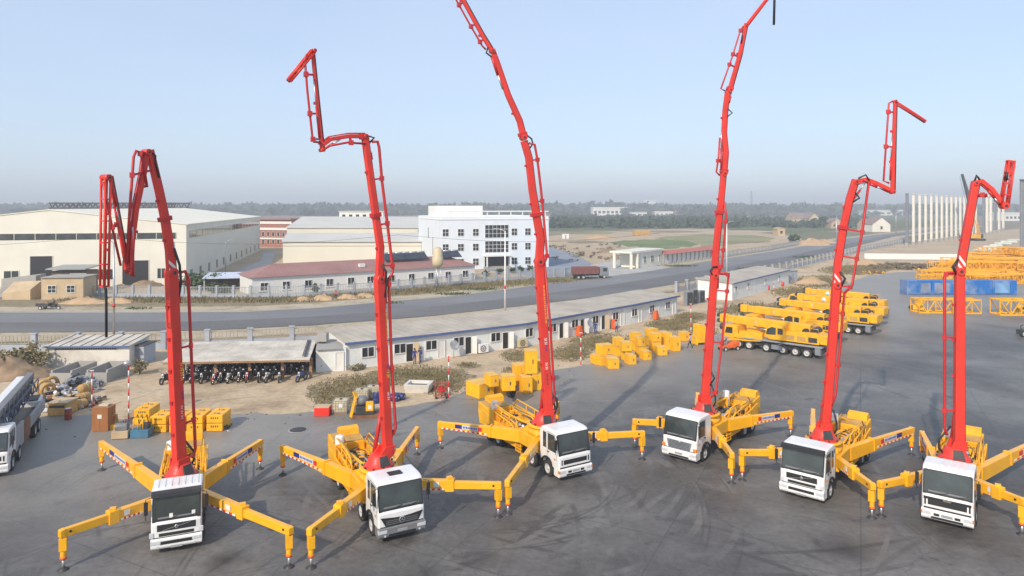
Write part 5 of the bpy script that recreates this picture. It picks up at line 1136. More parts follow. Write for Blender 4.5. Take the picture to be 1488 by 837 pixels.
def deck(T, xr, st):         # everything yellow behind the turret; xr: local x of the rear end
    mb = MB()
    for s in (-1, 1): mb.bb(xr + .3, 2.4, s * .36, s * .50, .78, 1.06)
    for x in (xr + .5, -5.6, -3.2, -1.5, 1.6): mb.bb(x, x + .15, -.36, .36, .80, 1.04)
    mb.build('chassis', M['dark'], T)
    # turret pedestal and outrigger box
    mb = MB(); mb.bb(-1.7, 1.15, -1.20, 1.20, 1.09, 1.95); ped = mb.build('outrigger_box', M['yellow2'], T, .05)
    mb = MB(); mb.lathe([(1.05, 1.95), (1.05, 2.18), (.95, 2.22), (.95, 2.42), (1.08, 2.44), (1.08, 2.55), (.2, 2.56)], None, 28); mb.build('slewing_ring', M['yellow2'], ped)
    mb = MB()
    for s in (-1, 1):
        for x in (-1.0, .6): mb.beam((x, s * .9, 1.95), (x * .6, s * .62, 2.4), .12, .3)
    mb.build('gusset', M['yellow2'], ped)
    # side tanks and lockers
    mb = MB()
    for s in (-1, 1): mb.bb(-3.4, -1.75, s * .55, s * 1.2, .62, 1.30)
    mb.build('side_tank', M['yellow2'], T, .04)
    for s in (-1, 1):
        mb = MB()
        for x in (-1.6, -.95): mb.beam((x, s * 1.22, .45), (x, s * 1.22, 1.08), .05, .05)
        for z in (.47, .67, .87): mb.bb(-1.6, -.95, s * 1.08, s * 1.26, z, z + .035)
        mb.build('ladder', M['yellow2'], T)
    mb = MB(); mb.bb(xr + 1.0, -1.75, -1.18, 1.18, 1.32, 1.46); dk = mb.build('deck', M['yellow2'], T, .02)
    for s in (-1, 1):
        mb = MB(); mb.prism([(xr + .8, 1.20), (-1.8, 1.42), (-1.8, 1.70), (-3.2, 1.62), (-4.6, 1.66), (xr + .8, 1.98)], s * 1.12, s * 1.22); mb.build('side_panel', M['yellow2'], T, .02)
        mb = MB(); mb.tube([(-1.6, s * 1.05, 1.95), (-1.9, s * 1.05, 2.55), (xr + 2.2, s * 1.0, 2.75), (xr + 1.6, s * 1.0, 2.15)], .045, 6)
        for x in (-2.8, -3.9): mb.tube([(x, s * 1.03, 1.8), (x, s * 1.03, 2.6)], .03, 5)
        mb.build('hand_rail', M['yellow2'], T)
        # fenders over the rear axles
        mb = MB(); mb.bb(-6.1, -3.45, s * .86, s * 1.22, 1.17, 1.24); mb.build('mudguard', M['yellow2'], T, .02)
    ty_ = st.get('tanky', -.8)
    # pumping cylinders, pipes, hopper at the tail
    mb = MB()
    for y in (-.28, .28):
        mb.cyl((-2.0, y, 1.78), (-4.0, y, 1.70), .13, n=12); mb.cyl((-4.0, y, 1.70), (xr + 1.25, y, 1.50), .16, n=12)
    mb.build('pump_cylinder', M['steel'], T)
    mb = MB()
    mb.tube([(xr + .7, -.0, 2.0), (xr + 1.1, -.6, 2.4), (-3.6, -.72, 2.28), (-1.4, -.5, 2.3), (-.9, -.2, 2.5)], .09, 8)
    mb.tube([(-1.8, .62, 1.9), (-2.6, .7, 2.15), (-4.4, .62, 2.1)], .06, 6)
    mb.build('delivery_pipe', M['yellow2'], T)
    mb = MB()
    for k in range(9):
        x = -2.2 - k * .38; mb.box((x, random.uniform(-.55, .55), 1.62 + random.uniform(0, .12)), (.28, .3, .34)); mb.box((x, random.uniform(-.8, .8), 1.56), (.2, .22, .25))
    mb.build('hydraulic_blocks', M['yellow2'], T, .02)
    mb = MB()
    for k in range(7):
        x = -2.0 - k * .5; mb.tube([(x, -.8, 1.6), (x - .3, -.3 + .1 * k, 1.95), (x - .5, .4, 1.75), (x - .2, .85, 1.6)], .028, 5)
    mb.build('hydraulic_hoses', M['black'], T)
    mb = MB(); q = [(xr - .05, .75), (xr + 1.15, .75), (xr + 1.35, 1.5), (xr + 1.35, 2.05), (xr - .25, 2.30), (xr - .25, 1.5)]
    mb.prism(q, -.98, .98); hop = mb.build('hopper', M['yellow2'], T, .04)
    mb = MB(); mb.beam((xr - .1, 0, 2.30), (xr + 1.25, 0, 2.10), 1.7, .06); mb.build('hopper_grate', M['ochre'], hop)
    mb = MB(); hy = .25 if ty_ < 0 else -.25; mb.prism([(xr - .32, 2.2), (xr + .45, 2.13), (xr + .36, 2.62), (xr - .05, 2.72), (xr - .36, 2.5)], hy - .62, hy + .62)
    mb.build('splash_guard', M['yellow2'], hop)
    mb = MB()                                       # valve blocks, filters and lines crowding the deck
    rq = random.Random(int(abs(T.location.x) * 100))
    for k in range(26):
        x = rq.uniform(xr + 1.5, -1.9); y = rq.uniform(-.95, .95); hh = rq.uniform(.12, .42)
        if k % 3: mb.box((x, y, 1.46 + hh / 2), (rq.uniform(.12, .45), rq.uniform(.12, .35), hh))
        else: mb.cyl((x, y, 1.46), (x, y, 1.50 + hh * 1.2), rq.uniform(.07, .15), n=10)
    mb.build('valve_unit', M['yellow2'], T, .015)
    mb = MB()
    for k in range(12):
        x = rq.uniform(xr + 1.6, -2.0); y = rq.uniform(-.9, .9); mb.box((x, y, 1.62), (rq.uniform(.1, .3), rq.uniform(.1, .3), rq.uniform(.2, .4)))
    mb.build('motor_unit', M['dark'], T, .02)
    for s in (-1, 1):
        mb = MB()
        mb.tube([(-1.7, s * 1.16, 1.75), (-2.4, s * 1.16, 2.05), (xr + 1.5, s * 1.05, 2.28)], .06, 6); mb.tube([(-1.7, s * .95, 2.0), (-3.0, s * .9, 2.18), (xr + 1.6, s * .8, 2.2)], .045, 6)
        for x in (-2.6, -3.5, -4.4, -5.3): mb.tube([(x, s * 1.12, 1.5), (x, s * 1.1, 2.14)], .035, 5)
        mb.build('side_pipe', M['yellow2'], T)
    # white water tank standing on the deck
    ty = ty_
    mb = MB(); mb.lathe([(.05, 1.47), (.26, 1.47), (.27, 1.52), (.27, 2.75), (.25, 2.82), (.05, 2.86)], Matrix.Translation((xr + 2.0, ty, 0)), 18); mb.build('water_tank', M['white'], T)
    mb = MB(); mb.bb(xr + 1.5, xr + 2.5, ty - .38, ty - .33, 1.46, 2.3).bb(xr + 2.34, xr + 2.39, ty - .32, ty + .34, 1.46, 2.4); mb.build('tank_bracket', M['yellow2'], T)
    for s in (-1, 1):
        mb = MB(); mb.bb(xr - .02, xr + .02, s * .62, s * .92, .98, 1.14); mb.build('tail_light', M['redlabel'], T)

def mkpath(T, P0, rot, pts, off=0.0):
    pass
def boom(T, Tm, data, rot):
    # the boom folds in an upright plane through the turret; its joints are placed in that plane
    inv = Tm.inverted(); O = Tm.translation; X0, Y0 = O.x, O.y; l = math.hypot(X0, Y0)
    vx, vy = X0 / l, Y0 / l                                  # away from the viewer
    ca, sa = math.cos(R(rot)), math.sin(R(rot))
    nx, ny = vx * ca - vy * sa, vx * sa + vy * ca            # plane normal
    N = Vector((-nx, -ny, 0))
    def W(p, off=0.0):
        k = (p[0] - CX) / FPX; q = (nx * (X0 - nx * off) + ny * (Y0 - ny * off)) / (nx * k + ny)
        return Vector((k * q, q, HC - (p[1] - HY) / FPX * q))
    Nl = (inv.to_3x3() @ N).normalized()
    def L(p, off=0.0): return inv @ W(p, off)
    secs = []
    dep = Y0; share = .36 if rot > 28 else .25
    for i, s in enumerate(data['secs']):
        pts = [L(p) for p in s['p']]; th = s.get('t', .5)
        ws = [wp * dep / FPX for wp in s['w']] if isinstance(s['w'], (list, tuple)) else [s['w'] * dep / FPX] * len(pts)
        if len(ws) == 2 and len(pts) > 2: ws = [ws[0] + (ws[1] - ws[0]) * k / (len(pts) - 1) for k in range(len(pts))]
        if not s.get('lattice'):                      # given widths are the whole visible ones: lit face plus shaded side
            ws = [a * .86 for a in ws]; th = share * (sum(ws) / len(ws)) / math.sin(R(rot)); ws = [a * (1 - share) / ca for a in ws]
        mb = MB(); mb.strip(pts, ws, [th] * len(pts), Nl)
        if s.get('lattice'):
            mb = MB(); tdir = (pts[-1] - pts[0]).normalized(); sd = tdir.cross(Nl).normalized(); hw = ws[0] / 2
            for a in (-1, 1):
                for b in (-1, 1): mb.tube([pts[0] + sd * a * hw + Nl * b * th / 2, pts[-1] + sd * a * hw * .8 + Nl * b * th / 2], .06, 5)
            LL = (pts[-1] - pts[0]).length; n = max(4, int(LL / .9))
            for k in range(n + 1):
                c = pts[0] + (pts[-1] - pts[0]) * k / n
                for b in (-1, 1): mb.beam(c - sd * hw + Nl * b * th / 2, c + sd * hw + Nl * b * th / 2, .06, .06)
                for a in (-1, 1): mb.beam(c + sd * a * hw - Nl * th / 2, c + sd * a * hw + Nl * th / 2, .06, .06)
        o = mb.build('boom_section', M['red'], T, .03 if not s.get('lattice') else 0)
        secs.append((o, pts, ws, th))
        # joint at the foot of the section: pin, cheek plates and flange
        a = pts[0]; r = ws[0] * .62
        mb = MB(); mb.cyl(a - Nl * (th / 2 + .13), a + Nl * (th / 2 + .13), r * .9, n=16); mb.build('joint', M['red'], o)
        if i:
            mb = MB(); mb.cyl(a - Nl * (th / 2 + .17), a + Nl * (th / 2 + .17), r * .35, n=10); mb.build('pin', M['dark'], o)
        for f in s.get('flange', ()):
            j = f * (len(pts) - 1); k = min(int(j), len(pts) - 2); c = pts[k] + (pts[k + 1] - pts[k]) * (j - k); t = (pts[k + 1] - pts[k]).normalized()
            w_ = ws[k]; mb = MB(); mb.strip([c - t * .12, c + t * .12], [w_ * 1.5, w_ * 1.5], [th + .16] * 2, Nl); mb.build('flange', M['redpipe'], o, .02)
        for f in s.get('stripes', ()):
            j = f * (len(pts) - 1); k = min(int(j), len(pts) - 2); c = pts[k] + (pts[k + 1] - pts[k]) * (j - k); t = (pts[k + 1] - pts[k]).normalized(); sd = t.cross(Nl).normalized(); w_ = ws[k]
            mb = MB()
            for q in (0, .42):
                e = c + t * q + Nl * (th / 2 + .004); ex = t * .45
                mb.add([e - sd * w_ * .49, e - sd * w_ * .49 + t * .2, e + sd * w_ * .49 + t * .2 - ex, e + sd * w_ * .49 - ex], [(0, 1, 2, 3)])
            mb.build('warning_stripe', M['frame_white'], o)
        for (f, ln, wd, m, sx) in s.get('decals', ()):
            c = pts[0] + (pts[1] - pts[0]) * f; t = (pts[1] - pts[0]).normalized(); sd = t.cross(Nl).normalized(); n = max(2, int(ln / .26)); mb = MB()
            for q in range(n):
                e = c + t * (q * .26) + Nl * (th / 2 + .005) + sd * sx
                for u0, u1, v0, v1 in ((-.5, .5, 0, .035), (-.5, .5, .10, .13), (-.06, .06, .04, .095), (-.45, -.3, .135, .19), (.1, .4, .14, .175)):
                    mb.add([e + sd * wd * u0 + t * v0, e + sd * wd * u1 + t * v0, e + sd * wd * u1 + t * v1, e + sd * wd * u0 + t * v1], [(0, 1, 2, 3)])
            mb.build('lettering', M[m], o)
        # small bolts / clamps along the section
        mb = MB(); tot = (pts[-1] - pts[0]).length; n = int(tot / 1.7)
        for k in range(1, n):
            j = k / n * (len(pts) - 1); q = min(int(j), len(pts) - 2); c = pts[q] + (pts[q + 1] - pts[q]) * (j - q); t = (pts[q + 1] - pts[q]).normalized(); sd = t.cross(Nl).normalized()
            mb.box(c + sd * (-ws[q] / 2 - .05), (.14, .14, .14))
        if n > 1: mb.build('clip_strip', M['redpipe'], o)
        # hydraulic hoses clipped along the shaded edge of the section
        mb = MB(); path = []
        for k in range(len(pts)):
            t = (pts[min(k + 1, len(pts) - 1)] - pts[max(k - 1, 0)]).normalized(); sd = t.cross(Nl).normalized(); path.append(pts[k] + sd * (ws[k] / 2 + .05) * data.get('hs', 1) + Nl * th * .1)
        mb.tube(path, .035, 5)
        mb.tube([p - Nl * .12 for p in path], .03, 5)
        if not s.get('lattice'): mb.build('hydraulic_line', M['redpipe'] if i % 2 == 0 else M['dark'], o)
    for (sec, ppx, rr, brk) in data.get('pipes', ()):
        o, pts, ws, th = secs[sec]; P = [L(p, .12) for p in ppx]
        mb = MB(); mb.tube(P, rr * 1.0, 7); pipe = mb.build('delivery_pipe', M['redpipe'], o)
        for f in brk:
            mb = MB()
            j = f * (len(P) - 1); q = min(int(j), len(P) - 2); c = P[q] + (P[q + 1] - P[q]) * (j - q)
            best = None
            for a, b in zip(pts[:-1], pts[1:]):
                d = b - a; u = max(0, min(1, (c - a).dot(d) / d.length_squared)); x = a + d * u
                if best is None or (x - c).length < (best - c).length: best = x
            mb.beam(c, best, .10, .10); mb.box(c, (.22, .22, .26)); mb.build('pipe_bracket', M['redpipe'], pipe)
    def snap(c, extra):                                    # bring a fitting's end onto the nearest section's flank
        best = None
        for _, pts_, ws_, th_ in secs:
            for k_ in range(len(pts_) - 1):
                d = pts_[k_ + 1] - pts_[k_]; u = max(0, min(1, (c - pts_[k_]).dot(d) / d.length_squared)); x = pts_[k_] + d * u; q_ = (x - c).length - ws_[k_] / 2
                if best is None or q_ < best[0]: best = (q_, x, ws_[k_] / 2)
        v = c - best[1]; lim = best[2] + extra
        return c if v.length <= lim else best[1] + v.normalized() * lim
    for (sec, p0, p1, w_) in data.get('rams', ()):
        o = secs[sec][0]; a, b = snap(L(p0, .05), .05), snap(L(p1, .05), .05); m = a + (b - a) * .55
        r = MB().cyl(a, m, w_, n=10).build('ram_barrel', M['redpipe'], o); MB().cyl(m, b, w_ * .6, n=8).build('ram_rod', M['steel'], r)
    for (sec, pp_, w_) in data.get('hoses', ()):
        MB().tube([L(p, .25) for p in pp_] if sec == 4 else [snap(L(p, .2), (.0 if k_ in (0, len(pp_) - 1) else .34)) for k_, p in enumerate(pp_)], w_, 6).build('hose', M['black'], secs[sec][0])
    # turret: flared red foot and the two cheeks that hold the first section
    base = secs[0][1][0]
    mb = MB(); mb.lathe([(.86, 2.56), (.86, 2.62), (.74, 2.64), (.60, 2.95), (.47, 3.22), (.44, 3.24), (.1, 3.25)], None, 28); tu = mb.build('turret', M['red'], T)
    mb = MB(); sd = Nl.cross(Vector((0, 0, 1))).normalized(); th = secs[0][3]
    for s in (-1, 1):
        c = Nl * s * (th / 2 + .10); q = []
        for e in (-.045, .045):
            q.append([Vector((0, 0, 2.9)) + sd * .42 + c + Nl * e, Vector((base.x, base.y, base.z + .35)) + sd * .34 + c + Nl * e, Vector((base.x, base.y, base.z + .35)) - sd * .34 + c + Nl * e, Vector((0, 0, 2.9)) - sd * .42 + c + Nl * e])
        mb.loft(q)
    mb.build('turret_cheek', M['red'], tu)
    a = secs[0][1][0]; b = secs[0][1][1]; e = a + (b - a).normalized() * 2.4
    r = MB().cyl(Vector((0, 0, 3.0)) - Nl * (th / 2 + .3), e - Nl * (th / 2 + .16), .12, n=10).build('luffing_ram', M['redpipe'], tu)
    hs_ = sd * data.get('hoseside', -1)
    MB().tube([Vector((0, 0, 2.85)) + hs_ * .62, Vector((0, 0, 3.15)) + hs_ * .82, Vector((0, 0, 3.6)) + hs_ * .80, a + (b - a).normalized() * 1.1 + hs_ * .42], .06, 6).build('turret_hose', M['black'], tu)
    c_ = Nl * .50; mb = MB(); mb.loft([[Vector((0, 0, 2.72)) + Nl * .60 + sd * .30, Vector((0, 0, 2.72)) + Nl * .60 - sd * .30, Vector((0, 0, 3.2)) + Nl * .43 - sd * .22, Vector((0, 0, 3.2)) + Nl * .43 + sd * .22], [Vector((0, 0, 2.72)) + Nl * .735 + sd * .30, Vector((0, 0, 2.72)) + Nl * .735 - sd * .30, Vector((0, 0, 3.2)) + Nl * .505 - sd * .22, Vector((0, 0, 3.2)) + Nl * .505 + sd * .22]]); mb.build('access_opening', M['dark'], tu)
    mb = MB()
    for k in range(10): an = k * .6283; mb.box((math.cos(an) * .9, math.sin(an) * .9, 2.68), (.08, .08, .1))
    mb.build('bolts', M['dark'], tu)
    return secs

def pump_truck(label, F, h, cabx, st, feet, bdata, rot, axle2=True, xr=-7.3, rear_x=-1.35):
    h = Vector((h[0], h[1], 0)).normalized(); O = Vector((F[0], F[1], 0)) - h * cabx
    T = thing('concrete_pump_truck', O, math.atan2(h.y, h.x), label, 'pump truck', 'concrete pump trucks with red booms raised')
    Tm = Matrix.Translation(O) @ Matrix.Rotation(math.atan2(h.y, h.x), 4, 'Z'); inv = Tm.inverted()
    cab(T, cabx, st); deck(T, xr, st)
    xs = [cabx - 1.32] + ([cabx - 3.2] if axle2 else [])
    for x in xs:
        for s in (-1, 1): wheel(T, x, s * 1.06, .52, .32)
    for x in (-4.1, -5.45):
        for s in (-1, 1):
            wheel(T, x, s * 1.08, .52, .30); wheel(T, x, s * .74, .52, .30)
    mb = MB()
    for x in xs + [-4.1, -5.45]: mb.cyl((x, -.9, .52), (x, .9, .52), .12, n=8)
    mb.build('axle', M['dark'], T)
    mb = MB(); mb.bb(cabx - 2.15, cabx - .4, -.9, .9, .55, .94); mb.build('engine_tray', M['dark'], T)
    for k, px in feet.items():
        f = inv @ (G(*px)); s = 1 if k[1] == 'L' else -1     # L: driver's left, which is the photograph's right when facing us
        if k[0] == 'F': front_arm(T, Vector((.85, s * 1.05, 0)), f)
        else: rear_arm(T, Vector((rear_x, s * 1.05, 0)), f, False)
    boom(T, Tm, bdata, rot)
    return T, Tm
def mirror_foot(F, h, cabx, px):                             # a hidden foot, taken from the visible one opposite
    h = Vector((h[0], h[1], 0)).normalized(); O = Vector((F[0], F[1], 0)) - h * cabx; g = G(*px) - O
    a = g.dot(h); b = g - h * a; w = O + h * a - b
    return (CX + w.x / w.y * FPX, HY + HC / w.y * FPX)

B1d = dict(secs=[
    dict(p=[(261, 674), (249, 398)], w=[24, 21.5], t=.62, decals=[(.44, 1.1, .16, 'decal_yellow', .2), (.34, .6, .16, 'bluelabel', .2), (.24, .8, .12, 'frame_white', .12)]),
    dict(p=[(249, 396), (246.5, 363), (239.6, 318), (231, 277), (217, 218)], w=[17, 13], t=.52, flange=[.5], stripes=[.02]),
    dict(p=[(213, 221), (208.5, 252), (197.5, 305), (191.5, 352), (189.5, 398)], w=[11, 9], t=.42),
    dict(p=[(184.5, 390), (160, 256)], w=[8, 6], t=.32),
    dict(p=[(154, 258), (151.5, 416)], w=[7.5, 7], t=.3, lattice=True)],
    pipes=[(0, [(262, 396), (269, 394), (273.5, 404), (277.5, 502), (284, 652), (281, 664), (274, 662)], .085, [.34, .5, .62]),
           (1, [(213.6, 272), (207, 232), (203, 221), (198, 219), (194, 228), (188, 311), (184, 384)], .07, [.3, .72]),
           (3, [(150, 264), (163, 330), (175.5, 386)], .06, [.5])],
    rams=[(1, (195, 405), (192.5, 330), .09), (2, (160, 262), (175, 330), .06), (1, (262, 440), (252, 352), .10)],
    hoses=[(4, [(151.5, 416), (154, 421), (154.5, 440), (154.6, 490)], .06), (0, [(256, 360), (261, 385), (263, 410), (262, 430)], .07), (1, [(222, 222), (226, 226), (226, 236), (232, 258)], .05)])
B2d = dict(secs=[
    dict(p=[(563, 655), (551, 405)], w=[20, 19], t=.62, decals=[(.62, 2.2, .10, 'decal_yellow', .22), (.46, .6, .2, 'bluelabel', .15), (.43, .4, .18, 'decal_yellow', .15), (.30, .5, .14, 'frame_white', .1)]),
    dict(p=[(550.5, 405), (552.4, 360), (546, 315), (537, 250), (530, 198)], w=[14.5, 13], t=.52, flange=[.51]),
    dict(p=[(530, 198), (506, 198), (480, 202.5), (466, 213)], w=[9, 8], t=.42, flange=[.05]),
    dict(p=[(468, 218), (461, 150), (454, 77)], w=[7.5, 5.5], t=.32),
    dict(p=[(455, 74), (420, 117)], w=[4.5, 4.5], t=.24, lattice=True)],
    pipes=[(0, [(560, 406), (565, 408), (569, 528), (575, 622), (571, 632)], .085, [.26, .52]),
           (1, [(541, 206), (549, 206), (551, 215), (555, 262), (563.5, 330), (571, 392), (569, 400), (562, 408)], .085, [.42, .56, .7]),
           (3, [(466, 207), (456, 206), (454, 200), (446.4, 130), (443, 86), (446, 79)], .06, [.32, .5, .7]),
           (2, [(531, 209), (505, 207), (478, 212)], .06, [.4])],
    rams=[(1, (540, 232), (548, 212), .08), (2, (472, 216), (494, 203), .07), (1, (563, 440), (556, 352), .10), (3, (464, 200), (456, 118), .06)],
    hoses=[(1, [(536, 197), (545, 200), (549, 207)], .06), (0, [(556, 385), (561, 395), (561, 415), (559, 432)], .07)])
B3d = dict(secs=[
    dict(p=[(797, 602), (783, 380)], w=[17, 16.5], t=.62, decals=[(.60, 2.6, .12, 'decal_yellow', .16), (.46, .5, .2, 'frame_white', .05), (.42, .4, .18, 'bluelabel', .05), (.30, .3, .2, 'frame_white', .0), (.20, .9, .10, 'black', .0)]),
    dict(p=[(783, 380), (785, 347), (779.5, 316), (773, 275), (768, 229), (761, 205)], w=[15, 12], t=.52, flange=[.42]),
    dict(p=[(760.5, 200), (754.7, 176), (737.5, 137.7), (722, 91.8), (715, 72)], w=[11.5, 8], t=.42, flange=[.05]),
    dict(p=[(714.6, 74), (700, 50), (672.5, 0), (650, -40)], w=[8, 6], t=.32),
    dict(p=[(650, -40), (610, -120)], w=[5, 4.5], t=.24)],
    pipes=[(0, [(791, 378), (799, 465), (803, 530), (806, 578), (803, 588)], .085, [.3, .6]),
           (1, [(769, 208), (777, 210), (781, 232), (787, 283), (795, 372), (792, 380)], .085, [.4, .62, .8]),
           (3, [(706, 72), (701, 67), (683, 36), (663, 0), (645, -30)], .06, [.3, .48, .7])],
    rams=[(1, (764, 222), (776, 212), .08), (2, (704, 84), (724, 132), .10), (1, (797, 405), (787, 340), .10)],
    hoses=[(1, [(768, 194), (778, 200), (781, 207), (777, 214)], .06), (0, [(805, 572), (811, 580), (812, 590), (805, 600)], .09), (2, [(704, 72), (702, 80), (703, 88)], .06)])
B4d = dict(secs=[
    dict(p=[(1024, 582), (1037.7, 398)], w=[16, 12.5], t=.6),
    dict(p=[(1037.7, 400), (1039.6, 366), (1045, 313), (1047.5, 290), (1051, 253)], w=[12, 10], t=.5, flange=[.55]),
    dict(p=[(1051.7, 252), (1054.3, 222), (1051.7, 193.6), (1053.5, 161), (1057, 133)], w=[10, 9], t=.4, flange=[.03]),
    dict(p=[(1060, 131), (1075, 79), (1084, 34)], w=[8.5, 6.5], t=.32, flange=[.02]),
    dict(p=[(1084, 37), (1112.7, 0), (1124.5, -15)], w=[5.5, 4.5], t=.26)],
    pipes=[(0, [(1046, 397), (1056, 397), (1058.7, 401), (1050, 490), (1040.5, 570), (1033, 578)], .08, [.3, .45, .62, .8]),
           (1, [(1052, 292), (1055.5, 313), (1051.5, 358), (1049, 385), (1045, 395)], .075, [.3, .55, .8]),
           (2, [(1046, 255), (1041, 250), (1044, 229.5), (1046, 200)], .065, [.6]),
           (3, [(1054, 132), (1047.5, 129), (1056, 105), (1064, 82.5), (1075, 46.6), (1080, 38)], .06, [.5, .62, .85])],
    rams=[(2, (1063, 150), (1067, 136), .08), (2, (1043, 246), (1048, 190), .08), (1, (1047, 420), (1044, 350), .09)],
    hoses=[(4, [(1124.5, -15), (1125.5, -5), (1124.5, 36)], .085), (0, [(1044, 388), (1036, 388), (1032, 394), (1036, 400), (1044, 398)], .07), (2, [(1061, 158), (1065, 164), (1061, 170)], .05), (0, [(1033, 560), (1038, 550), (1037, 540)], .06), (3, [(1076, 50), (1078, 56), (1075, 62)], .05)])
B5d = dict(secs=[
    dict(p=[(1198.5, 621), (1206, 540), (1214.7, 412)], w=[17, 14], t=.62),
    dict(p=[(1214.7, 414), (1217, 381), (1225, 331), (1234.5, 288), (1243, 261)], w=[13, 12], t=.5, stripes=[.02], flange=[.5]),
    dict(p=[(1243, 264), (1259, 261), (1275, 267), (1293.5, 276)], w=[9, 8], t=.42),
    dict(p=[(1296.6, 279), (1300.4, 147)], w=[7.5, 5.5], t=.32),
    dict(p=[(1300.4, 147), (1321.5, 160), (1346, 176)], w=[4.5, 4], t=.25)],
    pipes=[(0, [(1222, 423), (1227, 426), (1221, 500), (1214, 575), (1208, 590)], .08, [.35, .6]),
           (1, [(1254, 262), (1262.5, 264), (1253, 337), (1244, 380), (1238, 415), (1228, 425)], .08, [.4, .58, .85]),
           (3, [(1292, 266), (1284, 263), (1287.3, 213), (1291.7, 150), (1297, 147)], .06, [.5, .7])],
    rams=[(2, (1262, 274), (1282, 276), .09), (1, (1243, 290), (1258, 268), .07), (1, (1224, 440), (1222, 375), .10), (3, (1289, 262), (1296, 200), .06)],
    hoses=[(1, [(1247, 280), (1250, 288), (1247, 296)], .06), (0, [(1221, 395), (1228, 405), (1228, 420)], .07), (2, [(1250, 258), (1258, 254), (1264, 262)], .05)])
B6d = dict(secs=[
    dict(p=[(1393.4, 648), (1394, 392)], w=[19, 15.5], t=.62),
    dict(p=[(1394.5, 394), (1397, 376), (1406.6, 323.5), (1417, 266)], w=[14.5, 13.5], t=.5, stripes=[.14]),
    dict(p=[(1417, 266), (1426, 263), (1441, 275), (1457, 296)], w=[10, 8.5], t=.42),
    dict(p=[(1459, 299), (1469, 234)], w=[8.5, 7.5], t=.3, lattice=True),
    dict(p=[(1468, 236), (1463, 262)], w=[3, 3], t=.2)],
    pipes=[(0, [(1390, 396), (1377, 396), (1372.5, 401), (1372.7, 520), (1372.5, 622), (1376, 632)], .08, [.3, .55, .75]),
           (1, [(1421, 283), (1434, 283)], .07, [.5])],
    hoseside=1, rams=[(1, (1424, 285), (1441, 287), .08), (2, (1433, 280), (1452, 296), .08)],
    hoses=[(1, [(1416, 262), (1419, 255), (1423, 256)], .06), (0, [(1388, 376), (1385, 388), (1386, 398)], .08), (4, [(1463, 262), (1462, 250)], .08)])
M['decal_yellow'] = mat('decal_yellow', (.8, .5, .05), .5, .03)
S1 = dict(grille='three', visor=1, ribs=True, papers=(-.25, .75), panel=False, lean=.2, W=1.13)
S2 = dict(grille='vee', hatch=True, bumper=M['bumper'])
S3 = dict(grille='wide', amber=True)
S4 = dict(grille='tall', rear_window=False)
S5 = dict(grille='three', visor=2, side_panel=True)
S6 = dict(grille='wide', ribs=True, panel=True, badge='ISUZU', amber=True, W=1.17)
pump_truck('pump truck with M shaped folded red boom, leftmost of the raised boom row', (-16.45, 33.75), (.385, -.923), 3.5, S1,
           {'FR': (92, 829), 'FL': (420, 825), 'RR': (148, 684), 'RL': (378, 682)}, B1d, 38)
pump_truck('pump truck with black roof hatch, grey bumper and red boom stepped to the left', (-5.6, 35), (.48, -.877), 3.8, S2,
           {'FR': (452, 826), 'FL': (724, 752), 'RR': (411, 691), 'RL': (606, 661)}, B2d, 32)
F3, h3 = (3.94, 42.8), (.506, -.862)
pump_truck('pump truck whose tall red boom leans left and leaves the top of the picture', F3, h3, 3.6, S3,
           {'FR': (738, 748), 'FL': (933, 668), 'RR': (640, 652), 'RL': mirror_foot(F3, h3, 3.6, (640, 652))}, B3d, 24)
F4, h4 = (11.1, 45.7), (-.66, -.745)
pump_truck('pump truck with grey slatted grille and near straight red boom with a dangling end hose', F4, h4, 3.7, S4,
           {'FR': (922.6, 648.6), 'FL': (1063, 703), 'RL': (1149, 634.6), 'RR': mirror_foot(F4, h4, 3.7, (1149, 634.6))}, B4d, 24, axle2=False)
F5, h5 = (16.7, 39.7), (-.654, -.756)
pump_truck('pump truck with dark sun visor and red boom ending in a short arm pointing right', F5, h5, 4.1, S5,
           {'FR': (1078.6, 698.6), 'FL': (1267, 753.5), 'RL': (1324.5, 661.5), 'RR': mirror_foot(F5, h5, 4.1, (1324.5, 661.5))}, B5d, 24, axle2=False, xr=-7.0)
F6, h6 = (22.95, 36.3), (-.61, -.79)
pump_truck('pump truck with ribbed white roof and hooked red boom, far right of the row', F6, h6, 3.9, S6,
           {'FR': (1280.6, 750.5), 'FL': (1485, 778), 'RR': (1340, 668), 'RL': (1532, 668)}, B6d, 20, axle2=False, xr=-7.0)
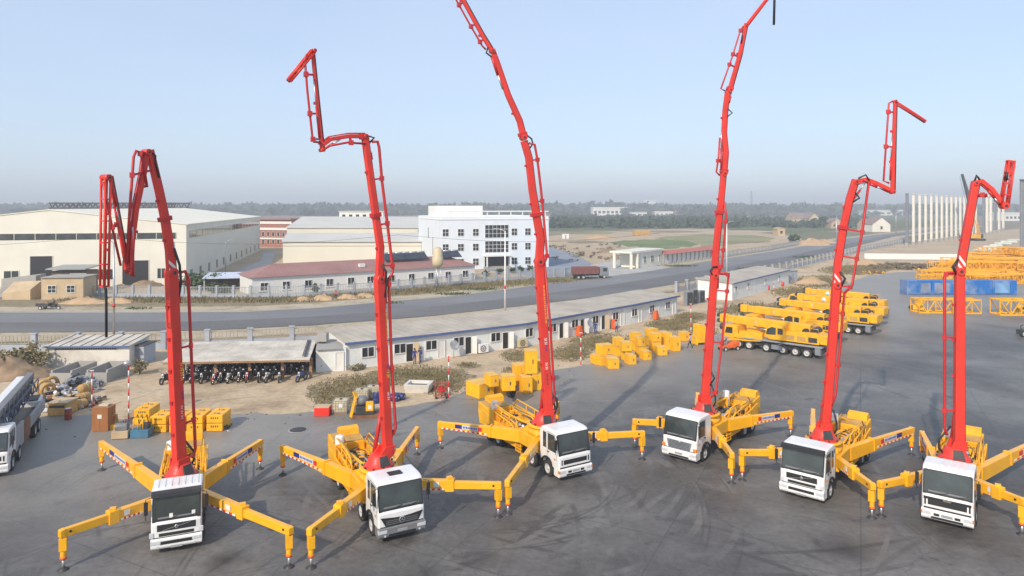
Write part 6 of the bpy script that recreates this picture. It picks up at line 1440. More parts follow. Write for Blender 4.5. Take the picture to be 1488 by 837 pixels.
# ---------------------------------------------------------------- mobile cranes
def mobile_crane(F, Rr, label, seed=0, boom_len=10.9, boom_back=2.2):
    F, Rr = V2(F), V2(Rr); h = (F - Rr).normalized(); c = (F + Rr) / 2; L = (F - Rr).length
    T = thing('mobile_crane', c, math.atan2(h.y, h.x), label, 'mobile crane', 'yellow mobile cranes parked in echelon'); hl = L / 2
    mb = MB(); mb.bb(-hl - 1.6, hl + .8, -.9, .9, .62, 1.15); mb.build('chassis', M['dark'], T, .03)
    mb = MB(); mb.bb(-hl - 1.7, hl - .6, -1.38, 1.38, 1.30, 1.46); mb.build('deck', M['grey'], T, .02)
    for s in (-1, 1):
        mb = MB(); mb.bb(-hl - 1.5, -hl - .9, s * .9, s * 1.35, .5, 1.29); mb.bb(-1.2, .0, s * .95, s * 1.36, .5, 1.0)
        for k in range(3): mb.bb(-1.25, -.75, s * 1.30, s * 1.39, .55 + k * .28, .62 + k * .28)
        mb.build('outrigger_box', M['col_dark'], T, .02)
    for i, f in enumerate((0, .16, .42, .66, .84, 1.0)):
        for s in (-1, 1): wheel(T, hl - L * f, s * 1.08, .56, .42)
    # front body, carrier cab
    mb = MB(); mb.prism([(hl - 1.9, 1.15), (hl + 1.9, .75), (hl + 2.1, 1.2), (hl + 1.95, 2.1), (hl + 1.6, 2.65), (hl + .2, 2.7), (hl + .1, 1.75), (hl - 1.9, 1.75)], -1.33, 1.33); cb = mb.build('carrier_cab', M['yellow2'], T, .06)
    mb = MB(); mb.prism([(hl + 1.99, 1.62), (hl + 1.76, 2.46), (hl + 1.72, 2.46), (hl + 1.93, 1.62)], -1.15, 1.15); mb.build('windscreen', M['glass'], cb)
    for s in (-1, 1):
        MB().prism([(hl + .75, 1.72), (hl + 1.72, 1.72), (hl + 1.52, 2.45), (hl + .75, 2.45)], s * 1.32, s * 1.345).build('side_window', M['glass'], cb)
        MB().bb(hl + 1.9, hl + 2.12, s * .75, s * 1.15, 1.0, 1.2).build('headlight', M['lamp'], cb, .02)
        MB().prism([(hl - .5, .95), (hl - 2.9, 1.2), (hl - 2.9, 2.15), (hl - .1, 2.15), (hl - .1, 1.2)], s * .75, s * 1.34).build('front_locker', M['yellow2'], T, .04)
    # superstructure, operator's cab, counterweight
    bx = -hl * .35
    mb = MB(); mb.prism([(bx - 3.9, 1.62), (bx + 1.4, 1.62), (bx + 1.6, 2.1), (bx + .4, 2.7), (bx - 3.5, 2.9), (bx - 4.1, 2.5)], -1.25, 1.25); mb.build('superstructure', M['yellow2'], T, .06)
    for s in (-1, 1):
        for k in range(3): MB().bb(bx - 3.7 + k * 1.25, bx - 2.75 + k * 1.25, s * 1.235, s * 1.262, 1.8, 2.35).build('vent_panel', M['ochre'] if k else M['dark'], T)
        mb = MB(); mb.tube([(bx - 3.8, s * 1.2, 2.8), (bx - 3.8, s * 1.2, 3.35), (bx - 1.4, s * 1.2, 3.35), (bx - 1.2, s * 1.2, 2.6)], .03, 5); mb.build('guard_rail', M['yellow2'], T)
        for f in (0, .16, .42, .66, .84, 1.0): MB().bb(hl - L * f - .62, hl - L * f + .62, s * .85, s * 1.36, 1.22, 1.28).build('mudguard', M['dark'], T)
    mb = MB(); mb.lathe([(.95, 1.46), (.95, 1.62)], Matrix.Translation((bx, 0, 0)), 24); mb.build('slewing_ring', M['dark'], T)
    mb = MB(); mb.prism([(bx - .2, 1.6), (bx + 1.7, 1.6), (bx + 2.15, 2.1), (bx + 1.95, 2.85), (bx + 1.3, 3.25), (bx - .2, 3.2)], .62, 1.38); oc = mb.build('operator_cab', M['yellow2'], T, .08)
    MB().prism([(bx + .85, 2.2), (bx + 2.0, 2.15), (bx + 1.85, 2.8), (bx + 1.3, 3.08), (bx + .85, 3.0)], .6, 1.40).build('cab_window', M['glass'], oc)
    MB().prism([(bx + .05, 2.3), (bx + .65, 2.3), (bx + .65, 3.0), (bx + .05, 2.95)], .6, 1.40).build('rear_window', M['glass'], oc)
    mb = MB(); mb.bb(bx - 4.9, bx - 4.0, -1.3, 1.3, 1.7, 2.75); mb.build('counterweight', M['yellow2'], T, .1)
    mb = MB(); mb.cyl((bx - 3.2, -.8, 2.95), (bx - 3.2, .8, 2.95), .42, n=16); mb.cyl((bx - 2.2, -.7, 2.85), (bx - 2.2, .7, 2.85), .34, n=16); mb.build('winch_drum', M['dark'], T)
    # telescopic boom lying forward over the carrier
    p0 = Vector((bx - 2.6, -.25, 3.05)); p1 = Vector((bx - 2.6 + boom_len, -.25, 3.25)); d = p1 - p0
    mb = MB(); mb.beam(p0, p0 + d * .82, .95, 1.05, .85, .92); bo = mb.build('boom', M['yellow2'], T, .09)
    mb = MB(); mb.beam(p0 + d * .821, p0 + d * .91, .72, .78); mb.build('boom_section', M['yellow2'], bo, .05)
    mb = MB(); mb.beam(p0 + d * .911, p1, .85, .95); mb.build('boom_head', M['yellow2'], bo, .06)
    mb = MB()
    for z in (-.35, .3): mb.cyl(p1 + Vector((.15, -.35, z)), p1 + Vector((.15, .35, z)), .26, n=14)
    mb.build('sheave', M['dark'], bo)
    MB().cyl((bx + 1.4, -.25, 2.0), (bx + 4.2, -.25, 2.75), .17, n=10).build('luffing_ram', M['steel'], T)
    mb = MB(); mb.tube([(p1.x - .1, -.25, 3.0), (p1.x - .1, -.25, 2.4)], .03, 5); mb.lathe([(.02, -.5), (.22, -.4), (.3, -.1), (.22, .2), (.05, .3)], Matrix.Translation((p1.x - .1, -.25, 2.25)), 12); mb.build('hook_block', M['dark'], T)
    for s in (-1, 1): MB().lathe([(.02, 0), (.33, 0), (.33, .03), (.02, .03)], Matrix.Translation((bx + 3.5, s * .44 - .25, 3.1)) @ Matrix.Rotation(R(90), 4, 'X'), 16).build('round_badge', M['frame_white'], bo)
    return T
cr0F, cr0R = G(1080, 504), G(1178, 518)
mobile_crane(cr0F, cr0R, 'nearest of the yellow mobile cranes with six pale rimmed wheels in full view')
v = Vector((5.2, 8.0, 0))
mobile_crane(cr0F + v, cr0R + v, 'second yellow mobile crane, its boom just above the nearest crane')
v = Vector((12.8, 14.0, 0))
mobile_crane(cr0F + v, cr0R + v, 'third yellow mobile crane with its rear wheels showing right of the fifth boom')
v = Vector((17.2, 20.6, 0))
mobile_crane(cr0F + v, cr0R + v, 'fourth yellow mobile crane, wedged between the third and the farthest one', boom_len=10)
v = Vector((22.0, 27.5, 0))
mobile_crane(cr0F + v + Vector((-2.5, 1.6, 0)), cr0R + v, 'farthest yellow mobile crane half hidden behind the fifth red boom', boom_len=9.5)

# ---------------------------------------------------------------- yellow boxes
def crate(px0, px1, pyb, h, dep, rz, label, group, z=0, door=True, name='yellow_box'):
    g = G((px0 + px1) / 2, pyb, z); w_ = (px1 - px0) / FPX * g.y
    w_ = max(.5, (w_ - abs(math.sin(rz)) * dep) / max(.3, math.cos(rz)))
    u = thing(name, g + Vector((0, dep / 2, 0)), rz, label, 'box', group)
    b = MB().bb(-w_ / 2, w_ / 2, -dep / 2, dep / 2, .04, h).build('body', M['crate'], u, .035)
    mb = MB(); mb.bb(-w_ / 2 - .02, w_ / 2 + .02, -dep / 2 - .02, dep / 2 + .02, h + .002, h + .05); mb.build('lid', M['crate_lid'], u, .01)
    mb = MB(); mb.bb(-w_ / 2 + .1, w_ / 2 - .1, -dep / 2 + .1, dep / 2 - .1, 0, .038); mb.build('skid', M['dark'], u)
    if door:
        mb = MB(); mb.bb(-w_ * .02, w_ * .02, -dep / 2 - .018, -dep / 2 - .002, .12, h - .1); mb.bb(w_ / 2 + .002, w_ / 2 + .018, -.02, .02, .12, h - .1); mb.build('door_seam', M['tan'], u)
        mb = MB(); mb.bb(w_ * .08, w_ * .14, -dep / 2 - .05, -dep / 2 - .002, h * .45, h * .65); mb.build('handle', M['dark'], u)
    return u
g1 = 'yellow boxes piled beside the third boom'
crate(676, 718, 579, 1.25, 1.9, .72, 'largest low yellow box at the front left of the near pile', g1)
crate(703, 725, 571, 1.2, 1.3, .3, 'lower yellow box hidden behind the largest one', g1)
crate(703, 725, 563.0, 1.0, 1.3, .45, 'upper left yellow box stacked behind the largest one in the near pile', g1, 1.26)
crate(716, 736, 577, 1.35, 1.6, .5, 'yellow box left of the leaning black tyre', g1)
crate(727, 750, 571, 1.3, 1.2, .15, 'yellow box standing right behind the black tyre', g1)
crate(727, 749, 569, 1.25, 1.2, .15, 'yellow box stacked above the black tyre', g1, 1.36)
crate(744, 766, 561, 1.9, 1.4, .25, 'tall yellow box in the middle of the near pile', g1)
crate(754, 774, 572.5, 1.45, 1.4, .3, 'yellow box at the front right of the near pile', g1)
crate(762, 781, 544, 1.5, 1.2, .1, 'lower box under the topmost box of the near pile', g1)
crate(762, 781, 544, 2.1, 1.2, .1, 'topmost upright yellow box of the near pile', g1, 1.56)
crate(774, 788, 556, 2.0, 1.3, .2, 'yellow box half behind the third red boom, rear one', g1)
crate(768, 788, 568, 1.5, 1.4, .25, 'yellow box half behind the third red boom, front one', g1)
g2 = 'yellow boxes in the far row along the dirt'
dat = [(858.5, 873, 530.5, 1.15, 0), (866, 886, 532, 1.25, 0), (866, 893, 530.5, 1.25, 1.3), (881, 901, 536.5, 1.25, 0), (891, 908, 518, 1.3, 0), (891, 908, 518, 1.1, 1.36), (902, 919, 525, 1.25, 0), (901.5, 919, 525.5, 1.2, 1.31), (908.5, 926, 530.5, 1.2, 0), (916, 933, 510, 1.3, 0), (916, 933, 510, 1.15, 1.36),
       (924, 941, 518, 1.3, 0), (923, 940.5, 518, 1.2, 1.36), (931, 948.5, 524, 1.15, 0), (938, 958, 504, 1.3, 0), (938, 958, 504, 1.2, 1.36), (945, 962, 511, 1.3, 0), (944.5, 962.5, 511, 1.15, 1.36), (953, 971, 517, 1.15, 0), (960, 978, 509, 2.4, 0), (972, 990.5, 511, 1.95, 0), (988, 1003, 496, 1.3, 0), (1007, 1020, 501.5, 1.2, 0)]
lab = ['leftmost low yellow box of the far row', 'yellow box under the double width top box at the left of the far row', 'wide upper yellow box at the left end of the far row', 'front yellow box at the left end of the far row', 'lower box of the rear stack just right of the wide upper box', 'upper box of the rear stack just right of the wide upper box',
       'lower box of the second front stack from the left', 'upper box of the second front stack from the left', 'short front box before the second stack from the left', 'lower rear box at the left middle of the far row', 'upper rear box at the left middle of the far row', 'lower box of the third front stack from the left', 'upper box of the third front stack from the left', 'short front box before the third stack from the left',
       'lower rear box at the right middle of the far row', 'upper rear box at the right middle of the far row', 'lower box of the fourth front stack from the left', 'upper box of the fourth front stack from the left', 'short front box before the fourth stack from the left', 'tall yellow box just left of the biggest box in the far row', 'biggest tall yellow box at the right of the far row', 'yellow box behind the walking person', 'small yellow box right of the walking person']
for (a, b, y, h_, z), lb in zip(dat, lab): z *= .82; crate(a + .8, b - .8, y if not z else HY + (HC - z) / (HC / (y - HY)), h_ * .82, 1.2 if h_ < 1.9 else 1.6, (.28, .12, .40, .22)[int(a) % 4], lb, g2, z)
u = thing('yellow_hopper', G(1020, 500), .3, 'yellow slanted sheet metal hopper left of the fourth boom behind the small box', 'hopper'); MB().prism([(-.9, .3), (.6, .3), (1.0, 1.6), (-.2, 2.5), (-.9, 2.5)], -.6, .6).build('body', M['crate'], u, .03); MB().bb(-.8, .5, -.5, .5, 0, .295).build('skid', M['dark'], u); MB().prism([(-.7, .6), (.5, .6), (.3, 1.4), (-.7, 1.4)], -.62, -.601).build('hatch', M['yellow2'], u)
t = thing('tyre_stack', G(743, 577.5), 0, 'black tyre standing upright against the yellow boxes', 'tyre')
t.name = 'standing_tyre'
mb = MB(); Mx = Matrix.Translation((0, 0, .62)) @ Matrix.Rotation(R(78), 4, 'Y') @ Matrix.Rotation(R(0), 4, 'Z'); mb.lathe([(.36, -.2), (.56, -.22), (.62, -.14), (.62, .14), (.56, .22), (.36, .2)], Matrix.Translation((0, 0, .62)) @ Matrix.Rotation(R(62), 4, 'Z') @ Matrix.Rotation(R(90), 4, 'X'), 22, 0, True, False); mb.build('casing', M['rubber'], t)
mb = MB(); mb.lathe([(.34, -.17), (.365, -.17), (.365, .17), (.34, .17)], Matrix.Translation((0, 0, .62)) @ Matrix.Rotation(R(62), 4, 'Z') @ Matrix.Rotation(R(90), 4, 'X'), 22, 0, True, False); mb.build('bead', M['black'], t)

# row of yellow counterweight blocks behind the first truck
def block(px0, px1, pyb, label, two=True):
    g = G((px0 + px1) / 2, pyb); w_ = (px1 - px0) / FPX * g.y; u = thing('counterweight_block', g + Vector((0, .8, 0)), .05, label, 'counterweight', 'yellow counterweight blocks behind the first truck')
    hs = [(0.05, .62), (.66, 1.25)]
    for k, (a, b) in enumerate(hs):
        q = [(-w_ / 2, -.9), (w_ / 2, -.9), (w_ / 2, .9), (w_ * .2, 1.15), (-w_ * .2, 1.15), (-w_ / 2, .9)]
        mb = MB(); mb.slab(q, a, b); o = mb.build('slab', M['yellow2'], u, .05)
        mb = MB()
        for j in range(4): x = -w_ * .3 + j * w_ * .13 + .1; mb.bb(x, x + .07, -.912, -.90, b - .28, b - .14)
        mb.build('lettering', M['dark'], o)
        if k:
            for y in (-.45, .5): MB().cyl((w_ * .1, y, b), (w_ * .1, y, b + .03), .13, n=12).build('socket', M['wood'], o); MB().bb(-w_ * .35, -w_ * .12, y - .1, y + .1, b, b + .1).build('lifting_lug', M['yellow2'], o, .02)
    MB().bb(-w_ / 2 - .16, -w_ / 2 - .002, -.4, .4, .3, 1.0).build('side_frame', M['dark'], u); MB().bb(-w_ / 2 + .1, w_ / 2 - .1, -.8, .8, 0, .05).build('skid', M['dark'], u)
    return u
for a, b, y, lb in ((195, 217, 618, 'yellow counterweight slab pair at the left end of the row'), (218, 241, 629, 'yellow counterweight slab pair just left of the first red boom'), (246, 268, 629, 'yellow counterweight slab pair mostly hidden by the first red boom'), (271, 294, 628, 'yellow counterweight slab pair just right of the first red boom'), (300, 323, 627, 'yellow counterweight slab pair at the right end of the row')): block(a, b, y, lb)
u = thing('hose_coil', G(330, 624), 0, 'black hose coil on the asphalt right of the counterweight row', 'hose'); MB().tube([(-.3 + .35 * math.cos(k * .5) + k * .012, .25 * math.sin(k * .5), .06 + k * .012) for k in range(28)], .045, 6).build('coil', M['rubber'], u); MB().cyl((-.1, -.3, .02), (.45, -.5, .02), .05, n=8).build('coupling', M['steel'], u)
# brown cabinet, small machines and scrap at the left
g = G(144, 628); u = thing('brown_cabinet', g + Vector((0, .6, 0)), .04, 'tall orange brown sheet metal cabinet with a small white notice', 'cabinet')
MB().bb(-.6, .6, -.55, .55, .06, 1.75).build('body', M['brown'], u, .03); MB().bb(-.55, .55, -.5, .5, 0, .06).build('plinth', M['dark'], u); MB().bb(-.18, .14, -.566, -.552, 1.0, 1.3).build('notice', M['frame_white'], u)
mb = MB(); mb.bb(-.62, .62, -.57, .57, 1.752, 1.80); mb.build('top', M['brown'], u); MB().bb(-.008, .008, -.56, -.551, .1, .95).build('door_seam', M['dark'], u); MB().bb(-.3, .4, -.2, .3, 1.80, 1.95).build('pale_bag', M['tank'], u, .05)
g = G(171, 640); u = thing('small_generator', g + Vector((0, .5, 0)), .2, 'small grey topped tan engine unit right of the brown cabinet', 'generator')
MB().bb(-.55, .55, -.45, .45, .08, .62).build('tank_base', M['tan'], u, .03); mb = MB(); mb.cyl((-.4, 0, .85), (.4, 0, .85), .26, n=14); mb.bb(-.2, .45, -.3, .3, .62, .95); mb.build('engine', M['bumper'], u, .02); MB().cyl((.2, .1, .95), (.2, .1, 1.35), .06, n=8).build('exhaust', M['rust'], u); MB().bb(-.5, .5, -.4, .4, 0, .075).build('skid', M['dark'], u)
g = G(160, 624); u = thing('steel_jig', g, .4, 'low yellow bracket frame between the brown cabinet and the small engine', 'frame')  # plain yellow bracket frame
MB().bb(-.5, .6, -.3, .3, .0, .38).build('base', M['yellow2'], u, .03); mb = MB(); mb.beam((-.4, 0, .38), (.3, .1, 1.2), .14, .14); mb.beam((.5, 0, .38), (.4, .1, 1.1), .12, .12); mb.build('arm', M['ochre'], u)
g = G(201, 638); u = thing('power_pack', g + Vector((0, .5, 0)), .1, 'blue based power pack with yellow rods in front of the counterweights', 'power pack')
MB().bb(-.62, .62, -.5, .5, .05, .62).build('base', mat('dull_blue', (.05, .17, .28), .6, .15, dirt=(.15, .12, .1), damt=.5), u, .03)
mb = MB()
for x in (-.5, -.2, .15): mb.tube([(x, -.2, .62), (x, -.25, 1.35), (x + .15, .1, 1.6), (x + .2, .3, .9)], .05, 6)
mb.build('rods', M['yellow2'], u); MB().bb(.0, .5, -.2, .35, .62, 1.0).build('motor', M['dark'], u, .03); MB().bb(-.55, .55, -.45, .45, 0, .05).build('skid', M['dark'], u)
g = G(81, 606); u = thing('tan_crate', g + Vector((0, .9, 0)), .03, 'dull tan steel crate before the scrap heap', 'crate')
MB().bb(-.75, .75, -.8, .8, .06, 1.05).build('body', M['ochre'], u, .04); mb = MB(); mb.bb(-.6, .6, -.812, -.80, .7, .9); mb.build('slot', M['dark'], u); MB().bb(-.7, .7, -.7, .7, 0, .058).build('skid', M['dark'], u); MB().bb(-.78, .78, -.83, .83, 1.052, 1.12).build('lid', M['tan'], u)
g = G(99, 610); u = thing('red_barrel', g, 0, 'rusty red barrel standing right of the tan steel crate', 'barrel'); MB().lathe([(.24, 0), (.26, .05), (.26, .42), (.275, .44), (.26, .46), (.26, .85), (.24, .9)], None, 16).build('drum', mat('barrel_red', (.32, .05, .03), .7, .2, dirt=(.15, .09, .06), damt=.6), u); MB().cyl((0, 0, .9), (0, 0, .92), .22, n=14).build('lid', M['steel'], u)
rn = random.Random(11)
oc_l = ['tan drum lying on the right of the scrap heap, nearest one', 'tan drum lying behind the nearest one on the scrap heap', 'tan drum at the top right of the scrap heap', 'ochre ring wheel leaning behind the white pump truck', 'ochre curved pipe bend at the left of the scrap heap', 'ochre elbow lying behind the other ochre rings']
for i, (x, y) in enumerate(((115, 594), (120, 584), (124, 573), (64, 572), (70, 577), (75, 567))):
    u = thing('ochre_drum' if i < 3 else 'ochre_ring', G(x, y), rn.uniform(-.6, -.2) if i < 3 else rn.uniform(0, 2), oc_l[i], 'drum' if i < 3 else 'ring', 'ochre drums and rings on the scrap heap')
    if i < 3:
        MB().lathe([(.02, -.55), (.36, -.55), (.38, -.5), (.38, .5), (.36, .55), (.02, .55)], Matrix.Translation((0, 0, .38 + .25 * (i == 2))) @ Matrix.Rotation(R(90), 4, 'X'), 18).build('shell', M['ochre'], u)
        mb = MB(); mb.lathe([(.38, -.03), (.41, -.03), (.41, .03), (.38, .03)], Matrix.Translation((0, 0, .38 + .25 * (i == 2))) @ Matrix.Rotation(R(90), 4, 'X'), 18, 0, True, False); mb.build('hoop', M['tan'], u)
    else:
        n = 12; mb = MB(); mb.tube([(.55 * math.cos(k / n * 4.2), .0, .62 + .55 * math.sin(k / n * 4.2)) for k in range(n + 1)], .16, 9); mb.build('bend', M['ochre'], u); MB().cyl((.55, -.0, .55), (.55, 0, .66), .2, n=12).build('flange', M['rust'], u)
def scrap(name, cx, cy, rx, ry, hgt, n, mats, label, seed):
    rn = random.Random(seed); mb = MB(); g = G(cx, cy)
    for k in range(n):
        a, r = rn.uniform(0, 6.28), rn.random() ** .5; p = Vector((math.cos(a) * r * rx, math.sin(a) * r * ry, (1 - r) * hgt * rn.uniform(.3, 1) + .1)); m = rn.randrange(len(mats))
        if k % 3 == 0: mb.cyl(p, p + Vector((rn.gauss(0, .5), rn.gauss(0, .5), rn.gauss(0, .2))), rn.uniform(.04, .16), n=7, m=m)
        else: mb.box(p, (rn.uniform(.1, .7), rn.uniform(.1, .5), rn.uniform(.06, .35)), m, 0, Matrix.Rotation(rn.uniform(0, 3), 3, 'Z') @ Matrix.Rotation(rn.uniform(-.6, .6), 3, 'X'))
    o = mb.build(name, [M[x] for x in mats], None, 0, g); tag(o, label, 'scrap', kind='stuff'); return o
scrap('scrap_metal', 112, 565, 1.9, 2.2, 1.6, 150, ['silver', 'steel', 'dark', 'col_dark'], 'heap of silvery scrap metal pieces in front of the concrete bin', 21)
scrap('scrap_metal', 92, 588, 3.2, 2.3, 1.0, 190, ['rust', 'dark', 'silver', 'scrub', 'tan'], 'heap of dark rusty scrap between the drums and the white pump truck', 22)
scrap('scrap_metal', 62, 590, 1.3, 2.0, .5, 60, ['rust', 'tan', 'dark', 'frame_white'], 'loose rusty scrap beside the white pump truck', 23)
def bin_(px0, px1, pyb, h, dep, label):
    a, b = G(px0, pyb), G(px1, pyb); u = thing('concrete_bin', a, 0, label, 'bin', 'open concrete bins by the whitewashed hut'); w_ = b.x - a.x
    MB().bb(0, w_, 0, .18, 0, h).build('front_wall', M['concrete'], u); MB().bb(0, .18, .182, dep, 0, h * 1.25).build('side_wall', M['concrete'], u); MB().bb(w_ - .18, w_, .182, dep, 0, h * 1.25).build('side_wall', M['concrete'], u); MB().bb(.182, w_ - .182, dep - .18, dep, 0, h * 1.3).build('back_wall', M['concrete'], u); return u
bin_(72, 103, 556, .9, 4.2, 'left open concrete bin in front of the whitewashed hut')
bin_(124, 155, 557, 1.0, 3.8, 'right open concrete bin in front of the whitewashed hut')
# things on the dirt behind the second truck
g = G(467, 606); u = thing('red_chest', g + Vector((0, .5, 0)), .02, 'bright red steel chest with a tan top at the asphalt edge', 'chest'); MB().bb(-.6, .6, -.5, .5, .05, .72).build('body', mat('chest_red', (.75, .03, .015), .5, .08), u, .03); MB().bb(-.58, .58, -.48, .48, .722, .78).build('lid', M['tan'], u, .01); MB().bb(-.5, .5, -.4, .4, 0, .05).build('skid', M['dark'], u)
def ibc(px, pyb, z, label, sign=False):
    g = G(px, pyb, z); u = thing('liquid_container', g + Vector((0, .55, 0)), .05, label, 'container', 'cream liquid containers')
    MB().bb(-.55, .55, -.5, .5, .16, 1.12).build('bottle', M['tank'], u, .14); mb = MB()
    for z_ in (.2, .45, .7, .95, 1.13): mb.beam((-.58, -.53, z_), (.58, -.53, z_), .025, .025); mb.beam((-.58, .53, z_), (.58, .53, z_), .025, .025); mb.beam((-.58, -.53, z_), (-.58, .53, z_), .025, .025); mb.beam((.58, -.53, z_), (.58, .53, z_), .025, .025)
    for k in range(6):
        x = -.58 + k * .232; mb.beam((x, -.53, .14), (x, -.53, 1.14), .025, .025); mb.beam((x, .53, .14), (x, .53, 1.14), .025, .025)
    mb.build('cage', M['steel'], u); MB().bb(-.58, .58, -.53, .53, 0, .13).build('pallet', M['wood'], u); MB().cyl((0, 0, 1.12), (0, 0, 1.18), .12, n=12).build('cap', M['dark'], u)
    if sign: MB().bb(-.08, .24, -.565, -.55, .6, .92).build('sign', M['frame_white'], u)
    return u
ibc(493, 603, 0, 'cream liquid container in a wire cage with a white sign', True); ibc(524, 587, 0, 'cream liquid container behind the yellow mixer')
ibc(541, 582, 0, 'cream liquid container half hidden by the second red boom')
g = G(526, 608); u = thing('yellow_mixer', g + Vector((0, .4, 0)), .15, 'dark and yellow mixing machine with a tilted yellow chute and a white sign', 'machine')
MB().bb(-.55, .9, -.5, .5, .3, .95).build('body', M['dark'], u, .04); mb = MB(); mb.beam((-.95, -.3, .1), (-.55, -.1, 1.75), .45, .08); mb.beam((-.55, -.1, 1.75), (-.75, 0, 2.1), .4, .08); mb.build('chute', M['yellow2'], u, .02); MB().bb(.25, .85, -.58, -.502, .6, 1.4).build('panel', M['yellow2'], u, .02); MB().bb(.42, .72, -.60, -.582, .75, 1.1).build('sign', M['frame_white'], u)
MB().lathe([(.05, 0), (.4, .1), (.45, .45), (.3, .7), (.1, .72)], Matrix.Translation((-.05, .1, .95)), 16).build('drum', M['bumper'], u); MB().bb(-.8, 1.3, -.6, .6, .02, .28).build('skid', M['rust'], u)
for x, y, rz_, lb in ((547, 586, 0, 'navy barrel left of the second red boom'), (572, 583, 1.2, 'navy barrel lying right of the second red boom'), (580, 581, 1.3, 'navy barrel at the right end of the lying pair')):
    u = thing('navy_barrel', G(x, y), rz_, lb, 'barrel', 'navy barrels'); Mx = Matrix.Identity(4) if not rz_ else Matrix.Translation((0, 0, .32)) @ Matrix.Rotation(R(90), 4, 'X') @ Matrix.Translation((0, 0, -.45))
    MB().lathe([(.28, 0), (.31, .05), (.31, .3), (.325, .32), (.325, .36), (.31, .38), (.31, .6), (.325, .62), (.31, .66), (.31, .9), (.28, .95)], Mx, 18).build('drum', M['navy'], u); MB().lathe([(.02, .951), (.1, .951), (.1, .985), (.02, .985)], Mx, 10).build('bung', M['grey'], u)
g = G(606, 573); u = thing('concrete_trough', g + Vector((0, 1.2, 0)), -.12, 'pale concrete water trough on the weeds right of the second boom', 'trough')
mb = MB(); q = lambda x, y, z: [Vector((-x, -y, z)), Vector((x, -y, z)), Vector((x, y, z)), Vector((-x, y, z))]
mb.loft([q(1.05, .85, 0), q(1.2, 1.0, .75), q(.9, .7, .75), q(.8, .6, .25)], 0, True); mb.build('basin', M['plaster'], u, .04); MB().face(q(.86, .66, .5)).build('water', M['glass2'], u)
g = G(641, 580); u = thing('red_frame_cart', g + Vector((0, .4, 0)), .1, 'small red tubular frame cart beside the striped pole', 'cart'); mb = MB()
for x in (-.55, 0, .55):
    for y in (-.4, .4): mb.tube([(x, y, .12), (x, y, 1.5 - .25 * (x > .3))], .035, 5)
for z in (.15, .7, 1.2): mb.tube([(-.55, -.4, z), (.55, -.4, z), (.55, .4, z), (-.55, .4, z), (-.55, -.4, z)], .035, 5)
mb.tube([(-.5, -.4, .2), (.5, -.4, 1.2)], .035, 5); mb.build('frame', M['redpipe'], u); mb = MB(); mb.cyl((0, -.2, .8), (0, .25, .8), .3, n=14); mb.build('reel', M['redpipe'], u)
for x in (-.45, .45): MB().cyl((x, -.45, .12), (x, -.38, .12), .12, n=12).build('castor', M['rubber'], u)
# striped poles
def pole(px, pyb, pyt, label, lampb=False, white_top=False):
    g = G(px, pyb); h_ = HC - (pyt - HY) / FPX * g.y; u = thing('striped_pole', g, 0, label, 'pole', 'red and white striped poles')
    mb = MB(); n = max(4, int(h_ / .55)); n += (n % 2 == 0)
    for k in range(n): mb.cyl((0, 0, h_ * k / n + .001), (0, 0, h_ * (k + 1) / n), .055, n=8, m=k % 2)
    mb.build('shaft', [M['redlabel'], M['frame_white']], u); MB().lathe([(.2, 0), (.2, .06), (.08, .12), (.06, .14)], None, 12).build('foot', M['concrete'], u)
    if lampb: MB().lathe([(.02, -.22), (.2, -.12), (.26, .05), (.18, .2), (.02, .26)], Matrix.Translation((-.1, -.1, h_ + .05)), 14).build('lamp_head', M['steel'], u)
    else: MB().bb(-.18, .18, -.04, .04, h_ + .002, h_ + .06).build('cross_piece', M['frame_white'], u)
for a in ((133.6, 596, 539, 'striped pole beside the scrap heap and brown cabinet'), (187, 612, 529, 'striped pole with a round silver lamp head left of the counterweight row', True), (652, 581, 517, 'striped pole beside the red frame cart'), (844, 532, 484, 'striped pole at the left end of the far row of yellow boxes'), (1004, 489, 442, 'striped pole behind the walking person'), (1124.5, 433, 410, 'striped pole before the shorter white cabin')): pole(*a)
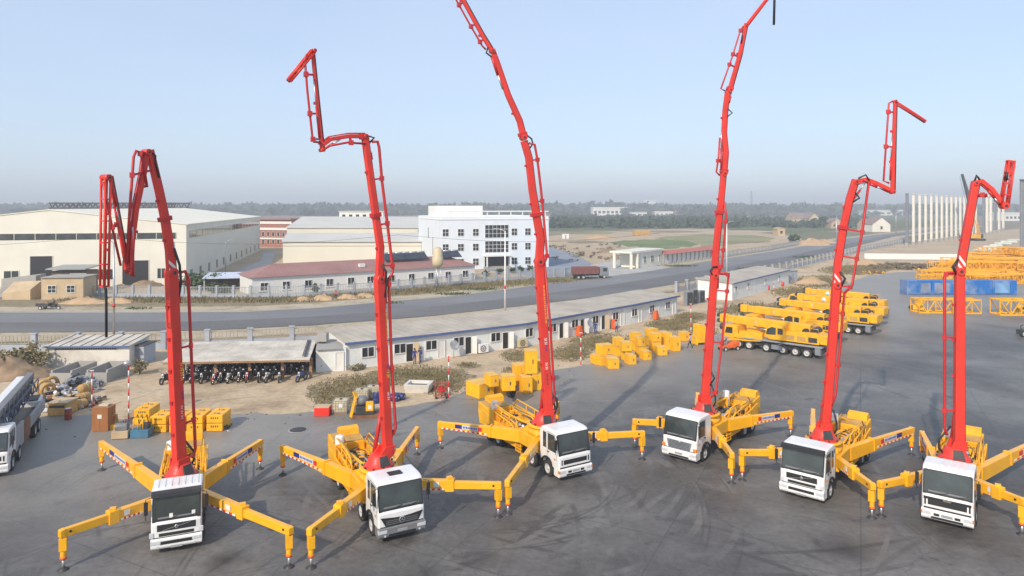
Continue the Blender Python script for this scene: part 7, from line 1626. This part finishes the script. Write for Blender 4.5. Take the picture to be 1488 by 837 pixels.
# motorcycles
def motorcycle(color, name):
    P = thing('motorcycle', (0, 0, 0), 0, 'x', 'motorcycle', 'motorcycles parked in and before the shed')
    for x in (-.62, .62):
        mb = MB(); mb.lathe([(.2, -.05), (.29, -.06), (.31, 0), (.29, .06), (.2, .05)], Matrix.Translation((x, 0, .31)) @ Matrix.Rotation(R(90), 4, 'X'), 18, 0, True, False); w_ = mb.build('wheel', M['rubber'], P)
        mb = MB(); mb.lathe([(.02, -.04), (.05, -.05), (.05, .05), (.02, .04)], Matrix.Translation((x, 0, .31)) @ Matrix.Rotation(R(90), 4, 'X'), 10)
        for k in range(6): a = k * 1.047; mb.beam((x, 0, .31), (x + .2 * math.cos(a), 0, .31 + .2 * math.sin(a)), .02, .03)
        mb.build('rim', M['steel'], w_)
    mb = MB(); mb.prism([(-.35, .30), (.25, .30), (.36, .62), (.2, .74), (-.3, .66)], -.11, .11); mb.build('engine', M['dark'], P, .03)
    mb = MB(); mb.prism([(-.1, .68), (.34, .66), (.42, .84), (.1, .93), (-.12, .84)], -.14, .14); mb.build('fuel_tank', color, P, .05)
    mb = MB(); mb.prism([(-.85, .78), (-.12, .72), (-.06, .84), (-.5, .88), (-.85, .9)], -.13, .13); mb.build('seat', M['black'], P, .04)
    mb = MB(); mb.prism([(-.95, .6), (-.55, .62), (-.6, .77), (-.95, .78)], -.1, .1); mb.build('tail', color, P, .02)
    mb = MB(); mb.tube([(.62, .08, .31), (.42, .08, .95)], .03, 6).tube([(.62, -.08, .31), (.42, -.08, .95)], .03, 6); mb.build('fork', M['steel'], P)
    mb = MB(); mb.tube([(.30, .36, 1.03), (.42, .15, 1.02), (.42, -.15, 1.02), (.30, -.36, 1.03)], .022, 6); mb.tube([(.36, .3, 1.03), (.40, .34, 1.22)], .012, 4).tube([(.36, -.3, 1.03), (.40, -.34, 1.22)], .012, 4); mb.build('handlebar', M['dark'], P)
    for s in (-1, 1): MB().lathe([(.01, 0), (.06, .01), (.06, .025), (.01, .03)], Matrix.Translation((.40, s * .34, 1.25)) @ Matrix.Rotation(R(90), 4, 'Y'), 10).build('mirror', M['steel'], P)
    MB().lathe([(.02, 0), (.08, .02), (.1, .12), (.09, .13), (.02, .13)], Matrix.Translation((.42, 0, .9)) @ Matrix.Rotation(R(80), 4, 'Y'), 12).build('headlight', M['lamp'], P)
    mb = MB(); mb.strip([Vector((.62 + .36 * math.cos(a), 0, .31 + .36 * math.sin(a))) for a in (.5, 1.0, 1.6, 2.2)], [.02] * 4, [.13] * 4, (0, 1, 0)); mb.build('mudguard', color, P)
    mb = MB(); mb.tube([(.2, -.14, .3), (-.3, -.16, .26), (-.85, -.17, .36)], .045, 7); mb.build('exhaust', M['steel'], P)
    MB().tube([(-.1, .1, .3), (-.2, .3, .0)], .015, 5).build('side_stand', M['dark'], P)
    return P
protos = [motorcycle(mat('bike_black', (.02, .02, .025), .3), 'k'), motorcycle(mat('bike_red', (.35, .02, .03), .3), 'r'), motorcycle(mat('bike_blue', (.03, .09, .3), .3), 'b'), motorcycle(mat('bike_silver', (.4, .41, .43), .3), 's')]
cn = ['black', 'red', 'blue', 'silver']; used = [False] * 4; rn = random.Random(3)
fr_px = [241, 272, 285, 297, 313, 322, 334, 350, 359, 377, 391, 406, 438]
def nth(i): return ['first', 'second', 'third', 'fourth', 'fifth', 'sixth', 'seventh', 'eighth', 'ninth', 'tenth', 'eleventh', 'twelfth', 'thirteenth', 'fourteenth', 'fifteenth'][i]
cols1 = [0, 0, 3, 0, 1, 0, 3, 0, 1, 0, 3, 0, 2]
for i, (x, c) in enumerate(zip(fr_px, cols1)):
    o = protos[c] if not used[c] else copy_tree(protos[c]); used[c] = True
    o.location = G(x, 556.5 - (x - 300) * .025 + rn.uniform(-1.5, 1)); o.rotation_euler = (rn.uniform(-.1, .02), 0, R(-95) + rn.uniform(-.35, .35))
    o['label'] = '%s motorcycle in the front row of the shed, %s from the left' % (cn[c], nth(i))
for i in range(14):
    c = [0, 2, 0, 3, 0, 1, 2, 0, 0, 3, 0, 2, 0, 0][i]; x = 276 + i * 12.6
    o = copy_tree(protos[c]); o.location = G(x, 546 - (x - 300) * .02 + rn.uniform(-1.5, 1)); o.rotation_euler = (rn.uniform(-.1, .02), 0, R(-92) + rn.uniform(-.3, .3))
    o['label'] = '%s motorcycle in the shaded rear row of the shed, %s from the left' % (cn[c], nth(i))

# ---------------------------------------------------------------- people
def person(px, py, heading, label, top, bottom, pose, scale=1.0, hairm=None, loc=None):
    g = loc or G(px, py); u = thing('person', g, heading, label, 'person')
    J = dict(pel=(0, 0, .95), chest=(0, 0, 1.3), neck=(0, 0, 1.47), head=(.01, 0, 1.56), top=(.02, 0, 1.70))
    for s, n in ((1, 'L'), (-1, 'R')):
        sw = pose.get('leg' + n, 0.0); J['hip' + n] = (0, s * .1, .92); kn = (.06 + sw * .45, s * .1, .50); J['kn' + n] = kn; J['an' + n] = (sw, s * .1, .08); J['toe' + n] = (sw + .16, s * .11, .035)
        J['sh' + n] = (0, s * .19, 1.42); a = pose.get('arm' + n, (0.02, .24, 1.12, .10, .26, .88)); J['el' + n] = (a[0], s * a[1], a[2]); J['wr' + n] = (a[3], s * a[4], a[5])
    if pose.get('sit'):
        J['pel'] = (0, 0, .62); J['chest'] = (.06, 0, .98); J['neck'] = (.08, 0, 1.15); J['head'] = (.1, 0, 1.24); J['top'] = (.1, 0, 1.38)
        for s, n in ((1, 'L'), (-1, 'R')):
            J['hip' + n] = (0, s * .1, .6); J['kn' + n] = (.42, s * .16, .62); J['an' + n] = (.45, s * .16, .22); J['toe' + n] = (.6, s * .17, .18); J['sh' + n] = (.07, s * .19, 1.1); J['el' + n] = (.25, s * .27, .9); J['wr' + n] = (.5, s * .25, .95)
    E = [('pel', 'chest'), ('chest', 'neck'), ('neck', 'head'), ('head', 'top')]; Rr = dict(pel=.15, chest=.165, neck=.06, head=.095, top=.07)
    for n in 'LR':
        E += [('pel', 'hip' + n), ('hip' + n, 'kn' + n), ('kn' + n, 'an' + n), ('an' + n, 'toe' + n), ('chest', 'sh' + n), ('sh' + n, 'el' + n), ('el' + n, 'wr' + n)]
        Rr.update({'hip' + n: .095, 'kn' + n: .065, 'an' + n: .045, 'toe' + n: .04, 'sh' + n: .07, 'el' + n: .048, 'wr' + n: .03})
        wv = Vector(J['wr' + n]); dv = (wv - Vector(J['el' + n])).normalized(); sd = dv.cross(Vector((1, 0, .2))).normalized()
        J['pm' + n] = wv + dv * .06; Rr['pm' + n] = .032; E.append(('wr' + n, 'pm' + n))
        for k in range(4):
            b = wv + dv * .10 + sd * (k - 1.5) * .02; J['f%d%s' % (k, n)] = b; J['t%d%s' % (k, n)] = b + dv * (.06 + .012 * (k in (1, 2))) + Vector((.015, 0, 0))
            Rr['f%d%s' % (k, n)] = .010; Rr['t%d%s' % (k, n)] = .007; E += [('pm' + n, 'f%d%s' % (k, n)), ('f%d%s' % (k, n), 't%d%s' % (k, n))]
        J['th' + n] = wv + dv * .05 + Vector((.05, 0, 0)); Rr['th' + n] = .010; E.append(('wr' + n, 'th' + n))
    names = list(J); me = bpy.data.meshes.new('body'); me.from_pydata([Vector(J[k]) * scale for k in names], [(names.index(a), names.index(b)) for a, b in E], [])
    o = bpy.data.objects.new('body', me); C.objects.link(o); md = o.modifiers.new('skin', 'SKIN'); md.use_smooth_shade = True
    for i, k in enumerate(names): me.skin_vertices[0].data[i].radius = (Rr[k] * scale * (1.0), Rr[k] * scale * (.78 if k in ('pel', 'chest') else 1)); me.skin_vertices[0].data[i].use_root = (k == 'pel')
    ms = o.modifiers.new('sub', 'SUBSURF'); ms.levels = 1; ms.render_levels = 1
    bpy.context.view_layer.update(); ev = o.evaluated_get(bpy.context.evaluated_depsgraph_get()); m2 = bpy.data.meshes.new_from_object(ev); bpy.data.objects.remove(o)
    for k in (M['skin'], top, bottom, M['black']): m2.materials.append(k)
    zb = J['pel'][2] * scale; zn = (J['neck'][2] + .0) * scale
    wl = [Vector(J['wrL']) * scale, Vector(J['wrR']) * scale]
    for p in m2.polygons:
        c = p.center; mi = 2 if c.z < zb else 1
        if c.z > zn + .0: mi = 0
        if min((c - w_).length for w_ in wl) < .13 * scale and c.z < zn: mi = 0 if min((c - w_).length for w_ in wl) < .12 * scale else mi
        if min((c - Vector(J['an' + n]) * scale).length for n in 'LR') < .10: mi = 3
        if min((c - Vector(J['toe' + n]) * scale).length for n in 'LR') < .12: mi = 3
        p.material_index = mi; p.use_smooth = True
    b = bpy.data.objects.new('body', m2); C.objects.link(b); b.parent = u
    hd = Vector(J['head']) * scale; mb = MB(); mb.lathe([(.108, .0), (.112, .05), (.098, .11), (.06, .15), (.01, .165)], Matrix.Translation(hd + Vector((-.015, 0, .02))), 14); mb.build('hair' if hairm is None else 'cap', hairm or M['hair'], u)
    mb = MB(); mb.beam(hd + Vector((.10, 0, .03)), hd + Vector((.135, 0, .0)), .03, .03)
    for s in (-1, 1): mb.box(hd + Vector((0, s * .105, .01)), (.05, .025, .065))
    mb.build('face_features', M['skin'], u); mb = MB()
    for s in (-1, 1): mb.box(hd + Vector((.098, s * .038, .045)), (.01, .028, .014))
    mb.box(hd + Vector((.096, 0, -.05)), (.01, .05, .01)); mb.build('eyes_and_mouth', M['hair'], u)
    return u
person(602.5, 529.3, R(-60), 'worker in blue overalls standing left of the pair at the open hut door', M['overall'], M['overall'], dict(armL=(.18, .24, 1.15, .35, .16, 1.2)))
person(611, 528, R(-130), 'worker in blue overalls, right one of the pair, one arm raised to the face', M['overall'], M['overall'], dict(armR=(.12, .26, 1.2, .2, .12, 1.5), legL=.2, legR=-.12))
person(865, 486, R(-90), 'person in dark clothes standing at the hut wall left of the orange cabinet', M['overall'], M['overall'], {})
person(895.5, 483.5, R(-60), 'person in a grey shirt beside the middle orange cabinet at the hut', M['shirtgrey'], M['overall'], dict(legL=.12))
person(1003, 506, R(170), 'person in a lilac shirt walking past the far row of yellow boxes', M['shirt'], M['trousers'], dict(legL=.32, legR=-.3, armL=(.12, .25, 1.15, .25, .24, .95), armR=(-.12, .25, 1.15, -.12, .26, .9)))
person(1023.5, 496, R(160), 'person in blue clothes half behind the fourth red boom', M['overall'], M['overall'], {})
person(488, 434.5, R(-80), 'person in a red vest standing by the soil mounds across the road', M['shirtred'], M['trousers'], {})
# ---------------------------------------------------------------- vehicles
g = G(73, 450); u = thing('motor_tricycle', g, R(-4), 'loaded motor tricycle at the far edge of the road', 'tricycle')
mb = MB(); mb.bb(-2.0, .1, -.65, .65, .6, .68); 
for s in (-1, 1): mb.bb(-2.0, .1, s * .6, s * .65, .681, 1.1)
mb.bb(-2.05, -2.0, -.65, .65, .6, 1.1); mb.bb(.1, .15, -.65, .65, .6, 1.1); mb.build('cargo_bed', M['dark'], u)
mb = MB(); mb.loft([[Vector((x * r_ - .95, y * r_, z)) for x, y in ((-1, -.58), (1, -.58), (1, .58), (-1, .58))] for r_, z in ((1, .69), (.95, 1.1), (.5, 1.45))]); mb.build('soil_load', M['earth'], u)
for x, y in ((-1.3, .55), (-1.3, -.55)): wheel(u, x, y, .33, .16)
wheel(u, 1.45, 0, .33, .14)
mb = MB(); mb.prism([(.15, .4), (1.0, .45), (1.15, .85), (.5, .8), (.15, .75)], -.2, .2); mb.build('engine_body', M['dark'], u, .04); mb = MB(); mb.tube([(1.45, 0, .33), (1.2, 0, 1.05)], .06, 6).tube([(1.0, .4, 1.1), (1.2, .1, 1.05), (1.2, -.1, 1.05), (1.0, -.4, 1.1)], .025, 5); mb.build('fork', M['dark'], u)
person(0, 0, R(-4), 'driver in dark clothes sitting on the loaded motor tricycle', M['trousers'], M['trousers'], dict(sit=True), 1.0, None, g + Vector((.55, 0, .25)))
g = G(857, 405); u = thing('red_lorry', g, R(14), 'faded red tipper lorry waiting at the works entrance across the road', 'lorry')
mb = MB(); mb.bb(-4.2, 1.9, -1.2, 1.2, 1.2, 2.9); bd = mb.build('tipper_body', M['truckred'], u, .05); mb = MB()
for k in range(7): x = -4.0 + k * .95; mb.bb(x, x + .12, -1.27, -1.2, 1.25, 2.85)
mb.build('body_ribs', M['truckred'], bd); mb = MB(); mb.prism([(2.1, .7), (4.3, .7), (4.3, 1.7), (4.1, 2.75), (2.1, 2.75)], -1.2, 1.2); cb = mb.build('cab', M['col_dark'], u, .08)
MB().prism([(4.305, 1.75), (4.14, 2.6), (4.1, 2.6), (4.26, 1.75)], -1.05, 1.05).build('windscreen', M['glass'], cb); MB().prism([(2.9, 1.75), (3.9, 1.75), (3.8, 2.5), (2.9, 2.5)], -1.22, -1.19).build('side_window', M['glass'], cb); MB().bb(-4.2, 4.2, -.45, .45, .75, 1.15).build('chassis', M['dark'], u)
for x in (-3.2, -2.0, 3.2):
    for s in (-1, 1): wheel(u, x, s * 1.02, .5, .32)
# orange sweeper beside the fourth boom
g = G(1059, 509); u = thing('orange_lift', g, R(20), 'small orange scissor lift with black wheels before the nearest mobile crane', 'lift')
mb = MB(); mb.bb(-1.2, 1.2, -.5, .5, .35, .62); mb.prism([(.1, .62), (1.2, .62), (1.15, 1.05), (.3, .95)], -.5, .5); mb.build('base', M['orange'], u, .06)
for x in (-.85, .85):
    for s in (-1, 1): wheel(u, x, s * .5, .27, .2)
mb = MB(); mb.tube([(-1.1, -.4, .65), (-1.15, -.4, 1.7), (-1.15, .4, 1.7), (-1.1, .4, .65)], .035, 5); mb.beam((-1.0, 0, .65), (-.2, 0, 1.5), .12, .12); mb.beam((-.2, 0, .65), (-1.0, 0, 1.5), .12, .12); mb.build('mast', M['grey'], u); MB().bb(-1.3, .0, -.45, .45, 1.5, 1.58).build('platform', M['grey'], u)
M['lattice_blue'] = mat('dark_blue_pipe', (.045, .06, .12), .5, .2, 2.0)
# white pump truck with folded boom at the left edge
Fh = Vector((.42, -.907, 0)).normalized(); ax = G(14, 684)
O = ax - Fh * 2.4 + Vector((-.907, -.42, 0)) * 1.05
wt = thing('folded_pump_truck', O, math.atan2(Fh.y, Fh.x), 'white pump truck with folded white boom and blue lattice cut off by the left edge', 'pump truck')
cab(wt, 3.7, dict(grille='wide', roof=2.95))
mb = MB()
for s in (-1, 1): mb.bb(-8.2, 2.4, s * .36, s * .5, .78, 1.06)
mb.build('chassis', M['dark'], wt)
for x in (2.38, .5, -4.6, -5.95):
    for s in (-1, 1): wheel(wt, x, s * 1.08, .52, .34)
for s in (-1, 1):
    MB().bb(-8.2, -3.0, s * 1.02, s * 1.22, 1.16, 1.95).build('side_panel', M['grey'], wt, .03); MB().bb(-2.9, -1.1, s * 1.02, s * 1.22, .75, 2.1).build('locker_door', M['rust'], wt, .03); MB().bb(-1.0, 1.4, s * 1.0, s * 1.2, .8, 2.3).build('front_locker', M['grey'], wt, .03)
    MB().bb(-6.6, -3.9, s * .86, s * 1.22, 1.09, 1.15).build('mudguard', M['dark'], wt)
MB().bb(-8.2, 1.4, -1.0, 1.0, 1.3, 1.5).build('deck', M['dark'], wt)
MB().lathe([(1, 1.5), (.95, 1.9), (.6, 2.5), (.5, 3.0)], Matrix.Translation((.4, 0, 0)), 20).build('turret', M['white'], wt)
for i, (y, z, x0, x1, w_, h_) in enumerate(((-.35, 3.35, 3.2, -8.2, .5, .5), (.25, 3.55, 2.9, -8.5, .42, .45), (-.35, 2.75, 2.2, -7.6, .40, .42), (.3, 2.9, 1.8, -7.8, .36, .40))):
    o = MB().beam((x0, y, z), (x1, y, z + (.25 if i < 2 else .1)), w_, h_).build('folded_boom', M['white'] if i == 0 else M['bumper'], wt, .04)  # lower sections greyed: shade on the white boom put into the colour
    mb = MB()
    for k in range(9): x = x0 + (x1 - x0) * (k + .5) / 9; mb.box((x, y, z - .05), (.2, w_ + .12, h_ + .1))
    mb.build('boom_band', M['col_dark'] if i % 2 else M['dark'], o)
for yy in (.72, -.8):
    mb = MB()
    for z in (2.6, 3.3): mb.tube([(2.2, yy, z), (-8.6, yy, z + .2)], .055, 6)
    for k in range(14): x = 2.0 - k * .76; mb.tube([(x, yy, 2.6 if k % 2 else 3.35), (x - .76, yy, 3.35 if k % 2 else 2.62)], .045, 5)
    mb.build('pipe_lattice', M['lattice_blue'], wt)
MB().prism([(-8.9, .75), (-7.9, .75), (-7.7, 1.9), (-9.0, 2.1)], -.95, .95).build('hopper', M['white'], wt, .04); MB().beam((-8.9, 0, 2.12), (-7.8, 0, 1.98), 1.6, .06).build('hopper_grate', M['dark'], wt)

# ---------------------------------------------------------------- blue containers, lattice sections, yellow parts
M['blue_pale'] = mat('washed_blue', (.16, .32, .55), .6, .25, .8); M['blue_grey'] = mat('faded_blue_grey', (.20, .24, .33), .7, .3, .8)
c0_, c1_ = G(1317, 429), G(1478, 429); gg = 'blue containers in a row'
for i, (a, b, lb) in enumerate(((1318, 1354, 'weathered blue container at the left end of the row'), (1354.3, 1391, 'blue container with a grey stain, second from the left'), (1391.3, 1442, 'clean bright blue container right of the sixth boom'), (1442.3, 1478, 'blue container with pale streaks at the right end of the row'))):
    A, B = G(a, 428.5), G(b, 428.5); w_ = B.x - A.x - .03; u = thing('blue_container', A, 0, lb, 'container', gg)
    MB().bb(0, w_, 0, 2.4, .1, 2.75).build('body', M['blue'], u, .02); mb = MB(); n = int(w_ / .28)
    for k in range(n): x = .1 + k * (w_ - .2) / n; mb.bb(x, x + .12, -.035, -.001, .25, 2.62)
    mb.build('corrugation', M['blue'], u)
    if i in (0, 1, 3): MB().bb(w_ * (.55 if i == 0 else .1), w_ * (.95 if i == 0 else .7), -.038, -.002, .4, 2.3).build('faded_patch', (M['blue_pale'] if i == 3 else M['blue_grey']), u)
    mb = MB()
    for x in (0.02, w_ - .14):
        mb.bb(x, x + .12, -.04, -.001, .0, 2.78)
    mb.build('corner_post', M['blue'], u)
M['lattice'] = mat('lattice_yellow', (.86, .43, .008), .5, .1, 1.0, dirt=(.3, .18, .05), damt=.3)
def lattice(Lx, w_, h_, r=.07, step=1.3, seed=0):
    mb = MB(); n = max(2, int(Lx / step))
    for y in (-w_ / 2, w_ / 2):
        for z in (r, h_): mb.beam((-Lx / 2, y, z), (Lx / 2, y, z), r * 2, r * 2)
        for k in range(n):
            xa, xb = -Lx / 2 + Lx * k / n, -Lx / 2 + Lx * (k + 1) / n
            mb.beam((xa, y, r if k % 2 else h_), (xb, y, h_ if k % 2 else r), r * 1.1, r * 1.1); mb.beam((xa, y, r), (xa, y, h_), r, r)
        mb.beam((Lx / 2, y, r), (Lx / 2, y, h_), r, r)
    for z in (r, h_):
        for k in range(n + 1):
            x = -Lx / 2 + Lx * k / n; mb.beam((x, -w_ / 2, z), (x, w_ / 2, z), r, r)
            if k < n: mb.beam((x, -w_ / 2 if k % 2 else w_ / 2, z), (x + Lx / n, w_ / 2 if k % 2 else -w_ / 2, z), r * .8, r * .8)
    return mb
def lat(px0, px1, pyb, h_, w_, rz, label, group, z=0, r=.07, step=1.3):
    g = G((px0 + px1) / 2, pyb, z); L_ = (px1 - px0) / FPX * g.y / max(.4, math.cos(rz)); o = lattice(L_, w_, h_, r, step).build('lattice_section', M['lattice'], None, 0, g + Vector((0, w_ / 2, 0))); o.rotation_euler = (0, 0, rz); tag(o, label, 'lattice section', group); return o
gl = 'yellow lattice sections lying on the yard'
lat(1335, 1384, 455.5, 2.2, 2.2, .02, 'yellow lattice section lying left of the sixth boom', gl, 0, .11, 1.3)
lat(1384.5, 1426, 456.5, 2.2, 2.2, .03, 'yellow lattice section lying behind the sixth boom before the blue containers', gl, 0, .11, 1.3)
lat(1453, 1500, 459, 2.4, 2.2, 0, 'yellow lattice section lying at the right edge of the yard', gl, 0, .12, 1.5)
g = G(1330, 452); u = thing('lattice_tip', g, 0, 'tapered yellow jib end at the left end of the lattice sections', 'jib end', gl); mb = MB(); mb.loft([[Vector((x, y * k, z * k + .3)) for y, z in ((-1, 0), (1, 0), (1, 1.8), (-1, 1.8))] for x, k in ((.8, 1), (-.6, .3))]); mb.build('head_plate', M['lattice'], u, .03); mb = MB(); mb.cyl((-.6, -.3, .6), (-.6, .3, .6), .35, n=14); mb.build('sheave', M['dark'], u)
g = G(1483, 452); u = thing('yellow_winch', g, .2, 'round yellow winch drum at the right edge among the lattice sections', 'winch'); MB().cyl((0, -.5, .55), (0, .5, .55), .5, n=18).build('drum', M['yellow2'], u); MB().cyl((0, -.56, .55), (0, -.5, .55), .22, n=14).build('hub', M['dark'], u); MB().bb(-.6, .6, -.6, .6, 0, .15).build('base', M['yellow2'], u)
g = G(1484, 489); u = thing('black_motor_unit', g, .3, 'black wheeled motor unit cut by the right edge of the yard', 'machine'); wheel(u, -.1, -.3, .42, .3); wheel(u, 1.2, -.3, .42, .3); MB().bb(-.3, 1.4, -.2, .5, .3, .9).build('body', M['dark'], u, .05); MB().tube([(0, 0, .9), (-.1, 0, 1.4), (.3, 0, 1.5)], .06, 6).build('handle', M['dark'], u)
# heap of tower crane parts behind the blue containers
rn = random.Random(77); gp = 'yellow tower crane parts heaped behind the blue containers'; protoL = None; k = 0
def base_piece(pr):
    mb = MB(); mb.bb(-2.0, 2.0, -1.1, 1.1, .2, 1.0); mb.prism([(-1.6, 1.0), (1.3, 1.0), (.6, 2.1), (-1.2, 2.1)], -.8, .8); return mb
pm = lattice(7.5, 2.0, 2.0, .12, 1.25).build('p', M['lattice']).data; pm2 = lattice(10.5, 1.6, 1.7, .10, 1.2).build('p', M['lattice']).data; pm3 = base_piece(0).build('p', M['yellow2'], None, .06).data
for ob in [o for o in bpy.data.objects if o.name.startswith('p') and o.parent is None and 'label' not in o and o.name[:2] in ('p', 'p.')]: bpy.data.objects.remove(ob)
spots = []
for row, (y, xa, xb, n, z) in enumerate(((410, 1350, 1490, 7, 0), (403, 1362, 1500, 7, 0), (403.5, 1375, 1500, 6, 2.1), (396, 1372, 1510, 7, 0), (396, 1392, 1510, 6, 2.1), (391, 1385, 1510, 6, 0), (391, 1415, 1510, 5, 2.1), (387, 1400, 1510, 5, 0), (391, 1435, 1510, 3, 4.2), (412, 1372, 1500, 6, 0), (406, 1352, 1500, 7, 0), (399, 1362, 1510, 8, 0), (394, 1372, 1510, 8, 0), (399, 1400, 1510, 5, 2.1), (389, 1392, 1510, 6, 0), (387, 1420, 1510, 5, 2.1))):
    for i in range(n): spots.append((xa + (xb - xa) * (i + .5) / n + rn.uniform(-4, 4), y + rn.uniform(-.8, .8), z))
for (x, y, z) in spots:
    q = HC / (y - HY) * FPX; p = Vector(((x - CX) / FPX * q, q, z)); kind = rn.choice([0, 0, 1, 1, 2]) if z == 0 else rn.choice([0, 1, 1])
    me = (pm, pm2, pm3)[kind]; o = bpy.data.objects.new(('mast_section', 'jib_section', 'crane_base')[kind], me); C.objects.link(o); o.location = p; o.rotation_euler = (rn.uniform(-.05, .05), 0, rn.gauss(0, .22) + (1.2 if rn.random() < .15 else 0))
    tag(o, ('yellow square mast section in the heap behind the blue containers', 'long yellow jib section in the heap behind the blue containers', 'solid yellow crane base in the heap behind the blue containers')[kind], 'crane part', gp + (' (%s)' % ('mast', 'jib', 'base')[kind]))
scrap('yellow_scrap', 1270, 397, 3, 2, .9, 60, ['crate', 'scrub', 'rust'], 'low heap of yellow and brown parts on the weeds left of the blue containers', 31)
scrap('dark_scrap', 1345, 391, 9, 4, 1.9, 120, ['dark', 'scrub', 'crate', 'rust'], 'dark tangle of machine parts below the white wall', 32)
rn = random.Random(8); mb = MB()                       # grit, stones and scraps at the edge of the asphalt
for k in range(520):
    a = rn.randrange(1, len(yard_edge) - 2); p = yard_edge[a] + (yard_edge[a + 1] - yard_edge[a]) * rn.random()
    if p.y > 130 or abs(p.x) > 70: continue
    p = p + Vector((rn.gauss(0, 1.2), rn.gauss(-.4, 2.2), .05)); s = rn.uniform(.04, .16); mb.box(p, (s, s * rn.uniform(.5, 1.2), s * .6), rn.randrange(3), rn.uniform(0, 3))
o = mb.build('grit', [M['concrete'], M['scrub'], M['earth']]); tag(o, 'grit and small stones scattered along the edge of the asphalt', 'grit', kind='stuff')
scrap('dark_scrap', 1440, 399, 16, 9, 2.6, 90, ['dark', 'scrub', 'crate', 'rust'], 'dark machine parts showing between the yellow crane sections', 33)  # dark pieces added to stand in for the dark gaps of the heap
# crawler crane beyond the white wall
g = G(1420, 350); u = thing('crawler_crane', g, R(20), 'yellow crawler crane with a dark raised boom on the sand beyond the white wall', 'crawler crane')
for s in (-1, 1):
    mb = MB(); mb.loft([[Vector((x, y, z)) for x, z in ((-3.2, .4), (-2.7, 0), (2.7, 0), (3.2, .4), (3.2, .8), (2.7, 1.15), (-2.7, 1.15), (-3.2, .8))] for y in (s * 1.3, s * 2.1)]); mb.build('track', M['dark'], u)
MB().bb(-3.2, 1.8, -1.4, 1.4, 1.3, 3.2).build('superstructure', M['yellow2'], u, .08); MB().bb(.6, 2.4, -1.45, -.3, 1.35, 3.4).build('cab', M['glass'], u, .08)
bl_ = Vector(((1398 - 1420) * .34, 0, 33)); Mi = Matrix.Rotation(-R(20), 3, 'Z'); tipc = Mi @ bl_
mb = MB(); a0 = Vector((1.6, 0, 2.2)); d = tipc - a0
for yy in (-.5, .5):
    for xx in (-.5, .5): mb.beam(a0 + Vector((xx, yy, 0)), a0 + d * .55 + Vector((xx, yy, 0)), .16, .16)
for k in range(16): c = a0 + d * .55 * k / 16; e = a0 + d * .55 * (k + 1) / 16; mb.beam(c + Vector((-.5, -.5, 0)), e + Vector((.5, .5, 0)), .12, .12); mb.beam(c + Vector((.5, -.5, 0)), e + Vector((-.5, .5, 0)), .12, .12)
mb.build('lower_boom', M['lattice'], u); MB().beam(a0 + d * .55, tipc, 1.5, 1.5, .8, .8).build('upper_boom', M['dark'], u)
MB().tube([tipc, tipc + Vector((-1.6, 0, -1.5)), Vector((-2.6, 0, 3.2))], .06, 5).build('stay_rope', M['dark'], u)

# ---------------------------------------------------------------- lamp masts and cable
def mast(px, pyb, pyt, label, m, r0=.13, arm=0, band=False):
    g = G(px, pyb); h_ = HC - (pyt - HY) / FPX * g.y; u = thing('lamp_mast', g, 0, label, 'lamp mast', 'tall lamp masts along the road')
    MB().cyl((0, 0, .4), (0, 0, h_), r0, r0 * .6, 10).build('shaft', m, u); MB().lathe([(.35, 0), (.35, .1), (.2, .4), (.15, .45)], None, 12).build('base', M['concrete'] if not band else M['redlabel'], u)
    if band: MB().cyl((0, 0, h_ * .32), (0, 0, h_ * .36), r0 * 1.05, n=10).build('red_band', M['redlabel'], u)
    if arm:
        MB().tube([(0, 0, h_ - .1), (.5 * arm, 0, h_ + .25), (1.3 * arm, 0, h_ + .4)], .045, 6).build('arm', m, u); MB().bb(min(1.2 * arm, 1.8 * arm), max(1.2 * arm, 1.8 * arm), -.14, .14, h_ + .36, h_ + .48).build('lamp_head', M['grey'], u, .03)
mast(165.5, 491, 352, 'tall grey lamp mast right of the hanging end hose of the first boom', M['steel'], .16, -1, True)
mast(734, 459, 336, 'tall white lamp mast behind the long white hut', M['white'], .16, -1, True)
mast(1056, 398, 324, 'tall white lamp mast seen just right of the fourth boom', M['white'], .2, 1)
mast(328, 402, 351, 'pale lamp mast beside the side wall of the cream hall', M['steel'], .16, 1)
mast(1215.5, 362, 312, 'pale lamp mast left of the fifth boom at the road', M['steel'], .2, 1)
mast(1302, 343, 305, 'pale thin mast by the end of the roadside fence', M['steel'], .18, 1)
u = tag(MB().tube([Vector((-130 + 260 * k / 30 * .62, 118 + k * .9, 11.4 - 1.6 * math.sin(math.pi * (k % 10) / 10))) for k in range(31)], .035, 4).build('overhead_cable', M['dark']), 'thin dark overhead cable sagging across the front of the cream hall', 'cable')
# manhole, stains and a coil on the asphalt
u = thing('manhole_cover', G(433, 625.5) + Vector((0, 0, .04)), 0, 'round dark manhole cover in the asphalt behind the second truck', 'manhole'); MB().lathe([(.01, .0), (.62, .0), (.62, .02), (.01, .022)], None, 28).build('lid', M['dark'], u); MB().lathe([(.63, .0), (.72, .0), (.72, .015), (.63, .015)], None, 28, 0, True, False).build('ring', M['concrete'], u)

# ---------------------------------------------------------------- hazy air
hz = MB().bb(-3900, 3900, -50, 4200, -1, 72).build('haze', [])
hz['kind'] = 'stuff'; hz['label'] = 'pale haze over the plain'; hz['category'] = 'haze'
hm = bpy.data.materials.new('haze_air'); hm.use_nodes = True; n = hm.node_tree.nodes; n.remove(n['Principled BSDF']); pv = n.new('ShaderNodeVolumePrincipled'); pv.inputs['Color'].default_value = (.86, .92, 1.0, 1); pv.inputs['Density'].default_value = .0006; pv.inputs['Anisotropy'].default_value = .0
hm.node_tree.links.new(pv.outputs[0], n['Material Output'].inputs['Volume']); hz.data.materials.append(hm)
